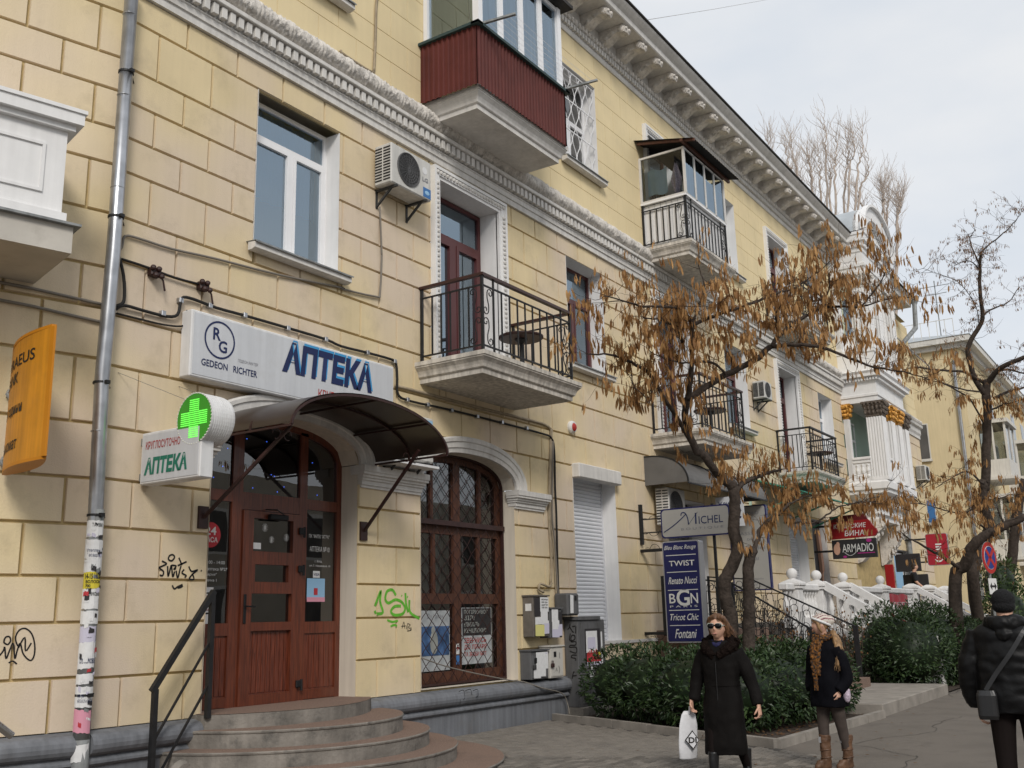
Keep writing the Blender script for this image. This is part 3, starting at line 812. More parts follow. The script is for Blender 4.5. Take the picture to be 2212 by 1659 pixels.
def window(x0, x1, z0, z1, y, parent, fm='pvc', gm='glass', transom=None, mull=None, sill=True, curtain=None, rm='room', sill_m='stucco_white'):
    mb = MB(); frame_bars(mb, x0, x1, z0, z1, y)
    panes = []
    zt = transom
    if zt: mb.box(x0 + .06, x1 - .06, y, y + .065, zt - .035, zt + .035); panes.append((x0 + .06, x1 - .06, zt + .035, z1 - .06))
    top = zt - .035 if zt else z1 - .06
    xs = [x0 + .06] + [m for m in (mull or [])] + [x1 - .06]
    for m_ in (mull or []): mb.box(m_ - .04, m_ + .04, y - .004, y + .066, z0 + .06, top)
    for i in range(len(xs) - 1):
        a = xs[i] + (.04 if i else 0); b = xs[i + 1] - (.04 if i < len(xs) - 2 else 0)
        panes.append((a, b, z0 + .06, top))
    w = mb.build('window', M[fm], parent)
    for (a, b, c, d) in panes[(1 if zt else 0):]:
        sash = MB(); frame_bars(sash, a + .004, b - .004, c + .004, d - .004, y - .012, 0.045, 0.05); sash.build('sash', M[fm], w)
    for (a, b, c, d) in panes:
        p = MB(); p.quad((a, y + .03, c), (b, y + .03, c), (b, y + .03, d), (a, y + .03, d)); p.build('pane', M[gm], w, fixn=False)
    room(x0, x1, z0, z1, y + .075, w, 1.6, rm)
    if curtain:
        cm, a, b, c, d = curtain
        mb = MB(); N = 40; vs = []
        for i in range(N + 1):
            xx = a + (b - a) * i / N; yy = y + .15 + 0.035 * math.sin(i * 1.15) + 0.02 * math.sin(i * 0.53)
            vs += [(xx, yy, c), (xx, yy, d)]
        mb.add(vs, [(2 * i, 2 * i + 2, 2 * i + 3, 2 * i + 1) for i in range(N)]); mb.build('curtain', M[cm], w, smooth=True, fixn=False)
    if sill:
        mb = MB(); mb.extx([(y - .005, z0 - .02), (-0.16, z0 - .06), (-0.16, z0 - .14), (-0.10, z0 - .16), (-0.03, z0 - .16), (-0.03, z0 - 0.045), (y - .005, z0 - .05)], x0 - .12, x1 + .12)
        mb.build('sill', M[sill_m], w)
        mb = MB(); mb.extx([(y - .01, z0 - .012), (-0.19, z0 - .052), (-0.19, z0 - .075), (-0.185, z0 - .058), (y - .01, z0 - .018)], x0 - .13, x1 + .13)
        mb.build('sill_flashing', M['steel_dull'], w)
    return w
# second floor
window(8.66, 10.25, 6.60, 8.80, 0.27, B, transom=8.28, mull=[9.55], curtain=('curtain_blue', 8.7, 10.2, 7.45, 8.78), rm='room_light')
window(16.81, 18.32, 6.60, 8.80, 0.34, B, fm='maroon', transom=8.1, mull=[17.6], curtain=('curtain', 16.9, 17.8, 6.7, 8.7))
window(25.03, 26.58, 6.60, 8.80, 0.34, B, fm='maroon', transom=8.1, mull=[25.8], curtain=('curtain', 25.1, 26.5, 6.7, 8.7))
window(33.1, 34.62, 6.60, 8.80, 0.34, B, transom=8.1, mull=[33.9], curtain=('curtain', 33.2, 34.6, 6.7, 8.7))
# third floor
window(8.66, 10.25, 11.0, 13.20, 0.34, B, transom=12.6, mull=[9.45])
gw = window(16.87, 18.37, 11.0, 13.20, 0.30, B, transom=12.2, mull=[17.62], gm='glass_dark')
window(25.03, 26.58, 11.0, 13.20, 0.34, B, transom=12.6, mull=[25.8])
window(33.1, 34.62, 11.0, 13.20, 0.34, B, transom=12.6, mull=[33.9])
# white window grille of wavy bars
gr = MB()
for k in range(9):
    x0 = 16.95 + 0.165 * k
    pts = [(x0 + 0.075 * math.sin(j * math.pi / 4 + (0 if k % 2 else math.pi)), 0.05, 11.05 + 2.1 * j / 24) for j in range(25)]
    gr.tube(pts, 0.009, 4)
for z in (11.05, 11.75, 12.45, 13.15): gr.bar((16.88, 0.05, z), (18.36, 0.05, z), 0.018)
gr.build('grille', M['pvc'], gw)

# ------------------------------------------------------------------ balcony doors with ornate casings
def casing(x0, x1, z0, z1, parent):
    mb = MB()
    for (a, b, y) in ((0.0, 0.055, -0.05), (0.055, 0.15, -0.075), (0.15, 0.20, -0.10)):
        if True:
            mb.box(x0 - b, x0 - a, y, 0.02, z0, z1 + a); mb.box(x1 + a, x1 + b, y, 0.02, z0, z1 + a); mb.box(x0 - b, x1 + b, y, 0.02, z1 + a + .001, z1 + b)
    c = mb.build('casing', M['stucco_clean'], parent)
    om = MB(); n = int((x1 - x0 + .2) / 0.085)
    for i in range(n + 1): om.sphere((x0 - .1 + (x1 - x0 + .2) * i / n, -0.085, z1 + 0.105), 0.036, 6, 4, 1, .8, 1)
    n = int((z1 - z0) / 0.085)
    for i in range(n):
        for xx in (x0 - 0.105, x1 + 0.105): om.sphere((xx, -0.085, z0 + 0.085 * i + .04), 0.036, 6, 4, 1, .8, 1)
    stuff(om.build('bead_ornament', M['stucco_white'], c))
def balcony_door(x0, x1, z0, z1, y, parent, transom):
    mb = MB(); frame_bars(mb, x0, x1, z0, z1, y, 0.07, 0.08)
    mb.box(x0 + .07, x1 - .07, y, y + .08, transom - .05, transom + .05)
    m = x0 + (x1 - x0) * 0.52; mb.box(m - .06, m + .06, y - .01, y + .07, z0 + .07, transom - .05)
    d = mb.build('balcony_door', M['maroon'], parent)
    for a, b in ((x0 + .08, m - .065), (m + .065, x1 - .08)):
        lf = MB(); frame_bars(lf, a, b, z0 + .08, transom - .06, y - .02, 0.075, 0.06); lf.build('leaf', M['maroon'], d)
    for a, b, c, e in ((x0 + .07, x1 - .07, transom + .05, z1 - .07), (x0 + .15, m - .14, z0 + .15, transom - .13), (m + .14, x1 - .15, z0 + .15, transom - .13)):
        p = MB(); p.quad((a, y + .035, c), (b, y + .035, c), (b, y + .035, e), (a, y + .035, e)); p.build('pane', M['glass'], d, fixn=False)
    room(x0, x1, z0, z1, y + .09, d, 1.5)
    cu = MB(); N = 36; vs = []
    for i in range(N + 1):
        xx = x0 + .1 + (m - x0 - .1) * i / N; yy = y + .22 + .03 * math.sin(i * 1.2)
        vs += [(xx, yy, z0 + .1), (xx, yy, transom)]
    cu.add(vs, [(2 * i, 2 * i + 2, 2 * i + 3, 2 * i + 1) for i in range(N)]); cu.build('curtain', M['curtain'], d, smooth=True, fixn=False)
for a, b in D2:
    casing(a, b, 5.62, 8.90, B); balcony_door(a + .02, b - .02, 5.62, 8.88, 0.36, B, 8.17)
for i, (a, b) in enumerate(D2):
    casing(a + .05, b - .05, 10.1, 13.12, B)
    if i: balcony_door(a + .07, b - .07, 10.1, 13.1, 0.30, B, 12.4)

# ------------------------------------------------------------------ balconies
def slab_mesh(x0, x1, yf, z0, z1, fl=0.13):
    h = z1 - z0; mb = MB()
    prof = [(0, 0), (0, .24), (.02, .26), (.035, .30), (.045, .42), (.065, .56), (.10, .68), (.115, .72), (.115, .78), (.13, .80), (.13, 1.0)]
    rings = []
    for o, t in prof:
        o = o / 0.13 * fl; z = z0 + h * t
        rings.append([(x0 - o, 0.0, z), (x0 - o, yf - o, z), (x1 + o, yf - o, z), (x1 + o, 0.0, z)])
    mb.ring_loft(rings, cap=True); return mb
def s_scroll(mb, c, ux, h, w, r=0.008):
    """pair of S scrolls filling a panel: c lower middle, ux horizontal direction"""
    c, ux = Vector(c), Vector(ux)
    def spiral(cx, cz, r0, a0, turns, sgn):
        pts = []
        for i in range(14):
            t = i / 13; rr = r0 * (1 - 0.75 * t); a = a0 + sgn * turns * 2 * math.pi * t
            pts.append(c + ux * (cx + rr * math.cos(a)) + Z_ * (cz + rr * math.sin(a)))
        return pts
    for k in range(2):
        z0 = h * k / 2; q = h / 2
        sg = 1 if k == 0 else -1
        sp1 = spiral(-w * .2 * sg, z0 + q * .80, w * .26, 0 if sg > 0 else math.pi, 1.1, 1 * sg)
        sp2 = spiral(w * .2 * sg, z0 + q * .20, w * .26, math.pi if sg > 0 else 0, 1.1, 1 * sg)
        mid = [c + ux * (w * .06 * sg) + Z_ * (z0 + q * .62), c + ux * (-w * .06 * sg) + Z_ * (z0 + q * .38)]
        mb.tube(list(reversed(sp1)) + smooth_pts([sp1[0], mid[0], mid[1], sp2[0]], 4)[1:-1] + sp2, r, 4)
def iron_railing(parent, x0, x1, yf, z0, zt, cap='rail_wood', nb_f=9, nb_s=5, pan=0.30, m='iron', wallend=0.0):
    """railing on three sides: yf front, posts, bars, scroll panels at the two front corners"""
    zb = z0 + 0.12; zm = zt - 0.17
    rl = MB()
    for (a, b) in (((x0, wallend, zm), (x0, yf, zm)), ((x0, yf, zm), (x1, yf, zm)), ((x1, yf, zm), (x1, wallend, zm)),
                   ((x0, wallend, zb), (x0, yf, zb)), ((x0, yf, zb), (x1, yf, zb)), ((x1, yf, zb), (x1, wallend, zb))): rl.bar(a, b, 0.028, 0.022)
    r = rl.build('railing', M[m], parent)
    hr = MB()
    for (a, b) in (((x0, wallend, zt), (x0, yf - .03, zt)), ((x0 - .03, yf, zt), (x1 + .03, yf, zt)), ((x1, yf - .03, zt), (x1, wallend, zt))): hr.bar(a, b, 0.075, 0.045)
    hr.build('handrail', M[cap], parent)
    po = MB(); po.box(-.02, .02, -.02, .02, z0, zt - .02); pm = po.mesh('post', M[m])
    for p in ((x0, wallend - .03), (x0, yf), (x1, yf), (x1, wallend - .03)): inst('post', pm, (p[0], p[1], 0), parent)
    ba = MB(); ba.box(-.011, .011, -.011, .011, zb, zm); bm_ = ba.mesh('baluster', M[m])
    ba2 = MB(); ba2.box(-.013, .013, -.013, .013, zb - .1, zt - .02); bm2 = ba2.mesh('baluster', M[m])
    L = (x1 - pan) - (x0 + pan)
    for i in range(nb_f + 1): inst('baluster', bm2 if i in (0, nb_f) else bm_, (x0 + pan + L * i / nb_f, yf, 0), parent)
    Ls = (wallend - .06) - (yf + pan * .85)
    for xx in (x0, x1):
        for i in range(nb_s): inst('baluster', bm_, (xx, yf + pan * .85 + Ls * i / nb_s, 0), parent)
    for (c, u, w) in (((x0 + pan / 2, yf, zb), X_, pan), ((x1 - pan / 2, yf, zb), X_, pan), ((x0, yf + pan * .42, zb), Y_, pan * .85), ((x1, yf + pan * .42, zb), Y_, pan * .85)):
        sc = MB(); s_scroll(sc, c, u, zm - zb, w, 0.009); sc.build('scroll_panel', M[m], parent)
    return r
DX = 8.25
bal = []
for k, x0 in enumerate((12.12, 20.37, 28.62)):
    s = slab_mesh(x0, x0 + 2.66, -1.2 if k < 2 else -1.02, 5.30, 5.62)
    b = s.build('balcony', M['stucco_stained'], B)
    if k == 0: iron_railing(b, x0 + .02, x0 + 2.65, -1.2, 5.62, 6.86)
    else: iron_railing(b, x0 + .02, x0 + 2.50, -1.18 if k == 1 else -0.98, 5.62, 6.86, cap='rail_wood' if k == 1 else 'iron')
    bal.append(b)
# third floor, far balcony with iron railing
b = slab_mesh(28.62, 31.2, -1.1, 9.82, 10.12).build('balcony', M['stucco_stained'], B)
iron_railing(b, 28.66, 31.1, -1.1, 10.12, 11.3, cap='iron')
# third floor, red sheet-metal balcony with glazing
b = slab_mesh(12.38, 14.95, -1.0, 9.81, 10.14).build('balcony', M['stucco_white'], B)
rs = MB(); path = [(12.17, 0.0), (12.17, -1.17), (14.95, -1.17), (14.95, 0.0)]
def corrugated(mb, a, b, z0, z1, step=0.155, d=0.022, nrm=(0, -1)):
    a, b = Vector((a[0], a[1], 0)), Vector((b[0], b[1], 0)); L = (b - a).length; t = (b - a).normalized(); n = Vector((t.y, -t.x, 0))
    N = int(L / step); vs = []
    offs = [(0, 0), (.30, 0), (.42, 1), (.72, 1), (.84, 0)]
    for i in range(N + 1):
        for o, h in offs:
            s = min((i + o) * L / (N + 0.3), L); p = a + t * s + n * (d * h); vs.append((p.x, p.y))
    n_ = len(vs); mb.add([(x, y, z0) for x, y in vs] + [(x, y, z1) for x, y in vs], [(i, i + 1, n_ + i + 1, n_ + i) for i in range(n_ - 1)])
for a, b2 in zip(path, path[1:]): corrugated(rs, a, b2, 10.1, 11.16, .098, .02)
rs.build('sheet_parapet', M['red_sheet'], b, fixn=False)
tr = MB(); zt = 11.18
tr.box(12.10, 12.24, -1.25, -0.0, zt - .03, zt + .02); tr.box(12.10, 15.03, -1.25, -1.10, zt - .028, zt + .022); tr.box(14.88, 15.03, -1.25, 0, zt - .03, zt + .02)
tr.build('parapet_trim', M['green_trim'], b)
gz = MB()
def glz(mb, p0, p1, z0, z1, n, panes, w=0.055):
    p0, p1 = Vector(p0), Vector(p1); t = (p1 - p0).normalized(); nn = Vector((t.y, -t.x, 0)); L = (p1 - p0).length
    mb.bar(p0 + Z_ * (z0 + w / 2), p1 + Z_ * (z0 + w / 2), w, w); mb.bar(p0 + Z_ * (z1 - w / 2), p1 + Z_ * (z1 - w / 2), w, w)
    for i in range(n + 1):
        q = p0 + t * (L * i / n); mb.bar(q + Z_ * z0, q + Z_ * z1, w * (1.4 if i in (0, n) else 1.8), w)
        if i < n:
            a, c = p0 + t * (L * i / n), p0 + t * (L * (i + 1) / n); panes.append([a + Z_ * z0, c + Z_ * z0, c + Z_ * z1, a + Z_ * z1])
panes = []
glz(gz, (12.30, -0.05, 0), (12.30, -1.10, 0), 11.20, 12.9, 1, panes, .085)
glz(gz, (12.30, -1.10, 0), (14.88, -1.10, 0), 11.20, 12.9, 4, panes, .075)
glz(gz, (14.88, -1.10, 0), (14.88, -0.05, 0), 11.20, 12.9, 1, panes, .085)
gz.box(12.24, 12.36, -1.16, -1.04, 11.2, 12.9); gz.box(14.82, 14.94, -1.16, -1.04, 11.2, 12.9)
gl = gz.build('glazing', M['pvc'], b)
for p in panes: mb = MB(); mb.quad(*p); mb.build('pane', M['glass'], b, fixn=False)
bl = MB(); bl.quad((12.42, -0.08, 11.2), (12.42, -1.02, 11.2), (12.42, -1.02, 12.9), (12.42, -0.08, 12.9)); bl.build('blind', M['blind_green'], b, fixn=False)
bk = MB(); bk.quad((12.40, -0.85, 11.1), (14.80, -0.85, 11.1), (14.80, -0.85, 12.9), (12.40, -0.85, 12.9)); bk.build('curtain', M['curtain'], b, fixn=False)
rf = MB(); rf.box(12.0, 15.1, -1.35, 0, 12.92, 12.99); rf.build('balcony_roof', M['roof'], b)
for (p, q) in (((12.27, -1.15, 11.22), (12.45, -1.75, 11.28)), ((14.9, -1.15, 11.22), (15.1, -1.8, 11.30))): ln = MB(); ln.bar(p, q, 0.05, 0.035); ln.build('line_bracket', M['steel_dull'], b)
wr = MB()
for i in range(6):
    y = -1.28 - 0.085 * i; wr.tube([(12.30 + 0.03 * i, y, 11.245 + .01 * i), (13.7, y, 11.215 + .01 * i), (14.95 + .03 * i, y, 11.255 + .01 * i)], 0.0035, 3)
wr.build('clothes_line', M['pvc'], b)
# third floor, glazed balcony with boards behind the bars
b = slab_mesh(20.45, 22.9, -1.12, 9.66, 9.98).build('balcony', M['stucco_stained'], B)
iron_railing(b, 20.44, 22.8, -1.12, 9.98, 11.1, cap='pvc', nb_f=9, nb_s=5)
bd = MB()
n = 0
plank = MB(); plank.box(-.068, .068, -.01, .01, 10.05, 11.06); plank_me = plank.mesh('board', M['stucco_clean'])
plank2 = MB(); plank2.box(-.01, .01, -.068, .068, 10.05, 11.06); plank2_me = plank2.mesh('board', M['stucco_clean'])
for i in range(16): inst('board', plank_me, (20.58 + 0.146 * i, -1.07, 0), b)
for i in range(7):
    for xx in (20.49, 22.75): inst('board', plank2_me, (xx, -0.98 + 0.146 * i, 0), b)
gz = MB(); panes = []
glz(gz, (20.44, -0.03, 0), (20.44, -1.14, 0), 11.12, 12.28, 1, panes, 0.05)
nclear = len(panes); glz(gz, (20.44, -1.14, 0), (22.8, -1.14, 0), 11.12, 12.28, 4, panes, 0.035)
glz(gz, (22.8, -1.14, 0), (22.8, -0.03, 0), 11.12, 12.28, 1, panes, 0.05)
gl = gz.build('glazing', M['stucco_white'], b)
for i_, p in enumerate(panes): mb = MB(); mb.quad(*p); mb.build('pane', M['glass' if i_ >= nclear else 'glass_clear'], b, fixn=False)
cb_ = MB(); cb_.quad((21.0, -.9, 11.1), (22.75, -.9, 11.1), (22.75, -.9, 12.2), (21.0, -.9, 12.2)); cb_.build('curtain', M['curtain'], b, fixn=False)  # pale sheet added behind the front panes to imitate their greyish reflection
rf = MB(); N = 44
vs = []
for i in range(N + 1):
    xx = 20.22 + 2.85 * i / N; dz = 0.025 * (i % 2)
    vs += [(xx, 0.0, 12.68 + dz), (xx, -1.48, 12.32 + dz)]
rf.add(vs, [(2 * i, 2 * i + 2, 2 * i + 3, 2 * i + 1) for i in range(N)])
rf.build('balcony_roof', M['roof'], b, fixn=False)
be = MB(); be.bar((20.2, -1.2, 12.34), (23.1, -1.2, 12.34), 0.06, 0.07); be.bar((20.3, -.05, 12.6), (20.3, -1.5, 12.3), 0.05, 0.06); be.build('roof_beam', M['wood_old'], b)

# ------------------------------------------------------------------ loggia bay at the far end
bay = part('loggia_bay', B, (XE, -0.6, 5.6))
bx0, bx1, by = XE, 39.75, -1.25
def bay_rings(prof):
    mb = MB(); mb.ring_loft([[(bx0 - o, 0.05, z), (bx0 - o, by - o, z), (bx1 + o, by - o, z), (bx1 + o, 0.05, z)] for o, z in prof]); return mb
bay_rings([(-.5, 4.75), (-.5, 4.9), (-.4, 4.95), (-.4, 5.2), (-.25, 5.25), (-.25, 5.45), (-.06, 5.55), (0.03, 5.62), (0.03, 5.72), (0.1, 5.76), (0.1, 5.98), (0.02, 6.05), (0.02, 6.08)]).build('floor_slab', M['stucco_clean'], bay)
bay_rings([(-.02, 8.80), (0.0, 8.80), (0.0, 8.98), (0.04, 9.0), (0.04, 9.08), (-.01, 9.10), (-.01, 9.52), (.03, 9.54)]).build('frieze', M['stucco_clean'], bay)
bay_rings([(0.03, 9.54), (0.03, 9.64), (0.2, 9.68), (0.2, 9.78), (0.26, 9.86), (0.05, 9.95), (0.02, 10.3), (0.02, 10.55), (0.06, 10.58), (0.06, 10.68), (0.0, 10.7)]).build('cornice', M['stucco_clean'], bay)
bay_rings([(-.02, 13.50), (0.0, 13.5), (0.0, 13.7), (0.05, 13.74), (0.05, 13.85), (-.02, 13.88), (-.02, 14.25), (0.02, 14.3), (0.02, 14.45), (0.08, 14.5), (0.08, 14.62), (0.16, 14.66), (0.16, 14.86), (0.2, 14.9), (0.2, 15.0), (0.0, 15.05)]).build('cornice', M['stucco_clean'], bay)
dn = MB()
for i in range(13):
    yy = -0.1 - 0.1 * i; dn.box(bx0 - .12, bx0, yy - .03, yy + .03, 9.55, 9.64); dn.box(bx0 - .1, bx0, yy - .03, yy + .03, 14.46, 14.56)
for i in range(38):
    xx = bx0 + 0.05 + 0.1 * i; dn.box(xx - .03, xx + .03, by - .12, by, 9.55, 9.64); dn.box(xx - .03, xx + .03, by - .1, by, 14.46, 14.56)
stuff(dn.build('small_dentils', M['stucco_clean'], bay))
def fluted_pier(cx, cy, hx, hy, z0, z1, name='column'):
    mb = MB(); n = 6; pts = []
    def side(a, b, nrm):
        out = []
        for i in range(n):
            for o, d in ((.08, 0), (.22, 0), (.30, .022), (.70, .022), (.78, 0)):
                t = (i + o) / n; out.append(a + (b - a) * t - nrm * d)
        return out
    c = [Vector((cx - hx, cy - hy, 0)), Vector((cx + hx, cy - hy, 0)), Vector((cx + hx, cy + hy, 0)), Vector((cx - hx, cy + hy, 0))]
    nr = [Vector((0, -1, 0)), Vector((1, 0, 0)), Vector((0, 1, 0)), Vector((-1, 0, 0))]
    loop = []
    for i in range(4): loop.append(c[i]); loop += side(c[i], c[(i + 1) % 4], nr[i])
    mb.ring_loft([[(p.x, p.y, z0 + .12) for p in loop], [(p.x, p.y, z1) for p in loop]])
    mb.box(cx - hx - .03, cx + hx + .03, cy - hy - .03, cy + hy + .03, z0, z0 + .07); mb.box(cx - hx - .015, cx + hx + .015, cy - hy - .015, cy + hy + .015, z0 + .07, z0 + .12)
    return mb.build(name, M['stucco_clean'], bay)
def capital(cx, cy, hx, hy, z0, z1, m):
    mb = MB(); h = z1 - z0
    prof = [(0, 0), (.02, .05), (.0, .1), (.05, .4), (.03, .45), (.09, .75), (.07, .8), (.12, .88), (.12, 1.0)]
    mb.ring_loft([[(cx - hx - o, cy - hy - o, z0 + h * t), (cx + hx + o, cy - hy - o, z0 + h * t), (cx + hx + o, cy + hy + o, z0 + h * t), (cx - hx - o, cy + hy + o, z0 + h * t)] for o, t in prof])
    rr = random.Random(int(cx * 10 + cy * 7))
    for t, o in ((.28, .05), (.55, .08), (.82, .12)):
        for sx, sy in ((-1, 0), (0, -1), (1, 0)):
            k = 5
            for i in range(k):
                q = -1 + 2 * i / (k - 1)
                p = Vector((cx + (sx * (hx + o) if sx else q * hx), cy + (sy * (hy + o) if sy else q * hy), z0 + h * t + rr.uniform(-.02, .02)))
                mb.sphere(p, rr.uniform(.03, .05), 6, 4, 1, 1, rr.uniform(1.3, 2.2))
    return mb.build('capital', M[m], bay)
# lower loggia
fluted_pier(bx0 + .27, -1.06, .27, .27, 6.05, 8.26); capital(bx0 + .27, -1.06, .27, .27, 8.26, 8.80, 'capital_brown')
fluted_pier(bx0 + 1.55, -1.06, .27, .27, 6.05, 8.26); capital(bx0 + 1.55, -1.06, .27, .27, 8.26, 8.80, 'gold')
fluted_pier(bx1 - 1.3, -1.06, .27, .27, 6.05, 8.26); capital(bx1 - 1.3, -1.06, .27, .27, 8.26, 8.80, 'gold')
fluted_pier(bx1 - .27, -1.06, .27, .27, 6.05, 8.26); capital(bx1 - .27, -1.06, .27, .27, 8.26, 8.80, 'capital_brown')
fluted_pier(bx0 + .1, -0.10, .1, .09, 6.05, 8.28, 'pilaster'); capital(bx0 + .1, -0.10, .1, .09, 8.28, 8.80, 'gold')
pb = MB(); pb.box(bx0 + .03, bx0 + .17, -0.8, -0.19, 6.08, 6.82); pb.box(bx0 - .02, bx0 + .2, -0.8, -0.19, 6.82, 6.9); pb.box(bx0 - .01, bx0 + .19, -.8, -.19, 6.70, 6.76)
for i in range(3):
    yy = -0.32 - 0.18 * i; pb.lathe([(.0, 6.2), (.05, 6.2), (.05, 6.25), (.03, 6.3), (.06, 6.42), (.035, 6.55), (.05, 6.6), (.05, 6.64), (0, 6.64)], (bx0 + .03, yy, 0), 8)
pb.build('parapet', M['stucco_clean'], bay)
pf = MB(); pf.box(bx0 + .54, bx1 - .54, by + .05, by + .2, 6.08, 6.82); pf.box(bx0 + .54, bx1 - .54, by, by + .24, 6.82, 6.9)
for i in range(14):
    xx = bx0 + .6 + .2 * i; pf.box(xx, xx + .09, by, by + .05, 6.2, 6.7)
pf.build('parapet', M['stucco_clean'], bay)
lg = MB(); lg.quad((bx0, 0.03, 6.0), (bx1, 0.03, 6.0), (bx1, 0.03, 8.85), (bx0, 0.03, 8.85)); lg.build('loggia_wall', M['mint'], bay, fixn=False)
window(bx0 + .5, bx0 + 1.4, 6.3, 8.3, -0.05, bay, transom=7.7, sill=False) if False else None
lw = MB(); frame_bars(lw, bx0 + .35, bx0 + 1.3, 6.12, 8.3, -.02, 0.07, 0.04); lw.box(bx0 + .42, bx0 + 1.23, -.02, .02, 7.6, 7.68); lw.box(bx0 + .8, bx0 + .86, -.02, .02, 6.19, 7.6)
lw2 = lw.build('window', M['pvc'], bay)
# upper loggia
fluted_pier(bx0 + .27, -1.02, .27, .27, 10.7, 12.95); capital(bx0 + .27, -1.02, .27, .27, 12.95, 13.5, 'ornament')
fluted_pier(bx0 + 1.6, -1.02, .27, .27, 10.7, 12.95); capital(bx0 + 1.6, -1.02, .27, .27, 12.95, 13.5, 'ornament')
fluted_pier(bx1 - .27, -1.02, .27, .27, 10.7, 12.95); capital(bx1 - .27, -1.02, .27, .27, 12.95, 13.5, 'ornament')
fluted_pier(bx0 + .1, -0.10, .1, .09, 10.7, 12.95, 'pilaster'); capital(bx0 + .1, -0.10, .1, .09, 12.95, 13.5, 'ornament')
gl = MB(); frame_bars(gl, bx0 + .54, bx1 - .54, 10.7, 13.5, -1.0, .07, .06); gl.build('glazing', M['pvc'], bay)
gs = MB(); gs.box(bx0 + .1, bx0 + .15, -0.75, -0.62, 10.7, 13.5); gs.box(bx0 + .1, bx0 + .15, -0.2, -0.28, 10.7, 13.5); gs.box(bx0 + .1, bx0 + .15, -0.62, -0.28, 10.7, 11.3); gs.box(bx0 + .1, bx0 + .15, -0.62, -0.28, 12.35, 12.42); gs.build('glazing', M['pvc'], bay)
gp = MB(); gp.quad((bx0 + .13, -.62, 11.3), (bx0 + .13, -.28, 11.3), (bx0 + .13, -.28, 13.5), (bx0 + .13, -.62, 13.5)); gp.build('pane', M['glass'], bay, fixn=False)
# rounded pediment
pd = MB(); N = 24; pcx = (bx0 + bx1) / 2 + .05; hw = (bx1 - bx0) / 2 + .2
outer = [(pcx - hw * math.cos(math.pi * i / N), 15.05 + 1.35 * math.sin(math.pi * i / N)) for i in range(N + 1)]
inner = [(pcx - (hw - .55) * math.cos(math.pi * i / N), 15.05 + 0.85 * math.sin(math.pi * i / N)) for i in range(N + 1)]
pd.prism([(x, by - .15, z) for x, z in outer] + [(x, by - .15, z) for x, z in reversed(inner)], (0, .35, 0))
outer2 = [(pcx - (hw + .1) * math.cos(math.pi * i / N), 15.05 + 1.44 * math.sin(math.pi * i / N)) for i in range(N + 1)]
pd.prism([(x, by - .28, z) for x, z in outer2] + [(x, by - .28, z) for x, z in reversed(outer)], (0, .2, 0))
pd.prism([(x, by + .1, z) for x, z in outer], (0, .1, 0))
for i in range(1, 20):
    a = math.pi * i / 20; pd.sphere((pcx - (hw - .62) * math.cos(a), by + .06, 15.07 + .8 * math.sin(a)), .05, 6, 4)
pd.build('pediment', M['stucco_clean'], bay)
pv_ = MB(); pv_.prism([(x, by + .2, z) for x, z in outer], (0, 4.5, 0)); pv_.build('vault_roof', M['roof_zinc'], bay, smooth=False)
# corbel brackets under the bay
for cx in (bx0 + .35, bx1 - .45):
    mb = MB(); prof = [(0.0, 4.75), (-1.0, 4.75), (-1.05, 4.6), (-.95, 4.45), (-.75, 4.3), (-.6, 4.0), (-.35, 3.75), (-.3, 3.5), (-.15, 3.35), (0, 3.3)]
    mb.prism([(cx - .22, y, z) for y, z in prof], (.44, 0, 0))
    for k in range(70):
        u_ = rnd.random(); mb.sphere((cx + rnd.uniform(-.23, .23), -0.2 - .75 * u_ + rnd.uniform(-.05, .05), 3.5 + 1.05 * u_), .05, 6, 4, 1.2, .8, 1.4)
    mb.build('corbel', M['ornament'], bay)
# wing beyond the bay
wb = MB(); wb.extx([(0.03, 9.17), (-0.05, 9.17), (-0.05, 9.3), (-.1, 9.4), (-.1, 9.6), (-.2, 9.65), (-.22, 9.75), (0.03, 9.8)], 39.9, XR)
wb.build('entablature', M['stucco_white'], B); wb = MB()
wb.extx([(.03, 13.98), (-.05, 13.98), (-.05, 14.2), (-.1, 14.3), (-.07, 14.66), (-.78, 14.66), (-.8, 14.8), (-.93, 14.9), (-.95, 14.96), (.03, 15.05)], 40.0, 45.6)
wb.build('cornice', M['stucco_white'], B)
wt = MB(); wt.tube([(39.9, -.1, 9.9), (XR, -.1, 9.9)], .12, 10); wt.build('garland', M['ornament'], B)
rf = MB(); rf.extx([(-.98, 14.963), (-1.02, 14.97), (-1.0, 15.03), (3, 15.9), (3, 15.6)], 40.0, 45.8); rf.build('roof', M['roof'], B)
# closed ground-floor openings: roller shutters and shop fronts
def roller(x0, x1, z0, z1, y):
    p = part('roller_shutter', B, ((x0 + x1) / 2, y, z0)); n = int((z1 - z0) / 0.075)
    sl = MB(); prof = [(0, 0), (-.012, .012), (-.018, .035), (-.012, .06), (0, .07)]
    sl.extx([(y + a, b) for a, b in prof] + [(y + .02, .07), (y + .02, 0)], x0, x1); me = sl.mesh('slat', M['shutter'])
    for i in range(n): inst('slat', me, (0, 0, z0 + .075 * i), p)
    g_ = MB(); g_.box(x0 - .0, x0 + .05, y - .03, y + .03, z0, z1); g_.box(x1 - .05, x1, y - .03, y + .03, z0, z1); g_.build('guide', M['shutter'], p)
    return p
p = roller(16.76, 18.45, 1.25, 4.40, 0.33)
bx = MB(); bx.bbox(16.74, 18.47, -0.16, 0.05, 4.30, 4.58, .02); bx.build('shutter_box', M['stucco_white'], p)
ls = MB(); ls.box(16.70, 20.4, -0.03, 0.33, 1.19, 1.249); ls.build('sill', M['stucco_white'], p)
roller(29.07, 30.62, 1.5, 4.45, 0.33)

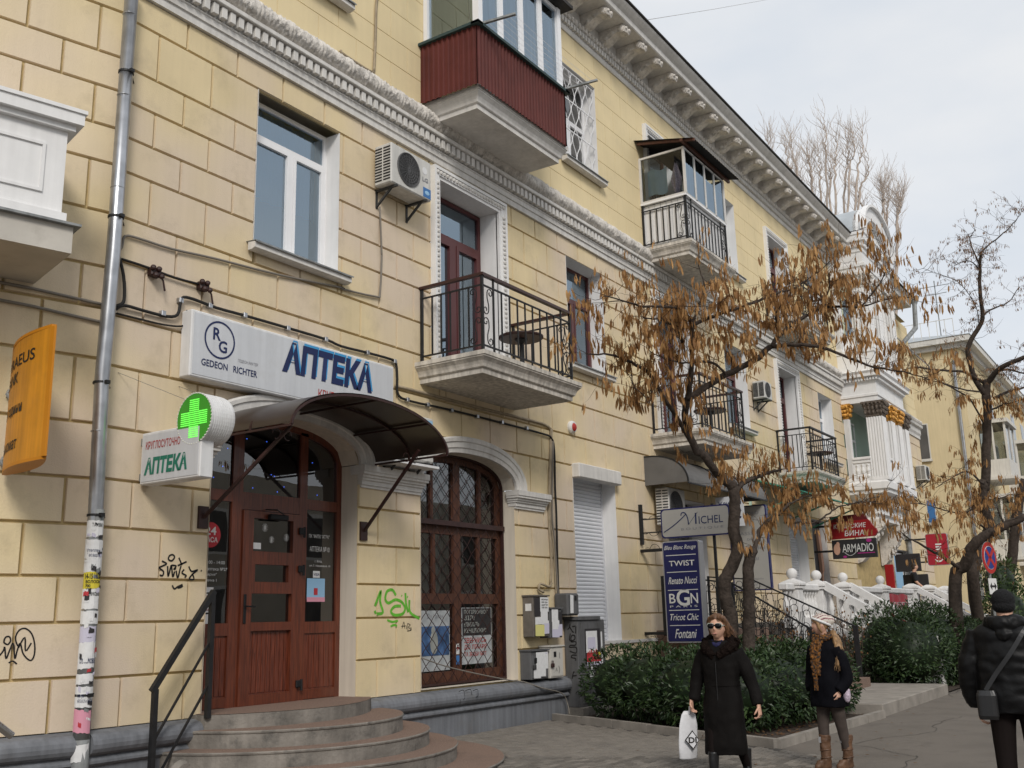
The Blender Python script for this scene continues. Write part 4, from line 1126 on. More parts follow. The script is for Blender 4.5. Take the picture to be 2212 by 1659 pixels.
# ------------------------------------------------------------------ pharmacy entrance: arched wooden door front
def arch_panel(mb, x0, x1, z0, cx, hw, y, shrink=0.0, depth=None, zb=None):
    """panel between x0..x1 from z0 up to the arch line (shrunk)"""
    N = 10; lo = [(x0, y, z0), (x1, y, z0)]; top = []
    for i in range(N + 1):
        x = x1 + (x0 - x1) * i / N
        t = min(max(x, cx - hw + shrink + 1e-3), cx + hw - shrink - 1e-3)
        az = A_Z + (A_B - shrink) * (1 - abs((t - cx) / (hw - shrink)) ** 2.3) ** (1 / 2.3)
        top.append((x, y, az))
    if depth: mb.prism(lo + top, (0, depth, 0))
    else: mb.add(lo + top, [tuple(range(len(lo) + len(top)))])
def arch_frame(mb, cx, hw, y, w=0.09, t=0.09):
    N = 30; rings = []
    ex = 2 / 2.3
    for i in range(N + 1):
        a = math.pi * i / N; c_, s_ = math.cos(a), math.sin(a)
        ox = cx - hw * math.copysign(abs(c_) ** ex, c_); oz = A_Z + A_B * abs(s_) ** ex
        ix = cx - (hw - w) * math.copysign(abs(c_) ** ex, c_); iz = A_Z + (A_B - w) * abs(s_) ** ex
        rings.append([(ox, y, oz), (ix, y, iz), (ix, y + t, iz), (ox, y + t, oz)])
    mb.ring_loft(rings)
door = part('entrance_door', B, (9.42, 0.31, 0.73))
DY = 0.30; cx, hw = ARCH[0]
mb = MB()
arch_frame(mb, cx, hw, DY, 0.09, 0.09)
mb.box(8.13, 8.24, DY, DY + .09, 0.73, 3.87); mb.box(10.62, 10.71, DY, DY + .09, 0.73, 3.87)
mb.box(8.73, 8.90, DY, DY + .09, 0.73, 4.26); mb.box(9.90, 10.04, DY, DY + .09, 0.73, 4.26)
mb.box(8.24, 8.73, DY + .002, DY + .088, 3.22, 3.36); mb.box(8.90, 9.90, DY + .002, DY + .088, 3.14, 3.36); mb.box(10.04, 10.62, DY + .002, DY + .088, 3.22, 3.36)
mb.box(8.24, 8.73, DY + .002, DY + .088, 0.74, 0.86); mb.box(10.04, 10.62, DY + .002, DY + .088, 0.74, 0.86)
mb.box(8.24, 8.73, DY + .002, DY + .088, 1.58, 1.73); mb.box(10.04, 10.62, DY + .002, DY + .088, 1.58, 1.73)
mb.build('frame', M['wood_door'], door)
lf = MB(); ly = DY - .025
lf.box(8.905, 9.075, ly, ly + .07, 0.735, 3.13); lf.box(9.765, 9.895, ly, ly + .07, 0.735, 3.13)
for z0, z1 in ((0.735, 0.86), (1.63, 1.735), (2.09, 2.235), (2.455, 2.62), (3.04, 3.13)): lf.box(9.075, 9.765, ly + .001, ly + .069, z0, z1)
lf.box(9.075, 9.12, ly + .002, ly + .068, 2.235, 2.455); lf.box(9.70, 9.765, ly + .002, ly + .068, 2.235, 2.455)
lf.build('leaf', M['wood_door'], door)
for (a, b, c, d) in ((8.24, 8.73, .86, 1.58), (9.075, 9.765, .86, 1.63), (10.04, 10.62, .86, 1.58)):
    pn = MB(); n = 9 if b - a > .6 else 6; w = (b - a) / n
    pn.box(a, b, DY + .03, DY + .06, c, d)
    for i in range(n): pn.box(a + w * i + .006, a + w * (i + 1) - .006, DY + .022, DY + .03, c + .02, d - .02)
    pn.build('panel', M['wood_panel'], door)
for (a, b, c, d) in ((8.24, 8.73, 1.73, 3.22), (9.075, 9.765, 1.735, 2.09), (9.12, 9.70, 2.235, 2.455), (9.075, 9.765, 2.62, 3.04), (10.04, 10.62, 1.73, 3.22)):
    p = MB(); p.quad((a, DY + .03, c), (b, DY + .03, c), (b, DY + .03, d), (a, DY + .03, d)); p.build('pane', M['glass_dark'], door, fixn=False)
for (a, b) in ((8.24, 8.73), (8.90, 9.90), (10.04, 10.62)):
    p = MB(); arch_panel(p, a, b, 3.36, cx, hw, DY + .03, 0.09); p.build('pane', M['glass_dark'], door, fixn=False)
ha = MB(); ha.bbox(8.94, 8.985, ly - .015, ly, 1.72, 2.08, .006); ha.tube([(8.962, ly - .01, 1.93), (8.962, ly - .06, 1.93), (9.09, ly - .06, 1.925)], .011, 6); ha.build('handle', M['black'], door)
for z in (0.95, 2.42, 2.92):
    hg = MB(); hg.bbox(9.86, 9.96, ly - .03, ly, z - .05, z + .04, .008); hg.tube([(9.955, ly - .02, z - .09), (9.955, ly - .02, z + .05)], .018, 8); hg.build('hinge', M['black'], door)
cl = MB(); cl.bbox(9.3, 9.62, ly - .07, ly, 3.03, 3.10, .01); cl.tube([(9.55, ly - .05, 3.10), (9.30, ly - .18, 3.14), (9.28, DY - .01, 3.16)], .009, 5); cl.build('door_closer', M['black'], door)
room(8.13, 10.71, 0.74, 4.2, DY + .10, door, 3.0)
fl = MB(); fl.box(8.0, 10.85, DY + .1, 3.2, .60, .73); fl.build('floor', M['room_light'], door)
# blue fairy lights hanging inside
fa = MB()
for i in range(20):
    x = 8.3 + 2.2 * rnd.random(); z = 3.05 + 1.05 * rnd.random()
    fa.sphere((x, DY + .16 + .1 * rnd.random(), z), 0.0075, 5, 4)
stuff(fa.build('fairy_lights', M['led_blue'], door))
# stickers and lettering on the glass
gy = DY + .018
def wall_text(s, x, z, w, h, m, parent, y=0.0, **k): return lettering(s, (x, y, z), X_, Z_, w, h, M[m], parent, **k)
def sticker(x0, x1, z0, z1, y, m, parent, name='sticker'):
    p = MB(); p.box(x0, x1, y - .003, y, z0, z1); return p.build(name, M[m], parent)
ck = MB(); ck.lathe([(0.0005, 0), (.155, 0), (.155, -.003), (.0005, -.003)], (8.42, gy - .001, 2.79), 28, 'y'); ck.build('sticker', M['paper_red'], door)
wall_text('24', 8.335, 2.79, .17, .10, 'lettering_white', door, gy - .006, bold=.02); wall_text('ЧАСА', 8.31, 2.70, .22, .065, 'lettering_white', door, gy - .006, bold=.02)
for z, s, w in ((2.44, 'с 13:00 - 14:00', .38), (2.36, 'ная аптека №27', .42), (2.29, '"пекарня"', .26), (2.22, 'пушкина 1', .26)): wall_text(s, 8.28, z, w, .04, 'lettering_white', door, gy - .002)
for z, s, w, x, h in ((2.84, 'ПК "ФИТК "АТЭК"', .40, 10.10, .055), (2.66, 'АПТЕКА №10', .38, 10.12, .07), (2.51, 'г. Ялта,', .14, 10.22, .035), (2.45, 'ул. Г. Наумовой, 10', .40, 10.12, .035)): wall_text(s, x, z, w, h, 'lettering_white', door, gy - .002)
sticker(8.30, 8.50, 2.16, 2.10, gy, 'paper', door); sticker(8.27, 8.46, 1.86, 2.08, gy, 'paper', door); sticker(8.36, 8.46, 1.70 + .03, 1.84, gy, 'paper', door)
ns = MB(); ns.tube([(8.365 + .045 * math.cos(a / 8 * math.pi), gy - .006, 2.02 + .045 * math.sin(a / 8 * math.pi)) for a in range(16)], .006, 4, closed=True); ns.bar((8.335, gy - .006, 2.05), (8.395, gy - .006, 1.99), .008); ns.build('no_smoking_mark', M['paper_red'], door)
wall_text('Палити\nзаборонено', 8.28, 1.875, .17, .075, 'sign_red', door, gy - .006)
sticker(10.19, 10.32, 2.31, 2.40, gy, 'paper', door); wall_text('VISA', 10.20, 2.335, .11, .035, 'sign_navy', door, gy - .006, shear=.2, bold=.02)
sticker(10.08, 10.42, 2.02, 2.30, gy, 'paper_sky', door); sticker(10.08, 10.42, 1.99, 2.05, gy - .004, 'paper_pink', door); sticker(10.21, 10.28, 2.08, 2.17, gy - .004, 'paper_red', door)
sticker(9.08, 9.24, 2.65, 2.73, gy, 'paper', door)
for (x, z, r) in ((9.30, 2.93, .055), (9.42, 2.78, .045), (9.68, 2.82, .05)):
    sn = MB()
    for k in range(6): a = math.pi * k / 6; sn.bar((x - r * math.cos(a), gy - .002, z - r * math.sin(a)), (x + r * math.cos(a), gy - .002, z + r * math.sin(a)), .008, .003)
    sn.build('snowflake', M['lettering_white'], door)

# ------------------------------------------------------------------ arched shop window behind a wire grille
win = part('arched_window', B, (13.415, 0.28, 0.72))
WY = 0.29; cx, hw = ARCH[1]
mb = MB(); arch_frame(mb, cx, hw, WY, 0.12, 0.1)
mb.box(12.13, 12.25, WY, WY + .1, .73, 3.87); mb.box(14.58, 14.70, WY, WY + .1, .73, 3.87); mb.box(12.25, 14.58, WY + .001, WY + .099, .73, .93)
mb.box(13.34, 13.52, WY + .002, WY + .098, .93, 4.24); mb.box(12.25, 14.58, WY + .003, WY + .097, 1.96, 2.12); mb.box(12.25, 14.58, WY + .003, WY + .097, 3.05, 3.2)
for x in (12.83, 14.05): mb.box(x - .035, x + .035, WY + .01, WY + .08, 2.12, 3.05)
for x in (12.78, 14.1): mb.box(x - .035, x + .035, WY + .01, WY + .08, 3.2, 4.18)
mb.build('frame', M['wood_old'], win)
for (a, b, c, d) in ((12.25, 13.34, .93, 1.96), (13.52, 14.58, .93, 1.96), (12.25, 13.34, 2.12, 3.05), (13.52, 14.58, 2.12, 3.05)):
    p = MB(); p.quad((a, WY + .05, c), (b, WY + .05, c), (b, WY + .05, d), (a, WY + .05, d)); p.build('pane', M['glass_dark'], win, fixn=False)
for (a, b) in ((12.25, 13.34), (13.52, 14.58)):
    p = MB(); arch_panel(p, a, b, 3.2, cx, hw, WY + .05, .11); p.build('pane', M['glass_dark'], win, fixn=False)
room(12.13, 14.70, .73, 4.2, WY + .11, win, 2.0)
cu = MB(); N = 50; vs = []
for i in range(N + 1):
    xx = 12.7 + .75 * i / N; yy = WY + .30 + .03 * math.sin(i * 1.1); vs += [(xx, yy, 2.0), (xx + .25, yy, 4.1)]
cu.add(vs, [(2 * i, 2 * i + 2, 2 * i + 3, 2 * i + 1) for i in range(N)]); cu.build('curtain', M['curtain'], win, smooth=True, fixn=False)
def poster(x0, x1, z0, z1, y, m, parent, name='poster'):
    p = MB(); p.box(x0, x1, y - .004, y, z0, z1); return p.build(name, M[m], parent)
py = WY + .044
poster(12.27, 13.26, .95, 1.86, py, 'poster_pale', win); poster(12.29, 13.24, 1.18, 1.62, py - .005, 'poster_blue', win)
q = MB(); q.sphere((12.85, py - .01, 1.38), .10, 10, 8, 1, .05, 1.8); q.sphere((12.83, py - .012, 1.56), .05, 8, 6, 1, .1, 1.2); q.build('figure_print', M['poster_text'], win)
wall_text('Дуфалак', 12.68, 1.72, .42, .09, 'lettering_grey', win, py - .007); sticker(12.33, 12.47, 1.69, 1.83, py - .005, 'sign_green', win)
wall_text('а', 12.355, 1.71, .09, .10, 'lettering_white', win, py - .012, bold=.03)
poster(13.58, 14.42, 1.01, 1.90, py, 'poster_pale', win); poster(13.60, 14.40, 1.46, 1.89, py - .005, 'poster_dark', win)
for s, x, z, w, h in (('ПОГІРШИВСЯ', 13.64, 1.80, .66, .065), ('ЗІР?', 13.64, 1.70, .3, .075), ('НІМІЮТЬ', 13.64, 1.60, .42, .07), ('КІНЦІВКИ?', 13.64, 1.49, .62, .08)): wall_text(s, x, z, w, h, 'poster_text', win, py - .010, bold=.015)
for s, x, z, w, h in (('ЗВЕРНИСЬ', 13.64, 1.34, .62, .085), ('ДО ЛІКАРЯ', 13.64, 1.23, .62, .085), ('ТА ЗРОБИ МРТ', 13.64, 1.13, .62, .07)): wall_text(s, x, z, w, h, 'sign_red', win, py - .007, bold=.015)
sticker(13.37, 13.45, 1.02, 1.16, WY - .002, 'paper_blue', win); sticker(13.37, 13.45, 1.18, 1.34, WY - .002, 'paper', win)
rc = MB(); rc.box(13.40, 13.42, WY - .008, WY - .003, 1.24, 1.31); rc.box(13.375, 13.445, WY - .009, WY - .004, 1.265, 1.285); rc.build('cross_mark', M['sign_red'], win)
wr = MB(); s = .27
for k in range(-20, 22):          # crimped diamond wire grille
    for sg in (-1, 1):
        pts = []
        for j in range(0, 30):
            z = .76 + j * .125; x = 12.0 + k * s + sg * (z - .76) * 1.02 + .014 * (1 if j % 2 else -1)
            az = arch_z(x, cx, hw, A_B) if abs(x - cx) < hw else None
            if az is not None and z < (az - .05): pts.append((x, 0.235 + sg * .009, z))
        if len(pts) > 1: wr.tube(pts, .0058, 4, cap=False)
wr.build('wire_grille', M['iron_brown'], win)
wf = MB(); wf.box(12.15, 12.18, .215, .265, .74, 3.87); wf.box(14.65, 14.68, .215, .265, .74, 3.87); wf.box(12.18, 14.65, .215, .265, .74, .77); wf.box(12.15, 14.68, .195, .255, 3.18, 3.26); arch_frame(wf, cx, hw - .02, .215, .03, .05); wf.build('grille_frame', M['iron_brown'], win)
# boutique door front under the grey awning
bdw = MB(); bdw.box(20.9, 23.0, .45, .5, 1.4, 4.3); bdw.build('shop_front', M['room'], B)
bp = MB(); bp.quad((20.95, .35, 1.4), (22.95, .35, 1.4), (22.95, .35, 4.25), (20.95, .35, 4.25)); bp.build('pane', M['glass_dark'], B, fixn=False)
bb = MB(); bb.box(31.2, 32.6, .2, .28, 1.5, 4.5); bb.build('dark_poster', M['poster_dark'], B)
ar = MB(); ar.tube(smooth_pts([(32.25, .17, 4.2), (32.3, .16, 3.5), (32.35, .16, 3.0), (32.32, .16, 2.5), (32.38, .16, 2.15)], 4), [.09] * 9 + [.05] * 8, 6); ar.build('arm_print', M['skin'], B)
fd = MB(); fd.box(41.0, 43.4, .2, .28, 1.5, 4.0); fd.build('shop_front', M['room'], B)
fd = MB(); frame_bars(fd, 41.05, 42.9, 2.0, 3.9, .14, .07, .05); fd.build('window', M['pvc'], B)
fp = MB(); fp.box(41.3, 42.7, .12, .15, 2.3, 3.8); fp.build('window_poster', M['paper_sky'], B)
# graffiti painted on the wall
def strokes(name, lists, crop, w, m, parent, plane=None, k=4):
    mb = MB()
    for L in lists:
        pts = [onY(crop, a, b, 0.0) if plane is None else onP(crop, a, b, plane[0], plane[1]) for a, b in L]
        if len(pts) > 2: pts = smooth_pts(pts, k)
        ribbon(mb, pts, w, plane[1] if plane else (0, -1, 0), .004)
    return mb.build(name, M[m], parent, fixn=False)
strokes('graffiti', [[(1105, 318), (1090, 305), (1098, 283), (1118, 277), (1130, 292), (1118, 312), (1105, 318)], [(1048, 318), (1078, 335), (1052, 350), (1030, 362), (1058, 385), (1052, 412), (1032, 408)],
    [(1085, 350), (1088, 418), (1104, 360), (1110, 350), (1118, 420), (1130, 385)], [(1110, 345), (1140, 350), (1125, 372), (1140, 365)], [(1140, 380), (1150, 428), (1165, 372), (1172, 350)], [(1150, 348), (1208, 322)], [(1158, 296), (1178, 345)], [(1192, 372), (1178, 395), (1205, 412), (1195, 425)],
    [(1222, 352), (1240, 385), (1280, 375), (1250, 400), (1225, 432), (1255, 436), (1245, 398)], [(1300, 378), (1306, 384)], [(1115, 475), (1128, 498), (1150, 485), (1182, 470)], [(1150, 492), (1170, 488), (1184, 478)]], 7, .020, 'graffiti_black', B)
strokes('graffiti', [[(216, 610), (235, 560), (255, 512), (250, 580), (268, 650), (228, 660)], [(352, 540), (330, 505), (295, 515), (284, 565), (305, 590), (350, 568), (392, 585), (412, 625), (395, 660), (345, 668), (320, 645), (345, 612), (385, 610)], [(414, 525), (418, 590), (432, 650)], [(440, 570), (445, 650), (505, 690)], [(215, 640), (222, 660)]], 8, .042, 'graffiti_green', B)
strokes('graffiti', [[(296, 700), (330, 712), (366, 704)], [(318, 742), (340, 732), (360, 738)], [(425, 548), (430, 552)], [(388, 540), (392, 545)]], 8, .03, 'graffiti_green', B)
strokes('graffiti', [[(392, 755), (404, 712), (410, 755)], [(388, 740), (415, 738)], [(420, 735), (422, 760)], [(428, 722), (432, 770), (448, 760), (434, 745), (446, 732), (428, 722)], [(448, 745), (452, 765), (425, 772)]], 8, .010, 'graffiti_black', B)
strokes('graffiti', [[(760, 1165), (790, 1155), (800, 1200), (790, 1215)], [(800, 1160), (835, 1150), (845, 1185)], [(850, 1160), (880, 1150), (885, 1190), (870, 1200)], [(770, 1215), (768, 1250)]], 8, .010, 'graffiti_black', B, plane=(Vector((0, -.215, 0)), Vector((0, -1, 0))))
# wall crack
strokes('crack', [[(1265, 0), (1270, 70), (1262, 130), (1275, 200)], [(1300, 970), (1310, 1100), (1305, 1200), (1320, 1300), (1335, 1430), (1330, 1560)]], 5, .006, 'groove', B)

# ================================================================== neighbouring building, turned away at the downpipe
AL = R(-15.04); LD = Vector((math.cos(AL), math.sin(AL), 0)); LN = Vector((math.sin(AL), -math.cos(AL), 0)); LP = Vector((6.62, 0, 0))
def lp(s, z, off=0.0): return LP + LD * s + LN * off + Z_ * z
B2 = thing('corner_building', 'cream block building with white boxed balcony, left of the steel downpipe', 'building', lp(-2, 0))
mb = MB(); mb.quad(lp(-9, 0, -GY), lp(0.02, 0, -GY), lp(0.02, 16, -GY), lp(-9, 16, -GY)); mb.build('wall', M['groove'], B2, fixn=False)
LC = [0.68, 1.22, 1.77, 2.24, 2.78, 3.27, 3.87, 4.59, 5.17, 5.65, 6.30, 6.9, 7.35, 7.83, 8.26, 8.85, 9.4]
for ri, (z0, z1) in enumerate(zip(LC, LC[1:])):
    s = (0.06 if ri % 2 else 0.46); first = True
    edges = [0.0]
    e = -0.34 if ri % 2 == 0 else -0.72
    while e > -4.0: edges.append(e); e -= 0.78
    for a, b in zip(edges[1:], edges):
        if a < -2.6: continue
        g0, ch = .013, .007
        p, q, r, t = a + g0, b - g0, z0 + g0, z1 - g0
        m_ = MB(); m_.add([lp(p, r, -GY), lp(q, r, -GY), lp(q, t, -GY), lp(p, t, -GY), lp(p + ch, r + ch), lp(q - ch, r + ch), lp(q - ch, t - ch), lp(p + ch, t - ch)], [(4, 5, 6, 7), (0, 1, 5, 4), (1, 2, 6, 5), (2, 3, 7, 6), (3, 0, 4, 7)])
        m_.build('stone_block', M['block'], B2, fixn=False)
mb = MB(); prof = [(-0.03, 0.0), (0.10, 0.0), (0.10, 0.34), (0.15, 0.375), (0.15, 0.40), (0.11, 0.44)] + [(0.11 + 0.10 * math.cos(-math.pi / 2 + math.pi * i / 8), 0.56 + 0.11 * math.sin(-math.pi / 2 + math.pi * i / 8)) for i in range(9)] + [(-0.03, .69)]
mb.prism([lp(-8, z, o) for o, z in prof], LD * 8.0); mb.build('plinth', M['plinth'], B2)
lb = MB()      # boxed balcony
def lbox(mb, s0, s1, o0, o1, z0, z1): mb.prism([lp(s0, z0, o0), lp(s1, z0, o0), lp(s1, z0, o1), lp(s0, z0, o1)], (0, 0, z1 - z0))
lbox(lb, -4.5, -0.88, 0, 1.12, 5.62, 5.72); lbox(lb, -4.5, -0.92, 0, 1.08, 5.72, 6.60); lbox(lb, -4.5, -0.86, 0, 1.14, 6.60, 6.66); lbox(lb, -4.5, -0.80, 0, 1.2, 6.66, 6.78); lbox(lb, -4.5, -0.78, 0, 1.22, 6.78, 6.82)
lbb = lb.build('balcony', M['stucco_clean'], B2)
for (a, b, c, d) in ((-3.5, -1.12, 5.90, 6.42),):
    fr = MB(); 
    lbox(fr, a, b, 1.08, 1.10, c, c + .03); lbox(fr, a, b, 1.08, 1.10, d - .03, d); lbox(fr, b - .03, b, 1.08, 1.10, c + .03, d - .03); fr.build('panel_moulding', M['stucco_clean'], lbb)
ls_ = MB(); lbox(ls_, -4.5, -0.76, 0, 1.22, 5.575, 5.60); ls_.build('drip_edge', M['steel_dull'], lbb)
ls_ = MB(); lbox(ls_, -4.5, -0.82, 0, 1.16, 5.30, 5.575); ls_.build('slab', M['soffit'], lbb)
strokes('graffiti', [[(-20, 950), (20, 900), (30, 875), (38, 950), (60, 900), (85, 850), (95, 950), (110, 900), (130, 850), (150, 920), (195, 962), (220, 930), (224, 860), (205, 790), (165, 755), (125, 765), (100, 810), (108, 855), (120, 870)],
    [(50, 860), (25, 845), (35, 812), (60, 808), (68, 835), (50, 860)], [(118, 880), (160, 812), (165, 900), (202, 848)], [(55, 978), (82, 966), (108, 985)]], 7, .015, 'graffiti_black', B2, plane=(LP, LN))

# ================================================================== entrance steps and handrail
ST = thing('entrance_steps', 'curved concrete steps with worn pinkish treads leading up to the wooden pharmacy door', 'steps', (9.42, -1.2, 0))
SC = (9.42, 0.18)
def step(r, z0, z1, front=None):
    N = 44; out = []
    for i in range(N + 1):
        a = math.pi + math.pi * i / N
        out.append((SC[0] + r * math.cos(a), SC[1] + r * math.sin(a)))
    out = [(x, min(y, -0.02)) for x, y in out]
    tr, rs = MB(), MB()
    e = 0.018
    # riser with rounded nose, slightly uneven
    rings = []
    for off, z in ((0.0, z0), (0.0, z1 - .035), (0.012, z1 - .028), (0.016, z1 - .012), (0.006, z1)):
        ring = []
        for (x, y) in out:
            d = Vector((x - SC[0], y - SC[1], 0)); L = d.length; d.normalize()
            wob = 0.012 * noise.noise(Vector((x * 2.3, y * 2.3, z * 3 + r)))
            ring.append((x + d.x * (off + wob), min(y + d.y * (off + wob), 0.0), z))
        rings.append(ring)
    vs = [v for rg in rings for v in rg]; n = N + 1
    rs.add(vs, [(i * n + k, i * n + k + 1, (i + 1) * n + k + 1, (i + 1) * n + k) for i in range(len(rings) - 1) for k in range(N)])
    tr.add(rings[-1], [tuple(range(n))])
    s = rs.build('step', M['concrete'], ST, smooth=False, fixn=False)
    tr.build('tread', M['tread'], s, fixn=False)
step(2.85, -0.01, 0.05); step(2.28, 0.05, 0.215); step(1.93, 0.215, 0.39); step(1.60, 0.39, 0.575)
ld = MB(); ld.box(8.02, 10.74, -0.36, 0.40, 0.5, 0.735)
ld = MB(); N = 20; pts = [(8.0 + 2.76 * i / N, -0.22 - 0.62 * math.sin(math.pi * i / N) ** .8 if 0 < i < N else -0.22) for i in range(N + 1)]
ld.prism([(x, y, .55) for x, y in pts] + [(10.76, .4, .55), (8.0, .4, .55)], (0, 0, .178)); lo_ = ld.build('landing', M['concrete'], ST)
lt = MB(); lt.add([(x, y, .733) for x, y in pts] + [(10.70, .4, .733), (8.14, .4, .733)], [tuple(range(len(pts) + 2))]); lt.build('tread', M['tread'], lo_, fixn=False)
HR = thing('handrail', 'black iron handrail with two thin rods descending beside the curved steps', 'handrail', (7.6, -0.28, 0))
mb = MB(); mb.bar((8.0, -.26, .70), (8.0, -.26, 2.08), .055); mb.build('post', M['iron'], HR)
mb = MB(); mb.bar((7.27, -.28, 0.0), (7.27, -.28, 1.06), .055); mb.build('post', M['iron'], HR)
mb = MB(); mb.bar((7.23, -.28, 1.04), (8.02, -.26, 2.09), .055, .06); mb.build('rail', M['iron'], HR)
for dz in (.55, 1.02):
    mb = MB(); mb.bar((7.28, -.28, 1.06 - dz + .02), (7.99, -.26, 2.08 - dz), .022); mb.build('rod', M['iron'], HR)
cr_ = MB(); cr_.tube([onY(7, -40, 1360, -1.4), onY(7, 75, 1450, -1.4)], .032, 12); tag(cr_.build('handrail_end', M['chrome']), 'end of a shiny steel handrail at the left picture edge', 'handrail')
sc_ = MB()
sc_.obox(Vector((11.75, -.42, .03)), Vector((.2, -.05, 0)), Vector((.012, .035, 0)), Vector((0, 0, .012))); sc_.obox(Vector((11.75, -.40, .045)), Vector((.2, -.05, 0)), Vector((.0, .006, 0)), Vector((0, 0, .02)))
tag(sc_.build('metal_bar', M['iron_brown']), 'rusty brown metal angle bar lying beside the lowest step', 'metal bar')
rl_ = MB(); rl_.lathe([(.0, -.06), (.13, -.06), (.16, -.03), (.17, 0), (.16, .03), (.13, .06), (.07, .06), (.05, .04), (.0, .04)], (7.55, -.42, .16), 18, 'y'); tag(rl_.build('stone_scroll', M['concrete']), 'weathered round stone scroll at the foot of the handrail', 'stone')

# ================================================================== arched canopy
CN = thing('door_canopy', 'arched brown polycarbonate canopy over the pharmacy door', 'canopy', (9.49, -.7, 3.9))
ccx, chw, cz, cr = 9.49, 1.45, 3.93, 0.52
def cpt(t, y): a = math.pi * t; return Vector((ccx - chw * math.cos(a), y, cz + cr * math.sin(a)))
mb = MB(); N = 30
for y0, y1 in ((-1.42, 0.0),):
    vs = [cpt(i / N, y) for i in range(N + 1) for y in (y0, y1)]
    mb.add(vs, [(2 * i, 2 * i + 2, 2 * i + 3, 2 * i + 1) for i in range(N)])
    vs = [cpt(i / N, y) - Z_ * .008 for i in range(N + 1) for y in (y0, y1)]
    mb.add(vs, [(2 * i, 2 * i + 2, 2 * i + 3, 2 * i + 1) for i in range(N)])
mb.build('canopy_sheet', M['poly_brown'], CN, smooth=True, fixn=False)
for y in (-1.42, -0.75, -0.03):
    mb = MB(); mb.tube([cpt(i / N, y) - Z_ * .03 for i in range(N + 1)], .02, 4); mb.build('rib', M['iron_brown'], CN)
for t in (0.0, .25, .5, .75, 1.0):
    mb = MB(); mb.bar(cpt(t, -1.42) - Z_ * .04, cpt(t, 0) - Z_ * .04, .025); mb.build('purlin', M['iron_brown'], CN)
for (wx, cxx) in ((8.02, 8.30), (10.83, 10.66)):
    mb = MB(); mb.bar((wx, -.03, 2.95), (cxx, -1.15, cz + .02), .035); mb.box(wx - .07, wx + .07, -.03, 0, 2.82, 3.08)
    c = Vector((cxx, -1.0, cz - .02))
    for sg in (-1, 1): mb.tube([c + Vector((sg * (.09 + .06 * math.cos(a)), 0, -.05 + .06 * math.sin(a))) for a in [math.pi * k / 8 for k in range(0, 14)]], .007, 4)
    mb.build('support_arm', M['iron_brown'], CN)

# ================================================================== pharmacy light-box sign
SG = thing('pharmacy_sign', 'long white light box sign with dark blue pharmacy lettering above the arched canopy', 'sign', (9.4, -.1, 4.6))
mb = MB(); mb.bbox(7.58, 11.27, -.19, 0.0, 4.56, 5.38, .015); mb.build('case', M['plastic_white'], SG)
mb = MB(); mb.box(7.615, 11.235, -.196, -.19, 4.595, 5.345); mb.build('face', M['sign_face'], SG)
sy = -.200
wall_text('АПТЕКА', 9.055, 4.925, 1.74, .42, 'sign_cyan', SG, sy + .001, bold=.05, shear=.12)
wall_text('АПТЕКА', 9.03, 4.89, 1.74, .42, 'sign_navy', SG, sy - .002, bold=.05, shear=.12)
wall_text('КРУГЛОСУТОЧНО', 9.70, 4.655, 1.12, .12, 'sign_red', SG, sy, bold=.012)
wall_text('GEDEON', 7.74, 4.72, .40, .085, 'sign_navy', SG, sy, bold=.015); wall_text('RICHTER', 8.23, 4.72, .385, .085, 'sign_navy', SG, sy, bold=.015); wall_text('ГЕДЕОН РИХТЕР', 8.30, 4.86, .32, .045, 'lettering_grey', SG, sy)
ring = MB(); rc_ = Vector((8.005, sy, 5.08)); vs = []
for i in range(48):
    a = 2 * math.pi * i / 48
    vs += [rc_ + Vector((.235 * math.cos(a), 0, .235 * math.sin(a))), rc_ + Vector((.212 * math.cos(a), 0, .212 * math.sin(a)))]
ring.add(vs, [(2 * i, (2 * i + 2) % 96, (2 * i + 3) % 96, 2 * i + 1) for i in range(48)]); ring.build('emblem_ring', M['sign_navy'], SG, fixn=False)
wall_text('R', 7.90, 5.07, .12, .155, 'sign_navy', SG, sy, bold=.02); wall_text('G', 7.99, 4.93, .13, .15, 'sign_navy', SG, sy, bold=.02)

# ================================================================== projecting pharmacy sign and green cross
BS = thing('blade_sign', 'white projecting sign with red and green pharmacy lettering under the lit cross', 'sign', (7.2, -.5, 3.3))
mb = MB(); mb.bbox(7.10, 7.28, -1.04, -.04, 3.24, 3.82, .012); mb.build('case', M['plastic_white'], BS)
mb = MB(); mb.box(7.094, 7.10, -1.01, -.07, 3.27, 3.79); mb.build('face', M['sign_face'], BS)
for z in (3.33, 3.73):
    mb = MB(); mb.box(7.12, 7.26, -.05, .0, z - .04, z + .04); mb.build('wall_bracket', M['steel_dull'], BS)
sd_, su_ = Vector((0, -1, 0)), Z_
lettering('КРУГЛОСУТОЧНО', (7.090, -.13, 3.625), sd_, su_, .58, .09, M['sign_red'], BS, bold=.012)
lettering('АПТЕКА', (7.090, -.12, 3.34), sd_, su_, .72, .19, M['sign_green'], BS, bold=.05, shear=.1)
GC = thing('green_cross', 'round lit green pharmacy cross sign mounted on the white projecting sign', 'sign', (7.2, -.92, 3.6))
gc = Vector((7.10, -.915, 3.885)); gr_ = .285
mb = MB(); mb.lathe([(.001, -.0), (gr_, -.0), (gr_, .02), (gr_ * .97, .03), (gr_ * .97, .30), (gr_ * .94, .33), (.001, .33)], gc, 40, 'x'); mb.build('drum', M['plastic_white'], GC)
for k in range(8):
    mb = MB(); mb.tube([gc + Vector((.05 + .03 * k, (gr_ * .975) * math.cos(a), (gr_ * .975) * math.sin(a))) for a in [2 * math.pi * i / 40 for i in range(40)]], .005, 4, closed=True); mb.build('drum_rib', M['plastic_white'], GC)
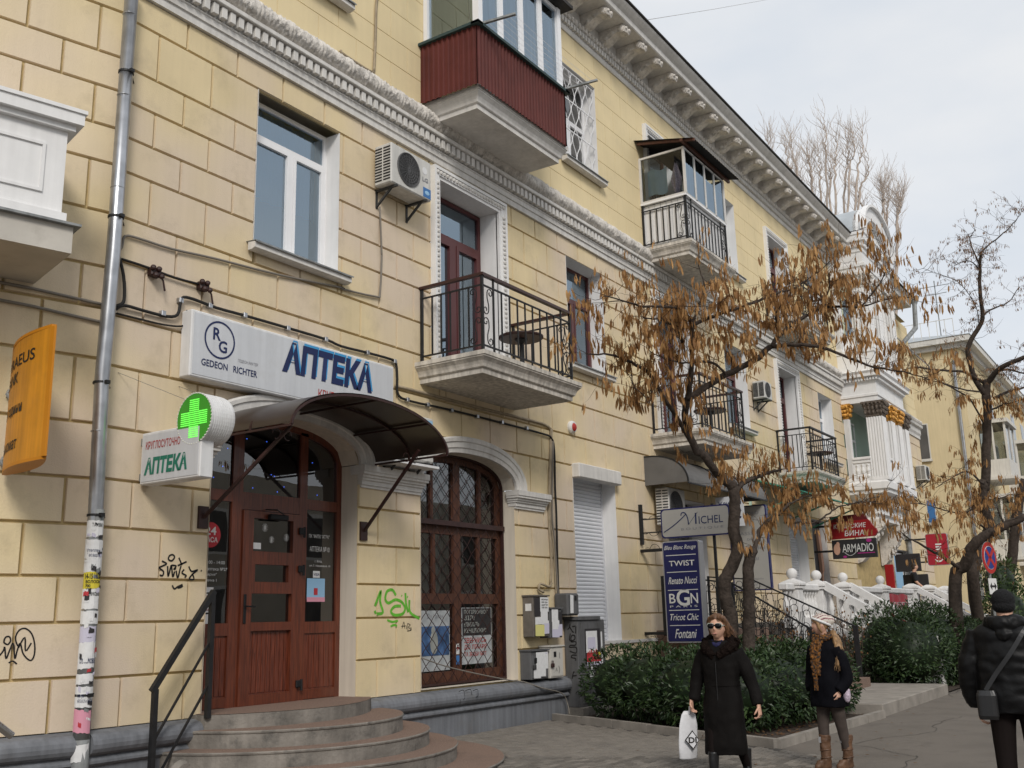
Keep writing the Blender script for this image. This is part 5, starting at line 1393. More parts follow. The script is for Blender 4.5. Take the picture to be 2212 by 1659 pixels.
mb = MB(); mb.lathe([(.001, -.004), (gr_ - .012, -.004), (gr_ - .012, .0), (.001, .0)], gc, 40, 'x'); mb.build('face', M['cross_green'], GC)
ld_ = MB()
for i in range(-9, 10):
    for j in range(-9, 10):
        if (abs(i) <= 3 or abs(j) <= 3): 
            c = gc + Vector((-.008, -i * .0225, j * .0225)); ld_.box(c.x - .003, c.x + .002, c.y - .0068, c.y + .0068, c.z - .006, c.z + .006)
stuff(ld_.build('lamp_dots', M['led'], GC))
rm_ = MB()
for i in range(46): a = 2 * math.pi * i / 46; rm_.sphere(gc + Vector((-.006, (gr_ - .006) * math.cos(a), (gr_ - .006) * math.sin(a))), .008, 6, 4)
stuff(rm_.build('rim_lamps', M['bulb'], GC))
wr_ = MB(); wr_.tube([onY(4, 765, 755, 0), gc + Vector((.15, .15, .2))], .004, 4); wr_.tube([onY(4, 1160, 845, 0), gc + Vector((.1, .0, .27))], .004, 4); wr_.build('stay_wire', M['cable_grey'], GC)

# ================================================================== bank sign
YS = thing('bank_sign', 'orange yellow curved projecting bank sign left of the downpipe', 'sign', lp(-.95, 3.3, .6))
def yarc(t, side, z):      # t 0..1 from wall side to outer edge
    off = 0.10 + 1.20 * t; bulge = 0.11 * math.sin(math.pi * min(1, max(0, (t * .86 + .07))))
    return lp(-.97 - side * bulge, z, off)
mb = MB(); N = 20
rings = []
for z, k in ((3.24, .0), (3.27, .0), (4.47, .0), (4.50, .0)):
    rings.append([yarc(i / N, 1, z) for i in range(N + 1)] + [yarc(i / N, -1, z) for i in range(N, -1, -1)])
mb.ring_loft(rings); mb.build('case', M['yellow_sign'], YS, smooth=False)
ed = MB()
for z0, z1 in ((3.225, 3.255), (4.485, 4.515)):
    ed.ring_loft([[yarc(-.01 + 1.02 * i / N, 1.05, z) for i in range(N + 1)] + [yarc(-.01 + 1.02 * i / N, -1.05, z) for i in range(N, -1, -1)] for z in (z0, z1)])
ed.prism([yarc(1.0, 1.1, 3.25), yarc(1.0, -1.1, 3.25), yarc(1.05, -1.1, 3.25), yarc(1.05, 1.1, 3.25)], (0, 0, 1.24)); ed.build('trim', M['yellow_edge'], YS)
def yfn(t0, tw, z0): return lambda a, b: yarc(t0 + a, 1, z0 + b) - LD * .004
for s, t0, w, z, h in (('PIRAEUS', .06, .74, 4.22, .115), ('BANK', .06, .44, 4.05, .115), ('24 години', .06, .58, 3.72, .13), ('Банкомат', .03, .56, 3.39, .12)):
    lettering(s, (0, 0, 0), X_, Z_, w, h, M['lettering_black'], YS, fn=yfn(t0, w, z), bold=.012)
br = MB()
for z in (4.06, 3.36): br.bar(lp(-.97, z, 0), lp(-.97, z, .2), .05); br.tube([lp(-.97, z + .05, 0), lp(-1.0, z + .0, .06), lp(-.97, z - .06, .1)], .02, 6)
br.build('wall_bracket', M['steel_dull'], YS)

# ================================================================== downpipe with pasted notices
DP = thing('downpipe', 'galvanised steel downpipe running down the building corner covered low down with notices', 'drainpipe', (6.52, -.12, 0))
ppts = [(6.53, -.13, .30), (6.52, -.13, 2.9), (6.48, -.14, 4.3), (6.52, -.13, 5.8), (6.53, -.13, 9.2)]
mb = MB(); mb.tube(ppts, .078, 18); mb.build('pipe', M['steel'], DP, smooth=True)
mb = MB(); mb.tube([(6.53, -.13, .02), (6.53, -.14, .30), (6.53, -.13, .62)], .082, 18); mb.build('lower_pipe', M['steel_dull'], DP, smooth=True)
mb = MB(); mb.tube([(6.53, -.13, .6), (6.525, -.13, 2.92)], .081, 18); mb.build('lower_pipe', M['steel_dull'], DP, smooth=True)
for z in (8.0, 6.2, 4.28, 2.86, 1.05):
    i = max(k for k in range(len(ppts)) if ppts[k][2] <= z); a, b = ppts[i], ppts[min(i + 1, len(ppts) - 1)]; t = (z - a[2]) / max(1e-6, b[2] - a[2]); x = a[0] + (b[0] - a[0]) * t
    mb = MB(); mb.lathe([(.079, -.012), (.088, -.012), (.088, .012), (.079, .012)], (x, -.13, z), 18); mb.bar((x + .08, -.13, z), (x + .2, 0.0, z), .012); mb.box(x - .02, x + .03, -.25, -.21, z - .018, z + .018); mb.build('clamp', M['iron'], DP)
for z in (8.75, 7.7, 6.55, 5.1, 3.75): mb = MB(); mb.lathe([(.078, -.005), (.0815, 0), (.078, .005)], (6.52 if z > 5 else 6.485 if z < 4.5 else 6.5, -.13, z), 18); mb.build('seam', M['steel'], DP, smooth=True)
def wrap_note(z0, z1, a0, a1, m, tilt=0.0, r=.084):
    mb = MB(); N = 10; vs = []
    for i in range(N + 1):
        a = R(a0 + (a1 - a0) * i / N); dz = tilt * i / N + rnd.uniform(-.006, .006); k = r + rnd.uniform(0, .004)
        vs += [(6.527 + k * math.cos(a), -.13 + k * math.sin(a), z0 + dz), (6.527 + k * math.cos(a), -.13 + k * math.sin(a), z1 + dz)]
    mb.add(vs, [(2 * i, 2 * i + 2, 2 * i + 3, 2 * i + 1) for i in range(N)]); return mb.build('notice', M[m], DP, fixn=False)
def wrap_text(s, z, h, a0, a1, m='lettering_black', r=.0895, **k):
    w = R(a1 - a0)
    def fn(a, b): t = R(a0) + a; return Vector((6.527 + r * math.cos(t), -.13 + r * math.sin(t), z + b))
    lettering(s, (0, 0, 0), X_, Z_, w, h, M[m], DP, fn=fn, **k)
A0, A1 = 150, 320
zc = 2.80
for (h, m, gap) in ((.17, 'paper', .02), (.20, 'paper', .01), (.13, 'paper', .0), (.17, 'paper_yellow', .0), (.20, 'paper', .02), (.13, 'paper', .02), (.16, 'paper_lilac', .01), (.26, 'paper', .05), (.10, 'paper', .01), (.20, 'paper', .02), (.22, 'paper_pink', .03), (.0, 'paper', .1), (.16, 'paper', .14), (.13, 'paper', .1)):
    if h: wrap_note(zc - h, zc, A0 + rnd.uniform(-10, 20), A1 + rnd.uniform(-25, 5), m, rnd.uniform(-.02, .02))
    zc -= h + gap
wrap_text('ТАКСИ', 2.735, .04, 215, 285); wrap_text('Утеплен.\nфасадов', 2.42, .09, 190, 285, 'sign_navy'); wrap_text('14-15 НОЯ', 2.20, .06, 190, 300, bold=.03)
wrap_text('ВОЛОСЫ\n700', 2.115, .075, 195, 300, bold=.03); wrap_text('СПУТНИКОВОЕ', 2.03, .04, 190, 300, bold=.02); wrap_text('СПУТНИКОВОЕ', 1.36, .05, 190, 300, 'sign_navy', bold=.02); wrap_text('КУРСЫ\nКРОЙКИ и ШИТЬЯ', .98, .08, 195, 300, 'sign_navy')
# torn scraps
for k in range(46):
    z = .72 + 2.05 * rnd.random(); a = rnd.uniform(170, 300); h = rnd.uniform(.02, .06)
    wrap_note(z, z + h, a, a + rnd.uniform(14, 40), rnd.choice(['paper', 'paper', 'paper_lilac', 'steel_dull', 'paper', 'poster_dark', 'paper_red'] if rnd.random() < .5 else ['paper', 'poster_dark']), rnd.uniform(-.02, .02), .0865 + .001 * (k % 4))

# ================================================================== air conditioners
def ac_unit(x0, x1, yb, yf, z0, z1, label, fan=True, louvre=True, parts=('LG',), brackets=True):
    t = thing('air_conditioner', label, 'air conditioner', ((x0 + x1) / 2, yb, z0), None)
    mb = MB(); mb.bbox(x0, x1, yf, yb, z0, z1, .02); mb.build('case', M['ac_body'], t)
    cx, cz, r = x0 + (x1 - x0) * .42, (z0 + z1) / 2 + .01, (z1 - z0) * .40
    mb = MB(); mb.lathe([(.001, 0), (r, 0), (r, -.008), (.001, -.008)], (cx, yf + .004, cz), 32, 'y'); mb.build('fan_opening', M['dark_grey'], t)
    mb = MB()
    for k in range(1, 7): mb.tube([(cx + r * k / 6.5 * math.cos(a), yf - .012, cz + r * k / 6.5 * math.sin(a)) for a in [2 * math.pi * i / 28 for i in range(28)]], .0035, 3, closed=True)
    for k in range(10): a = math.pi * k / 10; mb.bar((cx - r * math.cos(a), yf - .012, cz - r * math.sin(a)), (cx + r * math.cos(a), yf - .012, cz + r * math.sin(a)), .005)
    mb.tube([(cx + r * math.cos(a), yf - .008, cz + r * math.sin(a)) for a in [2 * math.pi * i / 32 for i in range(32)]], .012, 5, closed=True)
    mb.build('fan_guard', M['cabinet_grey'], t)
    # side louvres
    n = 12; sl = MB()
    for i in range(n):
        z = z0 + .07 + (z1 - z0 - .14) * i / (n - 1)
        for a, b in ((.06, .46), (.54, .94)):
            sl.box(x0 - .004, x0 + .002, yf + (yb - yf) * a, yf + (yb - yf) * b, z - .012, z + .012)
    stuff(sl.build('louvres', M['black'], t))
    if brackets:
        for xx in (x0 + .12, x1 - .14):
            mb = MB(); mb.bar((xx, yb + .1, z0 - .02), (xx, yf - .02, z0 - .02), .04, .03); mb.bar((xx, 0, z0 - .3), (xx, 0, z0), .04, .03); mb.bar((xx, 0, z0 - .28), (xx, yf + .1, z0 - .03), .03); mb.build('bracket', M['dark_grey'], t)
    return t
ac1 = ac_unit(10.95, 11.93, -.06, -.40, 8.17, 8.83, 'grey air conditioner with round fan beside the upper balcony door')
wall_text('LG', 11.70, 8.34 + .11, .14, .075, 'lettering_grey', ac1, -.404, bold=.03); lgm = MB(); lgm.lathe([(.001, 0), (.06, 0), (.06, -.004), (.001, -.004)], (11.76, -.40, 8.64), 20, 'y'); lgm.build('emblem', M['plastic_white'], ac1)
sticker(11.72, 11.91, 8.20, 8.36, -.401, 'paper_blue', ac1); em = MB(); em.sphere((11.815, -.406, 8.28), .05, 12, 6, 1.2, .05, .7); em.build('emblem', M['paper_sky'], ac1)
ac2 = ac_unit(11.15, 12.0, -.05, -.36, 4.0, 4.68, 'pale air conditioner half hidden behind the brown arched canopy')
sticker(11.74, 11.97, 4.50, 4.64, -.361, 'paper_sky', ac2); wall_text('Midea', 11.765, 4.545, .18, .05, 'lettering_white', ac2, -.366)
tr_ = MB(); tr_.box(11.0, 12.05, -.42, -.02, 3.915, 3.95); tr_.build('support_tray', M['plastic_white'], ac2)
ac3 = ac_unit(20.1, 20.95, -.10, -.42, 3.60, 4.40, 'white air conditioner with side louvres under the grey barrel awning', brackets=False)
ac4 = ac_unit(26.8, 27.4, -.05, -.40, 7.5, 8.0, 'grey air conditioner on the facade behind the brown seed pods')
ac5 = ac_unit(46.3, 47.2, -.05, -.45, 7.15, 7.8, 'pale air conditioner at the far end of the cream building')

# ================================================================== cables and conduits
def cable(pts, r, m, label, cat='cable', n=5, k=3, name='wall_cable'):
    mb = MB(); mb.tube(smooth_pts(pts, k), r, n); return tag(mb.build(name, M[m], None, smooth=True), label, cat)
mc_ = cable([onY(4, 745, 350, -.03), onY(4, 800, 320, -.05), onY(4, 930, 355, -.04), onY(4, 1080, 392, -.04), onY(4, 1150, 380, -.05), onY(4, 1170, 300, -.05), onY(4, 1190, 268, -.05), onY(4, 1260, 282, -.04), onY(4, 1400, 335, -.04), onY(4, 1600, 390, -.04), onY(4, 1860, 465, -.04), onY(4, 2110, 540, -.04), onY(5, 0, 585, -.04), onY(5, 160, 625, -.04), onY(5, 330, 672, -.04), onY(5, 355, 700, -.04), onY(5, 362, 800, -.04), onY(5, 365, 890, -.04), onY(5, 430, 935, -.04), onY(5, 700, 995, -.04), onY(5, 1000, 1070, -.04), onY(5, 1300, 1150, -.04), onY(5, 1360, 1180, -.04), onY(5, 1380, 1260, -.04), onY(5, 1385, 1500, -.04), onY(8, 1393, 0, -.04), onY(8, 1400, 300, -.04), onY(8, 1408, 560, -.04)], .020, 'cable', 'thick black cable looping over the pharmacy sign and along the wall')
for (n_, a, b) in ((4, 1055, 372), (4, 1170, 288), (4, 1360, 322), (4, 1585, 384), (4, 1865, 468), (4, 2110, 540), (5, 168, 626), (5, 345, 684), (5, 428, 932), (5, 560, 964), (5, 715, 1000), (5, 880, 1040), (5, 1040, 1078), (5, 1200, 1116)):
    c = onY(n_, a, b, -.04); mb = MB(); mb.bbox(c.x - .03, c.x + .03, -.068, -.0, c.z - .032, c.z + .032, .006); mb.build('cable_clip', M['steel'], mc_)
cable([onY(4, 750, 370, -.02), onY(4, 920, 412, -.03), onY(4, 1060, 445, -.03), onY(4, 1170, 455, -.03), onY(4, 1200, 430, -.03), onY(4, 1212, 350, -.05)], .012, 'cable', 'thin black cable curling up to the left end of the pharmacy sign')
cable([onY(1, 745, 1659, -.03), onY(1, 790, 1600, -.03), onY(1, 810, 1530, -.03), onY(1, 900, 1545, -.03), onY(1, 1110, 1612, -.03), onY(4, 1400, 18, -.03), onY(4, 1800, 120, -.03), onY(4, 2212, 205, -.03), onY(5, 0, 212, -.03), onY(5, 220, 262, -.03), onY(5, 250, 240, -.03), onY(5, 262, 0, -.03), onY(2, 262, 1640, -.03), onY(2, 250, 1340, -.05)], .016, 'cable_grey', 'grey conduit from the downpipe rising to the upper air conditioner')
cable([onY(4, 790, 20, -.03), onY(4, 900, 55, -.03), onY(4, 1000, 90, -.04), onY(4, 1130, 140, -.04), onY(4, 1300, 185, -.05)], .015, 'cable', 'short dark cable between two junction insulators above the sign')
cable([onY(4, 770, 0, -.05), onY(4, 800, 130, -.05), onY(4, 805, 260, -.05), onY(4, 790, 310, -.05), onY(4, 740, 330, -.04)], .020, 'cable', 'bundle of dark cables hanging beside the downpipe')
cable([onY(5, 350, 840, -.02), onY(5, 600, 905, -.02), onY(5, 900, 985, -.02), onY(5, 1200, 1060, -.02), onY(5, 1340, 1105, -.02), onY(5, 1355, 1200, -.02), onY(5, 1345, 1659, -.02), onY(8, 1360, 300, -.02), onY(8, 1355, 470, -.02)], .026, 'cable_paint', 'painted cable bundle under the lower balcony bending down the wall')
cable([onY(5, 1365, 1120, -.025), onY(5, 1352, 1659, -.025), onY(8, 1375, 200, -.025), onY(8, 1395, 600, -.03)], .018, 'cable_paint', 'painted pipe running down the wall to the meter boxes')
cable([onY(5, 1372, 1200, -.05), onY(5, 1366, 1659, -.05), onY(8, 1384, 200, -.05), onY(8, 1410, 620, -.06)], .016, 'cable_grey', 'grey pipe beside the painted pipe above the meter boxes')
cable([onY(8, 1310, 520, -.05), onY(8, 1280, 500, -.06), onY(8, 1290, 465, -.07), onY(8, 1345, 485, -.06), onY(8, 1362, 460, -.04)], .022, 'cable_paint', 'painted pipe elbow curling above the brown meter box')
cable([onY(8, 520, 945, -.02), onY(8, 720, 1012, .02), onY(8, 1060, 1085, -.04), onY(8, 1180, 1100, -.12), onY(8, 1300, 1140, -.24), onY(8, 1430, 1175, -.2), onY(8, 1465, 1240, -.2), onY(8, 1480, 1310, -.3)], .010, 'cable_grey', 'loose grey cable sagging across the grille to the ground')
cable([lp(-3, 5.22, .03), lp(-1.15, 5.24, .03), lp(-.5, 5.22, .03), lp(-.1, 5.2, .03)], .018, 'cable_grey', 'upper grey cable along the wall behind the orange bank sign')
cable([lp(-3, 5.02, .03), lp(-1.15, 5.05, .03), lp(-.5, 5.02, .03), lp(0.0, 4.99, .03)], .018, 'cable_grey', 'lower grey cable along the wall behind the orange bank sign')
cable([onY(2, 235, -40, -.03), onY(2, 225, 60, -.03), onY(2, 222, 200, -.03), onY(2, 212, 440, -.03), onY(2, 200, 465, -.03), onY(2, 120, 420, -.03), onY(2, 0, 340, -.03), onY(1, 2212, 330, -.03)], .022, 'cable_paint', 'painted pipe dropping down the third floor wall to the garland', 'pipe')
for (a, b, lbl) in ((1000, 110, 'rusty junction insulator on the wall, nearer the downpipe'), (1315, 200, 'rusty junction insulator on the wall, above the pharmacy sign')):
    c = onY(4, a, b, -.05); mb = MB(); mb.bbox(c.x - .07, c.x + .07, -.1, .0, c.z - .05, c.z + .06, .015)
    for k in range(4): mb.sphere((c.x - .06 + .04 * k, -.11, c.z + .04 * (-1) ** k), .035, 7, 5)
    mb.tube([(c.x + .03, -.08, c.z), (c.x + .09, -.1, c.z - .08), (c.x + .12, -.1, c.z - .2)], .012, 5)
    tag(mb.build('junction_insulator', M['iron_brown']), lbl, 'insulator')
clip = MB()
al = thing('alarm_siren', 'small white alarm siren with a red dome on the wall above the shutter', 'alarm', (16.7, -.05, 5.28))
mb = MB(); mb.lathe([(.001, 0), (.10, 0), (.11, -.05), (.09, -.10), (.001, -.10)], (16.72, 0, 5.27), 20, 'y', 1, 1.15); mb.build('case', M['plastic_white'], al)
mb = MB(); mb.sphere((16.70, -.10, 5.26), .07, 14, 8, 1, .7, 1.15); mb.build('lamp', M['sign_red'], al)

# ================================================================== meter boxes and grey cabinet
def meter(x0, x1, yf, z0, z1, m, label, pitched=False, notes=()):
    t = thing('meter_box', label, 'meter box', ((x0 + x1) / 2, 0, z0))
    mb = MB(); mb.bbox(x0, x1, yf, -.0, z0, z1, .008); mb.build('case', M[m], t)
    mb = MB(); mb.box(x0 + .03, x1 - .03, yf - .012, yf, z0 + .03, z1 - .03); mb.build('door', M[m], t)
    mb = MB(); mb.box(x0 - .02, x1 + .02, yf - .03, 0, z1, z1 + .025); mb.build('lid', M[m], t)
    for (a, b, c, d, mm) in notes:
        p = MB(); w, h = x1 - x0, z1 - z0; j = rnd.uniform(-.01, .01)
        p.add([(x0 + w * a, yf - .016, z0 + h * c), (x0 + w * b, yf - .017, z0 + h * c + j), (x0 + w * b, yf - .020, z0 + h * d + j), (x0 + w * a, yf - .018, z0 + h * d)], [(0, 1, 2, 3)]); o = p.build('notice', M[mm], t, fixn=False)
    return t
m1 = meter(14.88, 15.37, -.21, 1.40, 2.07, 'cabinet_brown', 'brown steel meter box plastered with notices, upper left of the group', notes=((.42, .98, .62, .98, 'paper'), (.45, .9, .35, .66, 'paper'), (.08, .5, .30, .48, 'paper'), (.08, .66, .02, .30, 'paper_lemon'), (.62, .98, .06, .32, 'paper_lilac'), (.04, .42, .5, .95, 'poster_dark'), (.5, .97, .30, .40, 'paper')))
for s, z in (('РЕСНИЦЫ', 2.00), ('500 грн.', 1.955), ('НОГТИ', 1.91), ('150 грн.', 1.865)): wall_text(s, 15.13, z, .20, .03, 'lettering_black', m1, -.232, bold=.02)
wd = MB(); wd.box(14.876, 14.88, -.18, -.06, 1.83, 1.95); wd.build('sticker', M['paper'], m1)
m2 = meter(15.40, 15.80, -.22, 1.37, 1.86, 'cabinet_grey', 'dark meter box covered with white notices, second from the left', notes=((.1, .62, .55, .98, 'paper'), (.12, .7, .28, .6, 'paper'), (.1, .7, .02, .3, 'paper_lilac'), (.6, .95, .05, .45, 'paper_lilac'), (.7, .95, .5, .9, 'poster_dark')))
m3 = meter(14.76, 15.30, -.22, .71, 1.17, 'cabinet_grey', 'grey meter box with torn notices and a padlock, below the brown one', notes=((.25, .95, .35, .95, 'paper'), (.1, .5, .05, .35, 'paper'), (.3, .8, .1, .5, 'paper'), (.45, .9, .6, .9, 'paper_lilac'), (.15, .3, .55, .75, 'black')))
m4 = meter(15.36, 15.80, -.22, .70, 1.22, 'cabinet_white', 'clean pale meter box with a drawn smiling face beside the torn notices')
sm = MB()
for L in ([(15.46, .80), (15.465, .80)], [(15.46, .86), (15.465, .86)], [(15.52, .81), (15.545, .87), (15.57, .81)], [(15.62, .90), (15.65, .84), (15.62, .77)], [(15.66, 1.02), (15.66, 1.12)]): ribbon(sm, [Vector((x, -.234, z)) for x, z in L], .012, (0, -1, 0), .002)
sm.build('drawing', M['graffiti_black'], m4, fixn=False); sticker(15.47, 15.55, 1.05, 1.14, -.235, 'black', m4)
pd1 = MB(); pd1.bbox(15.36, 15.44, -.27, -.235, .88, .95, .008); pd1.tube([(15.38, -.25, .95), (15.38, -.25, .99), (15.42, -.25, .99), (15.42, -.25, .95)], .007, 5); pd1.build('padlock', M['iron_brown'], m4)
pd2 = MB(); pd2.bbox(14.78, 14.86, -.27, -.235, .88, .95, .008); pd2.build('padlock', M['dark_grey'], m3)
m5 = thing('meter_box', 'grey rounded meter box standing on top of the tall grey cabinet', 'meter box', (16.05, -.15, 1.75)); mb = MB(); mb.bbox(15.88, 16.28, -.31, -.02, 1.74, 2.13, .03); mb.build('case', M['cabinet_grey'], m5)
p = MB(); p.add([(15.95, -.315, 1.78), (16.06, -.315, 1.78), (16.07, -.318, 2.09), (15.96, -.316, 2.10)], [(0, 1, 2, 3)]); p.build('torn_paper', M['paper'], m5, fixn=False); sticker(16.12, 16.18, 2.0, 2.08, -.312, 'black', m5)
CB = thing('electric_cabinet', 'tall dark grey electric cabinet with graffiti and a torn concert poster', 'cabinet', (16.7, -.15, 0))
mb = MB(); mb.bbox(16.2, 17.2, -.30, -.02, .16, 1.66, .012); mb.build('case', M['cabinet_grey'], CB)
mb = MB(); mb.box(16.17, 17.0, -.33, -.02, 1.66, 1.72); mb.build('lid', M['cabinet_grey'], CB); mb = MB(); mb.box(16.1, 17.3, -.42, -.02, 0, .16); mb.build('base', M['concrete'], CB)
mb = MB(); mb.box(16.30, 17.16, -.318, -.30, .22, 1.60); mb.build('door', M['cabinet_grey'], CB); mb = MB(); mb.bbox(17.06, 17.10, -.345, -.318, .98, 1.08, .005); mb.build('handle', M['iron_brown'], CB)
for (x0, x1, z0, z1, m, y) in ((16.42, 16.98, .88, 1.50, 'poster_dark', -.320), (16.45, 16.86, 1.08, 1.46, 'paper', -.325), (16.50, 16.78, 1.15, 1.35, 'paper_lilac', -.330), (16.46, 16.97, .92, 1.07, 'paper_red', -.325), (16.46, 16.97, .86, .92, 'paper_lilac', -.3252), (16.88, 16.96, 1.02, 1.08, 'paper_yellow', -.33), (17.0, 17.06, .7, 1.44, 'paper', -.3205), (16.55, 16.95, .66, .72, 'paper', -.3205), (16.60, 16.66, .70, .85, 'paper', -.3205)):
    p = MB(); p.add([(x0 + rnd.uniform(-.01, .01), y, z0), (x1 + rnd.uniform(-.01, .01), y, z0), (x1, y - .001, z1), (x0, y - .002, z1)], [(0, 1, 2, 3)]); p.build('notice', M[m], CB, fixn=False)
fg = MB()
for k in range(7): fg.sphere((16.5 + .06 * k, -.331, 1.06 + .02 * (k % 3)), .022, 6, 5, 1, .1, 2.0)
fg.build('figure_print', M['sign_red'], CB)
wg = MB()
for L in ([(1085, 690), (1070, 760), (1040, 790)], [(1075, 740), (1130, 830), (1150, 830)], [(1120, 740), (1180, 730)], [(1185, 740), (1180, 860)], [(1090, 860), (1075, 960), (1100, 990), (1165, 960), (1165, 900), (1120, 890), (1100, 940), (1110, 1010)], [(1110, 1010), (1180, 1000), (1180, 1060), (1090, 1065), (1080, 1100), (1190, 1100), (1190, 1200), (1080, 1165)], [(1200, 1240), (1130, 1235), (1105, 1275), (1180, 1295), (1180, 1335)], [(1120, 1650), (1145, 1530), (1160, 1540)], [(1130, 1600), (1200, 1590)]):
    pts = [onX('L', a, b, 16.2) for a, b in L]; pts = [Vector((16.198, max(-.292, min(-.03, p.y)), p.z)) for p in pts]; ribbon(wg, smooth_pts(pts, 3) if len(pts) > 2 else pts, .020, (-1, 0, 0), .003)
wg.build('graffiti', M['graffiti_black'], CB, fixn=False)

# ================================================================== shop signs on wall brackets
MS = thing('shop_sign', 'grey boutique sign with blue border and a sweeping letter M, on a wall bracket', 'sign', (19.5, -1.2, 3.2))
def rrect(c0, c1, z0, z1, r, X, n=5):
    out = []
    for (cx_, cz_, a0) in ((c1 + r, z0 + r, -math.pi), (c0 - r, z0 + r, -math.pi / 2), (c0 - r, z1 - r, 0), (c1 + r, z1 - r, math.pi / 2)):
        for i in range(n + 1): a = a0 + math.pi / 2 * i / n; out.append((X, cx_ + r * math.cos(a), cz_ + r * math.sin(a)))
    return out
mb = MB(); mb.prism(rrect(-.50, -2.02, 3.25, 3.86, .08, 19.47), (.08, 0, 0)); mb.build('border', M['sign_blue'], MS)
mb = MB(); mb.prism(rrect(-.53, -1.99, 3.28, 3.83, .07, 19.465), (.01, 0, 0)); mb.build('face', M['sign_bgrey'], MS)
sX = 19.461
lettering('ICHEL', (sX, -1.35, 3.50), sd_, Z_, .52, .155, M['sign_navy'], MS); lettering('BOUTIQUE', (sX, -.95, 3.385), sd_, Z_, .92, .055, M['lettering_grey'], MS, spacing=1.5)
sw = MB()
def ys(n, a, b): q = onX(n, a, b, 19.5); return Vector((sX, q.y, q.z))
for L, w0, w1 in (([(715, 1142), (820, 1070), (920, 985), (1000, 905)], .03, .008), ([(935, 925), (945, 890), (985, 890), (1020, 950), (1035, 1040)], .012, .03), ([(1035, 1040), (1090, 960), (1150, 876)], .008, .008), ([(1125, 890), (1130, 1030)], .03, .03)):
    pts = smooth_pts([ys('D', a, b) for a, b in L], 4); ribbon(sw, pts, (w0 + w1) / 2, (-1, 0, 0), .002)
sw.build('lettering', M['sign_navy'], MS, fixn=False)
bk_ = MB(); bk_.box(19.46, 19.54, -.06, -.0, 3.16, 4.0); bk_.bar((19.5, -.02, 3.68), (19.5, -.52, 3.68), .025); bk_.bar((19.5, -.02, 3.40), (19.5, -.52, 3.40), .025); bk_.build('wall_bracket', M['iron'], MS)
def curl(mb, o, ux, h=.09, w=.24, flip=1):
    o, ux = Vector(o), Vector(ux); pts = []
    for i in range(28):
        t = i / 27; a = t * 2 * math.pi * 1.6
        pts.append(o + ux * (w * (t - .5) + .03 * math.sin(a)) + Z_ * (flip * (h * math.sin(math.pi * t) * .5 + .035 * math.cos(a) - .035)))
    mb.tube(pts, .006, 4)
cu_ = MB(); curl(cu_, (19.5, -.28, 3.38), (0, -1, 0), .12, .4, -1); curl(cu_, (19.5, -.28, 3.70), (0, -1, 0), .10, .4, 1); cu_.build('scroll', M['iron'], MS)
ml = MB(); ml.bar((19.56, -1.62, .0), (19.56, -1.62, 3.9), .05); ml.build('post', M['iron'], MS)
NS = thing('brand_sign', 'tall navy blue sign listing six clothing brands in white lettering', 'sign', (19.5, -.95, 1.18))
mb = MB(); mb.prism(rrect(-.50, -1.32, 1.16, 3.19, .05, 19.46), (.22, 0, 0)); mb.build('case', M['silver'], NS)
mb = MB(); mb.prism(rrect(-.525, -1.295, 1.185, 3.165, .04, 19.455), (.006, 0, 0)); mb.build('face', M['sign_blue'], NS)
nX = 19.451
for s, y0, z, w, h, k in (('Bleu Blanc Rouge', -.55, 2.99, .70, .11, dict(shear=.35)), ('TWIST', -.64, 2.68, .56, .11, dict(bold=.01)), ('Renato Nucci', -.60, 2.32, .64, .14, dict(shear=.4, bold=.01)), ('B', -.60, 1.94, .14, .19, dict(bold=.01)), ('G', -.76, 1.88, .29, .33, dict(bold=.02)), ('N', -1.07, 1.93, .16, .20, dict(bold=.01)), ('P A R I S', -.61, 1.855, .60, .04, {}), ('Tricot Chic', -.60, 1.60, .62, .13, dict(shear=.35, bold=.01)), ('Fontani', -.68, 1.25, .48, .18, dict(shear=.35, bold=.01))):
    lettering(s, (nX, y0, z), sd_, Z_, w, h, M['lettering_white'], NS, **k)
for z in (2.90, 2.56, 2.20, 1.80, 1.50): ln_ = MB(); ln_.box(nX, 19.4548, -1.24, -.58, z - .007, z + .007); ln_.build('divider', M['lettering_white'], NS)
bk_ = MB(); bk_.box(19.45, 19.55, -.5, -.0, 3.0, 3.06); bk_.box(19.45, 19.55, -.5, 0, 1.32, 1.38); bk_.box(19.52, 19.6, -.50, -.40, 1.3, 2.5); bk_.build('wall_bracket', M['iron'], NS)
cu_ = MB(); curl(cu_, (19.5, -.28, 3.08), (0, -1, 0), .16, .36, 1); curl(cu_, (19.5, -.28, 1.30), (0, -1, 0), .16, .36, -1); cu_.build('scroll', M['iron'], NS)
GS = thing('brand_sign', 'tall grey sign with blue edge half hidden behind the front tree trunks', 'sign', (24.5, -.5, 2.25))
mb = MB(); mb.prism(rrect(-.02, -.99, 2.25, 4.33, .05, 24.47), (.12, 0, 0)); mb.build('case', M['sign_blue'], GS)
mb = MB(); mb.prism(rrect(-.05, -.96, 2.28, 4.30, .05, 24.463), (.006, 0, 0)); mb.build('face', M['sign_bgrey'], GS)
for s, y0, z, w, h, k in (('PICCOLO', -.25, 4.1, .55, .07, {}), ('ASSERE', -.28, 3.60, .55, .08, {}), ('twice', -.45, 3.46, .3, .08, {}), ('Boldinini', -.20, 3.24, .70, .09, dict(bold=.02)), ('FABI', -.42, 2.98, .3, .07, {}), ('modaspina', -.4, 2.50, .4, .05, dict(shear=.3)), ('AV', -.5, 2.36, .15, .06, {})): lettering(s, (24.459, y0, z), sd_, Z_, w, h, M['lettering_grey'], GS, **k)
ml = MB(); ml.bar((24.53, -.25, 1.4), (24.53, -.25, 4.6), .06); ml.build('post', M['iron'], GS)
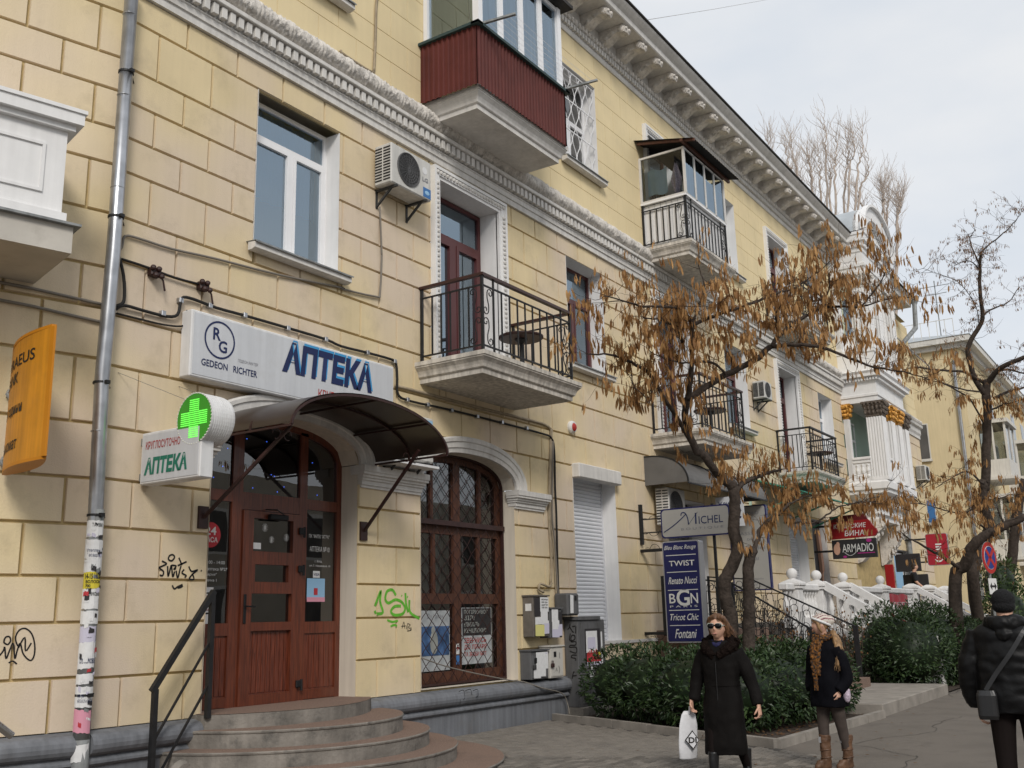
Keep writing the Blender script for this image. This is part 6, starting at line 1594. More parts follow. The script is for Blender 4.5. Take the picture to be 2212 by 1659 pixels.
WS = thing('clothing_sign', 'white hanging sign with blue Cyrillic clothing words behind the forked trunk', 'sign', (22.0, -1.2, 3.7))
mb = MB(); mb.box(22.0, 22.03, -1.36, -.70, 3.62, 4.30); mb.build('face', M['sign_face'], WS)
for s, z in (('Женская', 4.10), ('ОДЕЖДА', 3.94), ('ОБУВЬ', 3.78)): lettering(s, (21.994, -.75, z), sd_, Z_, .56, .10, M['sign_navy'], WS, bold=.01)
KS = thing('wine_shop_sign', 'red wavy wine shop sign with white Cyrillic lettering', 'sign', (31.2, -1.2, 3.75))
kx = 31.2
out = [(-.55, 4.22), (-.55, 3.82), (-1.85, 3.86), (-1.93, 3.98), (-1.90, 4.08), (-1.80, 4.18), (-1.74, 4.30), (-1.68, 4.36), (-.55, 4.33)]
mb = MB(); mb.prism([(kx, y, z) for y, z in out], (.12, 0, 0)); mb.build('face', M['krym_red'], KS)
out2 = [(-.56, 4.335), (-1.67, 4.365), (-1.63, 4.46), (-1.6, 4.54), (-.56, 4.5)]
mb = MB(); mb.prism([(kx, y, z) for y, z in out2], (.12, 0, 0)); mb.build('crown', M['krym_dark'], KS)
lettering('КРЫМСКИЕ', (kx - .004, -.66, 4.13), sd_, Z_, .96, .14, M['lettering_white'], KS, bold=.01, shear=.12); lettering('ВИНА', (kx - .004, -.97, 3.90), sd_, Z_, .58, .16, M['lettering_white'], KS, bold=.01, shear=.12)
for z in (3.45, 4.2): bk_ = MB(); bk_.box(kx + .02, kx + .1, -.56, 0, z, z + .06); bk_.build('wall_bracket', M['iron'], KS)
AS = thing('shop_sign', 'black sign with art deco white lettering hanging under the red wine sign', 'sign', (31.2, -1.2, 3.25))
mb = MB(); mb.box(kx, kx + .1, -1.86, -.56, 3.24, 3.80); mb.build('face', M['poster_dark'], AS)
lettering('ARMADIO', (kx - .004, -.86, 3.42), sd_, Z_, .92, .24, M['lettering_white'], AS, bold=.004)
mb = MB(); mb.tube([(kx - .004, -.92 - .34 * t, 3.42 - .10 * math.sin(math.pi * t)) for t in [i / 12 for i in range(13)]], .009, 4); mb.build('flourish', M['lettering_white'], AS)
fg = MB(); fg.sphere((kx - .003, -.70, 3.52), .13, 10, 6, .05, .8, 1.3); fg.sphere((kx - .004, -.74, 3.66), .07, 10, 6, .05, .8, 1.2); fg.build('figure_print', M['skin'], AS)
mg = MB(); mg.sphere((kx - .003, -1.66, 3.74), .07, 10, 6, .05, 1.2, .8); mg.build('print', M['magenta'], AS)
mg = MB(); mg.sphere((kx - .003, -.92, 3.29), .05, 10, 6, .05, 1.2, .7); mg.build('print', M['magenta'], AS)
mg = MB(); mg.box(kx - .004, kx, -1.8, -1.3, 3.365, 3.39); mg.build('print', M['magenta'], AS)
LS = thing('phone_shop_sign', 'red upright sign with white sideways lettering beyond the loggia', 'sign', (43.0, -1.2, 3.3))
lx = 43.0
mb = MB(); mb.prism(rrect(-.80, -1.62, 3.38, 4.62, .08, lx), (.15, 0, 0)); mb.build('border', M['silver'], LS)
mb = MB(); mb.prism(rrect(-.82, -1.60, 3.40, 4.60, .07, lx - .006), (.01, 0, 0)); mb.build('face', M['life_red'], LS)
lettering('life:)', (lx - .012, -1.08, 4.22), Vector((0, 0, -1)), Vector((0, -1, 0)), .72, .30, M['lettering_white'], LS, bold=.02)
bk_ = MB(); bk_.box(lx + .04, lx + .1, -.8, 0, 4.4, 4.46); bk_.box(lx + .04, lx + .1, -.8, 0, 3.5, 3.56); bk_.build('wall_bracket', M['iron'], LS)
for (x, y0, y1, z0, z1, m, lbl, c) in ((38.2, -.30, -.60, 2.0, 3.3, 'krym_red', 'red narrow vertical sign below the wine shop sign', 'sign'), (40.3, -.2, -1.1, 3.1, 3.75, 'poster_dark', 'black square sign on the facade below the carved corbel', 'sign'), (40.8, -.3, -1.2, 2.55, 3.0, 'poster_dark', 'black square sign with a face, lower on the facade near the standing man', 'sign')):
    mb = MB(); mb.bbox(x, x + .1, y1, y0, z0, z1, .02); tag(mb.build('small_sign', M[m]), lbl, c)

# ================================================================== awnings
AG = thing('barrel_awning', 'grey rounded awning over the boutique door behind the tree', 'awning', (22, -.5, 4.4))
def ag(t, x): a = math.pi / 2 * t; return Vector((x, -1.0 * math.sin(a) ** .8, 5.06 - .62 * (1 - math.cos(a))))
mb = MB(); N = 12
vs = [ag(i / N, x) for x in (19.85, 24.6) for i in range(N + 1)]
mb.add(vs, [(i, i + 1, N + 2 + i, N + 1 + i) for i in range(N)])
for x in (19.85, 24.6): mb.add([ag(i / N, x) for i in range(N + 1)] + [Vector((x, 0, 4.44))], [tuple(range(N + 2))])
mb.build('awning_sheet', M['awning_grey'], AG, smooth=False, fixn=False)
for x in (19.86, 21.4, 23.0, 24.59):
    mb = MB(); mb.tube([ag(i / N, x) + Vector((0, -.005, .005)) for i in range(N + 1)], .022, 4); mb.build('rib', M['iron'], AG)
mb = MB(); mb.bar((19.85, -1.0, 4.42), (24.6, -1.0, 4.42), .03); mb.build('front_bar', M['iron'], AG)
GN = thing('green_awning', 'green glass shop canopy under the third balcony', 'awning', (28.5, -.8, 4.6))
mb = MB(); mb.prism([(26.0, 0, 5.25), (26.0, -1.5, 4.75), (26.0, -1.5, 4.72), (26.0, 0, 5.2)], (5.2, 0, 0)); mb.build('canopy_sheet', M['awning_green'], GN)
mb = MB(); mb.box(26.0, 26.08, -.05, -.0, 2.6, 5.2); mb.box(25.2, 26.0, -.1, -.02, 2.6, 4.4); mb.build('side_panel', M['mint'], GN)
for x in (26.05, 28.6, 31.1): mb = MB(); mb.bar((x, -1.48, 4.72), (x, -.02, 4.2), .04); mb.build('support_arm', M['awning_green'], GN)

# hanging washing
def cloth(x, y0, y1, z0, z1, m, label, wav=.03, taper=0.0):
    mb = MB(); N = 18; Mv = 10; vs = []
    for i in range(N + 1):
        for j in range(Mv + 1):
            t, s = i / N, j / Mv; yy = y0 + (y1 - y0) * (.5 + (t - .5) * (1 - taper * abs(s - .5) * 2))
            vs.append((x + wav * math.sin(t * 9 + s) * (1 - .5 * s), yy, z0 + (z1 - z0) * s + .03 * math.sin(t * 7)))
    mb.add(vs, [(i * (Mv + 1) + j, (i + 1) * (Mv + 1) + j, (i + 1) * (Mv + 1) + j + 1, i * (Mv + 1) + j + 1) for i in range(N) for j in range(Mv)])
    return tag(mb.build('hanging_cloth', M[m], None, smooth=True, fixn=False), label, 'laundry')
cloth(20.62, -.12, -.62, 11.35, 11.98, 'cloth_blue', 'pale blue cloth hanging inside the glazed balcony'); cloth(20.66, -.68, -.98, 11.22, 12.05, 'cloth_dots', 'dotted pinkish cloth bunched beside the blue cloth in the glazed balcony', .05, .8)
# tables on the balconies
for k, (x0, lbl) in enumerate(((13.95, 'round brown table on the near second floor balcony'), (22.0, 'round dark table on the balcony behind the tree'), (30.3, 'round dark table on the far second floor balcony'))):
    t = thing('balcony_table', lbl, 'table', (x0, -.72, 5.62), 'balcony tables')
    mb = MB(); mb.lathe([(.001, 6.30), (.36, 6.30), (.38, 6.32), (.38, 6.345), (.001, 6.345)], (x0, -.72, 0), 28); mb.build('table_top', M['rail_wood'], t)
    mb = MB(); mb.lathe([(.2, 5.625), (.2, 5.65), (.03, 5.68), (.03, 6.22), (.11, 6.28), (.11, 6.30)], (x0, -.72, 0), 16); mb.build('leg', M['iron'], t)

# ================================================================== planter kerbs and soil
def kerb_line(p0, p1, name_label, w=.10, h=.11):
    p0, p1 = Vector((*p0, 0)), Vector((*p1, 0)); t = (p1 - p0); L = t.length; t.normalize(); n = Vector((-t.y, t.x, 0))
    k = int(L / .9) + 1
    root = thing('kerb', name_label, 'kerb', p0)
    for i in range(k):
        a, b = p0 + t * (L * i / k + .008), p0 + t * (L * (i + 1) / k - .008); dz = rnd.uniform(-.008, .008)
        mb = MB(); c = (a + b) / 2; mb.obox(c + Z_ * (h / 2 - .03 + dz), (b - a) / 2, n * (w / 2), Z_ * (h / 2 + .03)); mb.build('kerb_stone', M['kerb'], root)
kerb_line((15.62, -.1), (13.34, -4.85), 'low concrete kerb along the left side of the planted bed')
kerb_line((13.34, -4.85), (17.75, -5.06), 'low concrete kerb along the front of the planted bed')
g = MB(); g.add([(15.7, -.05, .03), (13.45, -4.78, .03), (17.8, -5.0, .03), (20.0, -5.0, .03), (34.0, -5.0, .03), (34.0, -.05, .03)], [(0, 1, 2, 3, 4, 5)])
soil = struct(g.build('soil_bed', M['soil']))
dl = MB()
for i in range(420):
    x = rnd.uniform(13.6, 18.0); y = rnd.uniform(-4.75, -3.6); a = rnd.random() * 6.28; s = rnd.uniform(.02, .05)
    c = Vector((x, y, .04 + rnd.random() * .02)); u = Vector((math.cos(a), math.sin(a), rnd.uniform(-.3, .3))) * s; v = Vector((-math.sin(a), math.cos(a), rnd.uniform(-.3, .3))) * s * .5
    dl.add([c - u, c - v, c + u, c + v], [(0, 1, 2, 3)])
stuff(dl.build('fallen_leaves', M['dead_leaf'], soil, fixn=False))
dl = MB()
for i in range(230):
    t_ = rnd.random(); x = 10.8 + 12 * t_ ** 1.3; y = -5.15 - abs(rnd.gauss(0, 1.1)) if rnd.random() < .6 else -.2 - 4.6 * rnd.random()
    if y > -5 and x > 15.4 + (y + .2) * .49: continue
    a = rnd.random() * 6.28; s = rnd.uniform(.012, .035); c = Vector((x, y, .018 + rnd.random() * .006)); u = Vector((math.cos(a), math.sin(a), rnd.uniform(-.15, .15))) * s; v = Vector((-math.sin(a), math.cos(a), rnd.uniform(-.15, .15))) * s * .45
    dl.add([c - u, c - v, c + u, c + v], [(0, 1, 2, 3)])
stuff(dl.build('fallen_leaves', M['dead_leaf'], pavement, fixn=False))
ck_ = MB()
for (x0, y0, ang, L) in ((14.2, -5.6, .1, 4.5), (17.5, -6.4, -.5, 3.0), (13.2, -6.6, .5, 2.0), (20.5, -5.9, .15, 5.0), (11.6, -6.4, -.2, 2.0)):
    P = []; x, y, a = x0, y0, ang
    for i in range(int(L / .12)):
        P.append(Vector((x, y, -.005))); a += rnd.uniform(-.5, .5); a = ang + (a - ang) * .8; x += .12 * math.cos(a); y += .12 * math.sin(a)
    ribbon(ck_, P, .010, (0, 0, 1), .004)
stuff(ck_.build('cracks', M['paver_joint'], pavement, fixn=False))
# low stone platform at the foot of the boutique stairs
PF = thing('stone_platform', 'low concrete platform beside the walkway between the two hedges', 'platform', (20.3, -3.5, 0))
mb = MB(); mb.bbox(17.85, 23.0, -5.05, -3.4, -.03, .20, .015); mb.build('slab', M['kerb'], PF)

# ================================================================== boutique stairs with scrolled iron railings
IS = thing('boutique_stairs', 'brown stone stairs with scrolled black iron railings behind the hedge', 'stairs', (21, -2, 0))
for i in range(7):
    mb = MB(); mb.box(20.02, 21.98, -1.4 - .34 * (i + 1), -1.4 - .34 * i + (0 if i else 1.4), .0, 1.40 - .17 * i); mb.build('step', M['tread'], IS)
def iron_stair_rail(x, top, knee, foot, zoff=0.0):
    """top, knee, foot: (y, z) of the handrail"""
    pts = [Vector((x, *top)), Vector((x, *knee)), Vector((x, *foot))]
    mb = MB()
    for a, b in zip(pts, pts[1:]): mb.bar(a, b, .05, .03)
    h = 0.80
    for a, b in zip(pts, pts[1:]): mb.bar(a - Z_ * h, b - Z_ * h, .03, .02)
    mb.build('handrail', M['iron'], IS)
    for q in (pts[0], pts[1], pts[2]):
        mb = MB(); mb.bar(q + Z_ * .02, Vector((q.x, q.y, max(.1, q.z - 1.05))), .09 if q is pts[2] else .045); mb.build('post', M['iron'], IS)
    L = [pts[0].lerp(pts[1], t) for t in (.2, .6, 1.0)] + [pts[1].lerp(pts[2], t) for t in (.12, .24, .36, .48, .60, .72, .84)]
    sc = MB()
    for q in L:
        b = q - Z_ * h
        for dx in (-.07, -.035, 0, .035): sc.bar(Vector((x, q.y + dx, b.z)), Vector((x, q.y + dx, q.z - .22)), .012)
        for sg in (-1, 1):            # shepherd's-crook tops and base rings
            base = Vector((x, q.y + sg * .05, q.z - .24))
            sc.tube([base] + [base + Vector((0, sg * (.075 - .075 * math.cos(a)), .10 + .075 * math.sin(a))) for a in [math.pi * k / 8 for k in range(0, 12)]], .008, 4)
            c = Vector((x, q.y + sg * .10, b.z + .22))
            sc.tube([c + Vector((0, .095 * math.cos(a), .13 * math.sin(a))) for a in [2 * math.pi * k / 14 for k in range(14)]], .008, 4, closed=True)
    sc.build('scrollwork', M['iron'], IS)
iron_stair_rail(20.0, (-1.0, 2.42), (-1.75, 2.31), (-3.30, 1.37)); iron_stair_rail(22.0, (-.4, 2.53), (-1.40, 2.44), (-3.58, 1.39))

# ================================================================== terrace with white balustrade
TE = thing('terrace', 'raised shop terrace with white balustrade, ball topped posts and two stairs', 'terrace', (30, -1, 0))
TZ, TY = 1.48, -2.0
mb = MB(); mb.box(22.3, 48, TY + .02, .0, 0, TZ); mb.build('platform', M['concrete'], TE)
def te_post(x, y, ball=True, zt=2.38):
    mb = MB()
    mb.bbox(x - .17, x + .17, y - .17, y + .17, TZ - 1.2, zt - .16, .012); mb.bbox(x - .21, x + .21, y - .21, y + .21, zt - .16, zt - .10, .01); mb.bbox(x - .235, x + .235, y - .235, y + .235, zt - .10, zt - .02, .02)
    mb.ring_loft([[(x + sx * o, y + sy * o, z) for sx, sy in ((-1, -1), (1, -1), (1, 1), (-1, 1))] for o, z in ((.22, zt - .02), (.06, zt + .06))])
    mb.box(x - .1, x + .1, y - .178, y - .17, TZ - .05, zt - .3); mb.box(x - .178, x - .17, y - .1, y + .1, TZ - .05, zt - .3)
    p = mb.build('post', M['sphere_white'], TE)
    if ball:
        b = MB(); b.lathe([(.001, zt + .03), (.09, zt + .03), (.06, zt + .09), (.001, zt + .09)], (x, y, 0), 12); b.sphere((x, y, zt + .175), .125, 20, 14); b.build('ball', M['sphere_white'], p, smooth=True)
PX = [23.0, 24.75, 26.95, 30.65]
for x in PX: te_post(x, TY)
for x in (34.4, 36.85, 39.5): te_post(x, TY, False, 2.45)
bl_ = MB(); bl_.lathe([(.045, 0), (.075, .0), (.075, .04), (.04, .06), (.035, .10), (.07, .20), (.075, .28), (.05, .40), (.032, .50), (.05, .54), (.06, .56), (.06, .62)], (0, 0, 0), 8)
bal_me = bl_.mesh('baluster', M['sphere_white'], smooth=True)
def te_run(x0, x1):
    mb = MB(); mb.bbox(x0, x1, TY - .11, TY + .11, 2.18, 2.34, .03); mb.build('rail', M['sphere_white'], TE); mb = MB(); mb.box(x0, x1, TY - .09, TY + .09, TZ - .1, TZ + .08); mb.build('base_rail', M['sphere_white'], TE)
    n = max(1, int((x1 - x0) / .19))
    for i in range(n): inst('baluster', bal_me, (x0 + (x1 - x0) * (i + .5) / n, TY, TZ + .08), TE)
te_run(22.3, 22.83); te_run(23.17, 24.58); te_run(27.12, 30.48); te_run(30.82, 34.2); te_run(37.05, 39.3)
def te_stairs(xa, xb, n=7):
    for i in range(n):
        mb = MB(); mb.box(xa, xb, TY - .33 * (i + 1), TY - .33 * i, 0, TZ - .19 * (i + 1)); mb.build('step', M['kerb'], TE)
    for x in (xa, xb):
        a, b = Vector((x, TY - .15, 2.34)), Vector((x, TY - 2.35, 1.0)); d = (b - a).normalized()
        mb = MB(); q = d.cross(X_).normalized(); mb.obox((a + b) / 2, (b - a) / 2, X_ * .115, q * .085); mb.obox((a + b) / 2 - q * 0 - Z_ * .9, (b - a) / 2, X_ * .09, q * .08)
        mb.build('stair_rail', M['sphere_white'], TE)
        for i in range(9):
            t = (i + .7) / 9.5; p = a.lerp(b, t); o = inst('baluster', bal_me, (p.x, p.y, p.z - .74), TE)
        mb = MB(); mb.bbox(x - .17, x + .17, b.y - .3, b.y + .04, 0, b.z + .12, .02); mb.build('post', M['sphere_white'], TE)
te_stairs(24.75, 26.95); te_stairs(34.4, 36.85)
BN = thing('banner', 'red wine shop banner hanging on the white balustrade', 'banner', (31.6, -2.2, 1.5)); mb = MB(); N = 14; vs = []
for i in range(N + 1):
    x = 31.0 + 2.2 * i / N
    for z in (1.35, 2.16): vs.append((x, TY - .13 - .03 * math.sin(i * 1.3) * (1 if z < 2 else .4), z + .02 * math.sin(i * .8)))
mb.add(vs, [(2 * i, 2 * i + 2, 2 * i + 3, 2 * i + 1) for i in range(N)]); mb.build('cloth', M['life_red'], BN, smooth=True, fixn=False)
wall_text('КРЫМСКИЕ ВИНА', 31.15, 1.68, 1.9, .26, 'lettering_white', BN, TY - .18, bold=.01)

# ================================================================== leafy hedges
def leaf_tri(mb, c, d, n, L, W):
    """pointed leaf folded along its midrib: c base, d direction, n up normal"""
    s = d.cross(n)
    if s.length < 1e-5: return
    s.normalize(); n2 = s.cross(d).normalized()
    a = c; b = c + d * (L * .5) + s * (W * .5) + n2 * (L * .06); e = c + d * L - n2 * (L * .10); f = c + d * (L * .5) - s * (W * .5) + n2 * (L * .06); m = c + d * (L * .52) - n2 * (L * .03)
    mb.add([a, b, e, f, m], [(0, 1, 4), (1, 2, 4), (2, 3, 4), (3, 0, 4)])
def hedge(label, bushes, count, L=.105, seed=3, mname='laurel'):
    rr = random.Random(seed); bx = sum(b[0] for b in bushes) / len(bushes); by_ = sum(b[1] for b in bushes) / len(bushes)
    t = thing('hedge', label, 'hedge', (bx, by_, 0)); mb = MB(); wts = [b[3] * b[4] + b[3] * b[5] for b in bushes]
    def depth(p, skip):
        return min([((p.x - b[0]) / b[3]) ** 2 + ((p.y - b[1]) / b[4]) ** 2 + ((p.z - b[2]) / b[5]) ** 2 for i, b in enumerate(bushes) if i != skip] or [9])
    made = 0; tries = 0
    while made < count and tries < count * 6:
        tries += 1
        i = rr.choices(range(len(bushes)), wts)[0]; b = bushes[i]
        v = Vector((rr.gauss(0, 1), rr.gauss(0, 1), rr.gauss(0, 1))).normalized()
        bump = 1 + .14 * noise.noise(Vector((v.x * 2.6 + i * 3, v.y * 2.6, v.z * 2.6)))
        k = bump * rr.uniform(.86, 1.03)
        p = Vector((b[0] + v.x * b[3] * k, b[1] + v.y * b[4] * k, b[2] + v.z * b[5] * k))
        if p.z < .10 or depth(p, i) < .62: continue
        d = (v * .7 + Vector((rr.uniform(-.9, .9), rr.uniform(-.9, .9), rr.uniform(-.7, .8)))).normalized()
        n = (v + Vector((0, 0, .9)) + Vector((rr.uniform(-.6, .6), rr.uniform(-.6, .6), rr.uniform(-.4, .4)))).normalized()
        leaf_tri(mb, p, d, n, L * rr.uniform(.7, 1.25), L * rr.uniform(.32, .48)); made += 1
    stuff(mb.build('leaves', M[mname], t, fixn=False))
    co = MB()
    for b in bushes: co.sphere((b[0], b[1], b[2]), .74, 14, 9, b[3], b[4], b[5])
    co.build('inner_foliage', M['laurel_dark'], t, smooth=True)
    st = MB()
    for b in bushes:
        for k in range(5):
            a = rr.random() * 6.28; st.tube([(b[0] + .1 * math.cos(a), b[1] + .1 * math.sin(a), 0.0), (b[0] + .35 * math.cos(a), b[1] + .35 * math.sin(a), .45), (b[0] + .5 * math.cos(a), b[1] + .5 * math.sin(a), .8)], [.018, .014, .008], 5)
    stuff(st.build('stems', M['bark'], t))
    return t
hedge('low glossy laurel hedge behind the woman in sunglasses', [(16.0, -1.3, .62, .72, .75, .58), (15.45, -2.2, .64, .75, .8, .58), (14.95, -3.1, .62, .72, .8, .56), (14.75, -3.85, .58, .66, .66, .54), (15.6, -4.05, .60, .8, .66, .58), (16.6, -4.15, .62, .85, .68, .62), (17.35, -4.2, .60, .62, .62, .60), (16.6, -3.0, .66, .9, .9, .60), (17.6, -3.0, .68, .8, .9, .62)], 13500, .10, 3)
hedge('taller laurel hedge right of the girl in the knitted hat', [(24.0, -4.2, .80, .9, .8, .88), (25.2, -4.3, .88, 1.0, .85, .97), (26.4, -4.3, .82, 1.0, .9, .90), (24.6, -3.6, .86, 1.0, .9, .95), (27.6, -4.3, .74, .9, .8, .78), (26.0, -5.0, .72, .9, .6, .76), (28.6, -4.5, .7, .9, .8, .74)], 13000, .105, 5)
# bare shrubs with seed heads behind the girl
def bare_shrub(x, y, h, n, label, seed, sp=.5):
    rr = random.Random(seed); t = thing('bare_shrub', label, 'shrub', (x, y, 0)); mb, bd = MB(), MB()
    for i in range(n):
        a = rr.random() * 6.28; r = rr.random() * sp; p = [Vector((x + .1 * math.cos(a), y + .1 * math.sin(a), 0))]
        top = Vector((x + r * math.cos(a) * 1.5, y + r * math.sin(a) * 1.5, h * rr.uniform(.65, 1.05)))
        for k in range(1, 5): p.append(p[0].lerp(top, k / 4) + Vector((rr.uniform(-.05, .05), rr.uniform(-.05, .05), 0)))
        mb.tube(p, [.012, .010, .008, .006, .004], 4)
        for k in range(7):
            q = p[rr.randint(2, 4)]; e = q + Vector((rr.uniform(-.18, .18), rr.uniform(-.18, .18), rr.uniform(.05, .25))); mb.tube([q, e], [.005, .003], 3)
            bd.sphere(e, rr.uniform(.012, .022), 5, 4, 1, 1, 1.3)
    stuff(mb.build('stems', M['twig'], t)); stuff(bd.build('seed_heads', M['pod_small'], t))
bare_shrub(19.7, -2.75, 1.55, 12, 'bare shrub with dry seed heads behind the girl, left of her head', 1); bare_shrub(22.7, -3.15, 1.75, 12, 'bare shrub with dry seed heads behind the girl, right of her head', 2); bare_shrub(18.6, -2.6, 1.45, 9, 'thin bare shrub by the iron railing', 3); bare_shrub(23.6, -2.7, 1.6, 9, 'bare shrub in front of the white stair', 4)

# ================================================================== trees
class Tree:
    def __init__(s, name, label, seed, base, group=None):
        s.t = thing(name, label, 'tree', base, group); s.rr = random.Random(seed); s.wood = MB(); s.tw = MB(); s.pod = MB(); s.limbs = []
    def limb(s, pts, r0, r1, k=4, rough=.012, dens=1.0):
        P = smooth_pts(pts, k); n = len(P)
        P = [p + Vector((s.rr.uniform(-rough, rough), s.rr.uniform(-rough, rough), s.rr.uniform(-rough, rough))) for p in P]
        s.wood.tube(P, [r0 + (r1 - r0) * i / (n - 1) for i in range(n)], 9 if r0 > .05 else 6); s.limbs.append((P, r0, r1)); s.dens = getattr(s, 'dens', []) + [dens]; return P
    def twig(s, p, d, L, r, lev, podp, podn, podL, droop=.02):
        rr = s.rr; n = 5; pts = [p]; d = d.normalized()
        for i in range(n):
            d = (d + Vector((rr.uniform(-.35, .35), rr.uniform(-.35, .35), rr.uniform(-.28, .30) - droop))).normalized(); pts.append(pts[-1] + d * (L / n))
        s.tw.tube(pts, [r * (1 - .75 * i / n) for i in range(n + 1)], 3, cap=False)
        if lev > 0:
            for i in range(2, n + 1):
                if rr.random() < .75:
                    q = (d + Vector((rr.uniform(-1, 1), rr.uniform(-1, 1), rr.uniform(-.5, .7)))).normalized(); s.twig(pts[i], q, L * rr.uniform(.4, .7), r * .6, lev - 1, podp, podn, podL, droop)
        for i in range(2, n + 1):
            if rr.random() < podp: s.cluster(pts[i], rr.randint(max(1, podn // 2), podn), podL)
    def cluster(s, p, n, L):
        rr = s.rr
        for i in range(n):
            c = p + Vector((rr.uniform(-.05, .05), rr.uniform(-.05, .05), rr.uniform(-.04, .01))); l = L * rr.choice((.6, .8, .9, 1.0, 1.1, 1.25)); w = l * rr.uniform(.14, .21)
            a = rr.random() * 6.28; s_ = Vector((math.cos(a), math.sin(a), 0)); d = Vector((rr.uniform(-.28, .28), rr.uniform(-.28, .28), -1)).normalized(); o = s_.cross(d) * (l * .06)
            b1, b2 = c + d * (l * .3) + o, c + d * (l * .72) + o
            s.pod.add([c, b1 + s_ * w * .5, b2 + s_ * w * .5, c + d * l, b2 - s_ * w * .5, b1 - s_ * w * .5], [(0, 1, 5), (1, 2, 4, 5), (2, 3, 4)])
    def sprout(s, i0=0, per=1.0, L=.7, r=.007, lev=1, podp=.35, podn=8, podL=.17, up=.25, start=.15, droop=.02):
        for (P, r0, r1), dn_ in list(zip(s.limbs, s.dens))[i0:]:
            n = len(P)
            for j in range(int(n * start), n):
                pq = per * dn_; cnt = int(pq) + (1 if s.rr.random() < pq - int(pq) else 0)
                for _ in range(cnt):
                    d = Vector((s.rr.uniform(-1, 1), s.rr.uniform(-1, 1), s.rr.uniform(-.6, .8) + up)); s.twig(P[j], d, L * s.rr.uniform(.5, 1.2), r, lev, podp, podn, podL, droop)
    def flush(s, podm): stuff(s.pod.build('seed_pods', M[podm], s.t, fixn=False)); s.pod = MB()
    def done(s, bark='bark', podm='pod'):
        s.wood.build('trunk', M[bark], s.t, smooth=True); stuff(s.tw.build('twigs', M['twig' if bark == 'bark' else bark], s.t, fixn=False))
        if s.pod.v: stuff(s.pod.build('seed_pods', M[podm], s.t, fixn=False))
def L_(crop, pts, d0, d1): n = max(2, len(pts)); return [atD(crop, x, y, d0 + (d1 - d0) * i / (n - 1)) for i, (x, y) in enumerate(pts)]
TD = 16.8
foot1 = atD('G', 1230, 1100, TD); foot2 = atD('G', 1480, 1330, TD - .3)
t1 = Tree('pod_tree', 'forked street tree with hanging tan seed pods in front of the boutique signs', 21, (foot1.x, foot1.y, 0))
t1.limb([(foot1.x + .1, foot1.y, 0), (foot1.x + .05, foot1.y, .8)] + L_('G', [(1230, 900), (1180, 700), (1165, 480), (1240, 300), (1330, 60)], TD, TD) + L_('D', [(1610, 1100), (1620, 850), (1610, 600), (1575, 510)], TD, TD), .12, .088)
a = t1.limb([atD('D', 1590, 540, TD)] + L_('D', [(1460, 430), (1340, 320), (1220, 130)], TD, TD - .3) + L_(6, [(80, 1250), (20, 1060), (30, 930)], TD - .3, TD - .6), .072, .055, dens=.22)
D2_ = TD - .6
t1.limb(L_(6, [(30, 930), (50, 800), (62, 640), (60, 450)], D2_, D2_ - .5), .05, .035, dens=.5)
t1.limb(L_(6, [(60, 450), (30, 390), (-60, 330)], D2_ - .5, D2_ - 1.0) + L_(5, [(1960, 330), (1850, 300), (1700, 255)], D2_ - 1.1, D2_ - 1.6), .03, .008)
t1.limb(L_(6, [(60, 450), (200, 390), (380, 330), (560, 260), (700, 215), (860, 120), (980, 10)], D2_ - .5, D2_ + 1.0), .035, .008)
t1.limb(L_(6, [(60, 470), (100, 330), (140, 180), (100, 60)], D2_ - .5, D2_ - .2), .028, .007)
t1.limb(L_(6, [(30, 930), (150, 850), (280, 770), (460, 680), (570, 590)], D2_, D2_ + .2), .055, .045, dens=.4)
t1.limb(L_(6, [(570, 590), (640, 500), (760, 410), (900, 340), (1040, 325), (1160, 330), (1330, 280), (1480, 270)], D2_ + .2, D2_ + 1.2), .038, .007)
t1.limb(L_(6, [(570, 590), (740, 575), (900, 590), (1080, 660), (1240, 720), (1440, 750), (1600, 800)], D2_ + .2, D2_ - 1.0), .036, .007)
t1.limb(L_(6, [(900, 340), (950, 200), (930, 60)], D2_ + .6, D2_ + .5), .02, .006)
t1.limb(L_(6, [(1160, 330), (1260, 200), (1320, 90), (1340, 20)], D2_ + .8, D2_ + .8), .018, .005)
t1.limb(L_(6, [(640, 500), (600, 380), (700, 240)], D2_, D2_ - .5), .02, .006)
t1.limb(L_(6, [(280, 770), (200, 690), (80, 690), (0, 690)], D2_, D2_ - .4) + L_(5, [(2100, 670), (1980, 600)], D2_ - .5, D2_ - .7), .024, .006, dens=.7)
t1.limb(L_(6, [(80, 1250), (-30, 1060), (-100, 950)], TD - .3, TD - .8) + L_(5, [(1990, 760), (1880, 690), (1740, 640), (1600, 640)], TD - 1.0, TD - 1.6), .048, .010, dens=.55)
t1.limb(L_(5, [(1880, 760), (1890, 840), (1960, 900), (1990, 960)], TD - 1.2, TD - 1.3), .012, .004)
t1.limb(L_(5, [(2212, 560), (2160, 460), (2080, 420), (1960, 400)], D2_ - .4, D2_ - 1.0), .03, .008)
t1.limb(L_('D', [(1620, 620), (1720, 510), (1880, 430), (2060, 370), (2212, 330)], TD, TD + .6), .05, .022); t1.limb(L_('E', [(20, 480), (180, 380), (480, 330), (700, 345)], TD + .6, TD + .9), .022, .006)
t1.sprout(1, 1.5, .62, .0055, 1, .40, 4, .165, .3, .08, -.01); t1.done()
t2 = Tree('pod_tree', 'slim companion trunk beside the forked tree, bending right with low pod branches', 22, (foot2.x, foot2.y, 0))
t2.limb([(foot2.x, foot2.y, 0), (foot2.x, foot2.y, .5)] + L_('G', [(1480, 1150), (1485, 900), (1475, 620), (1465, 330), (1500, 100)], TD - .3, TD - .3) + L_('D', [(1860, 1390)], TD - .3, TD - .3), .11, .085)
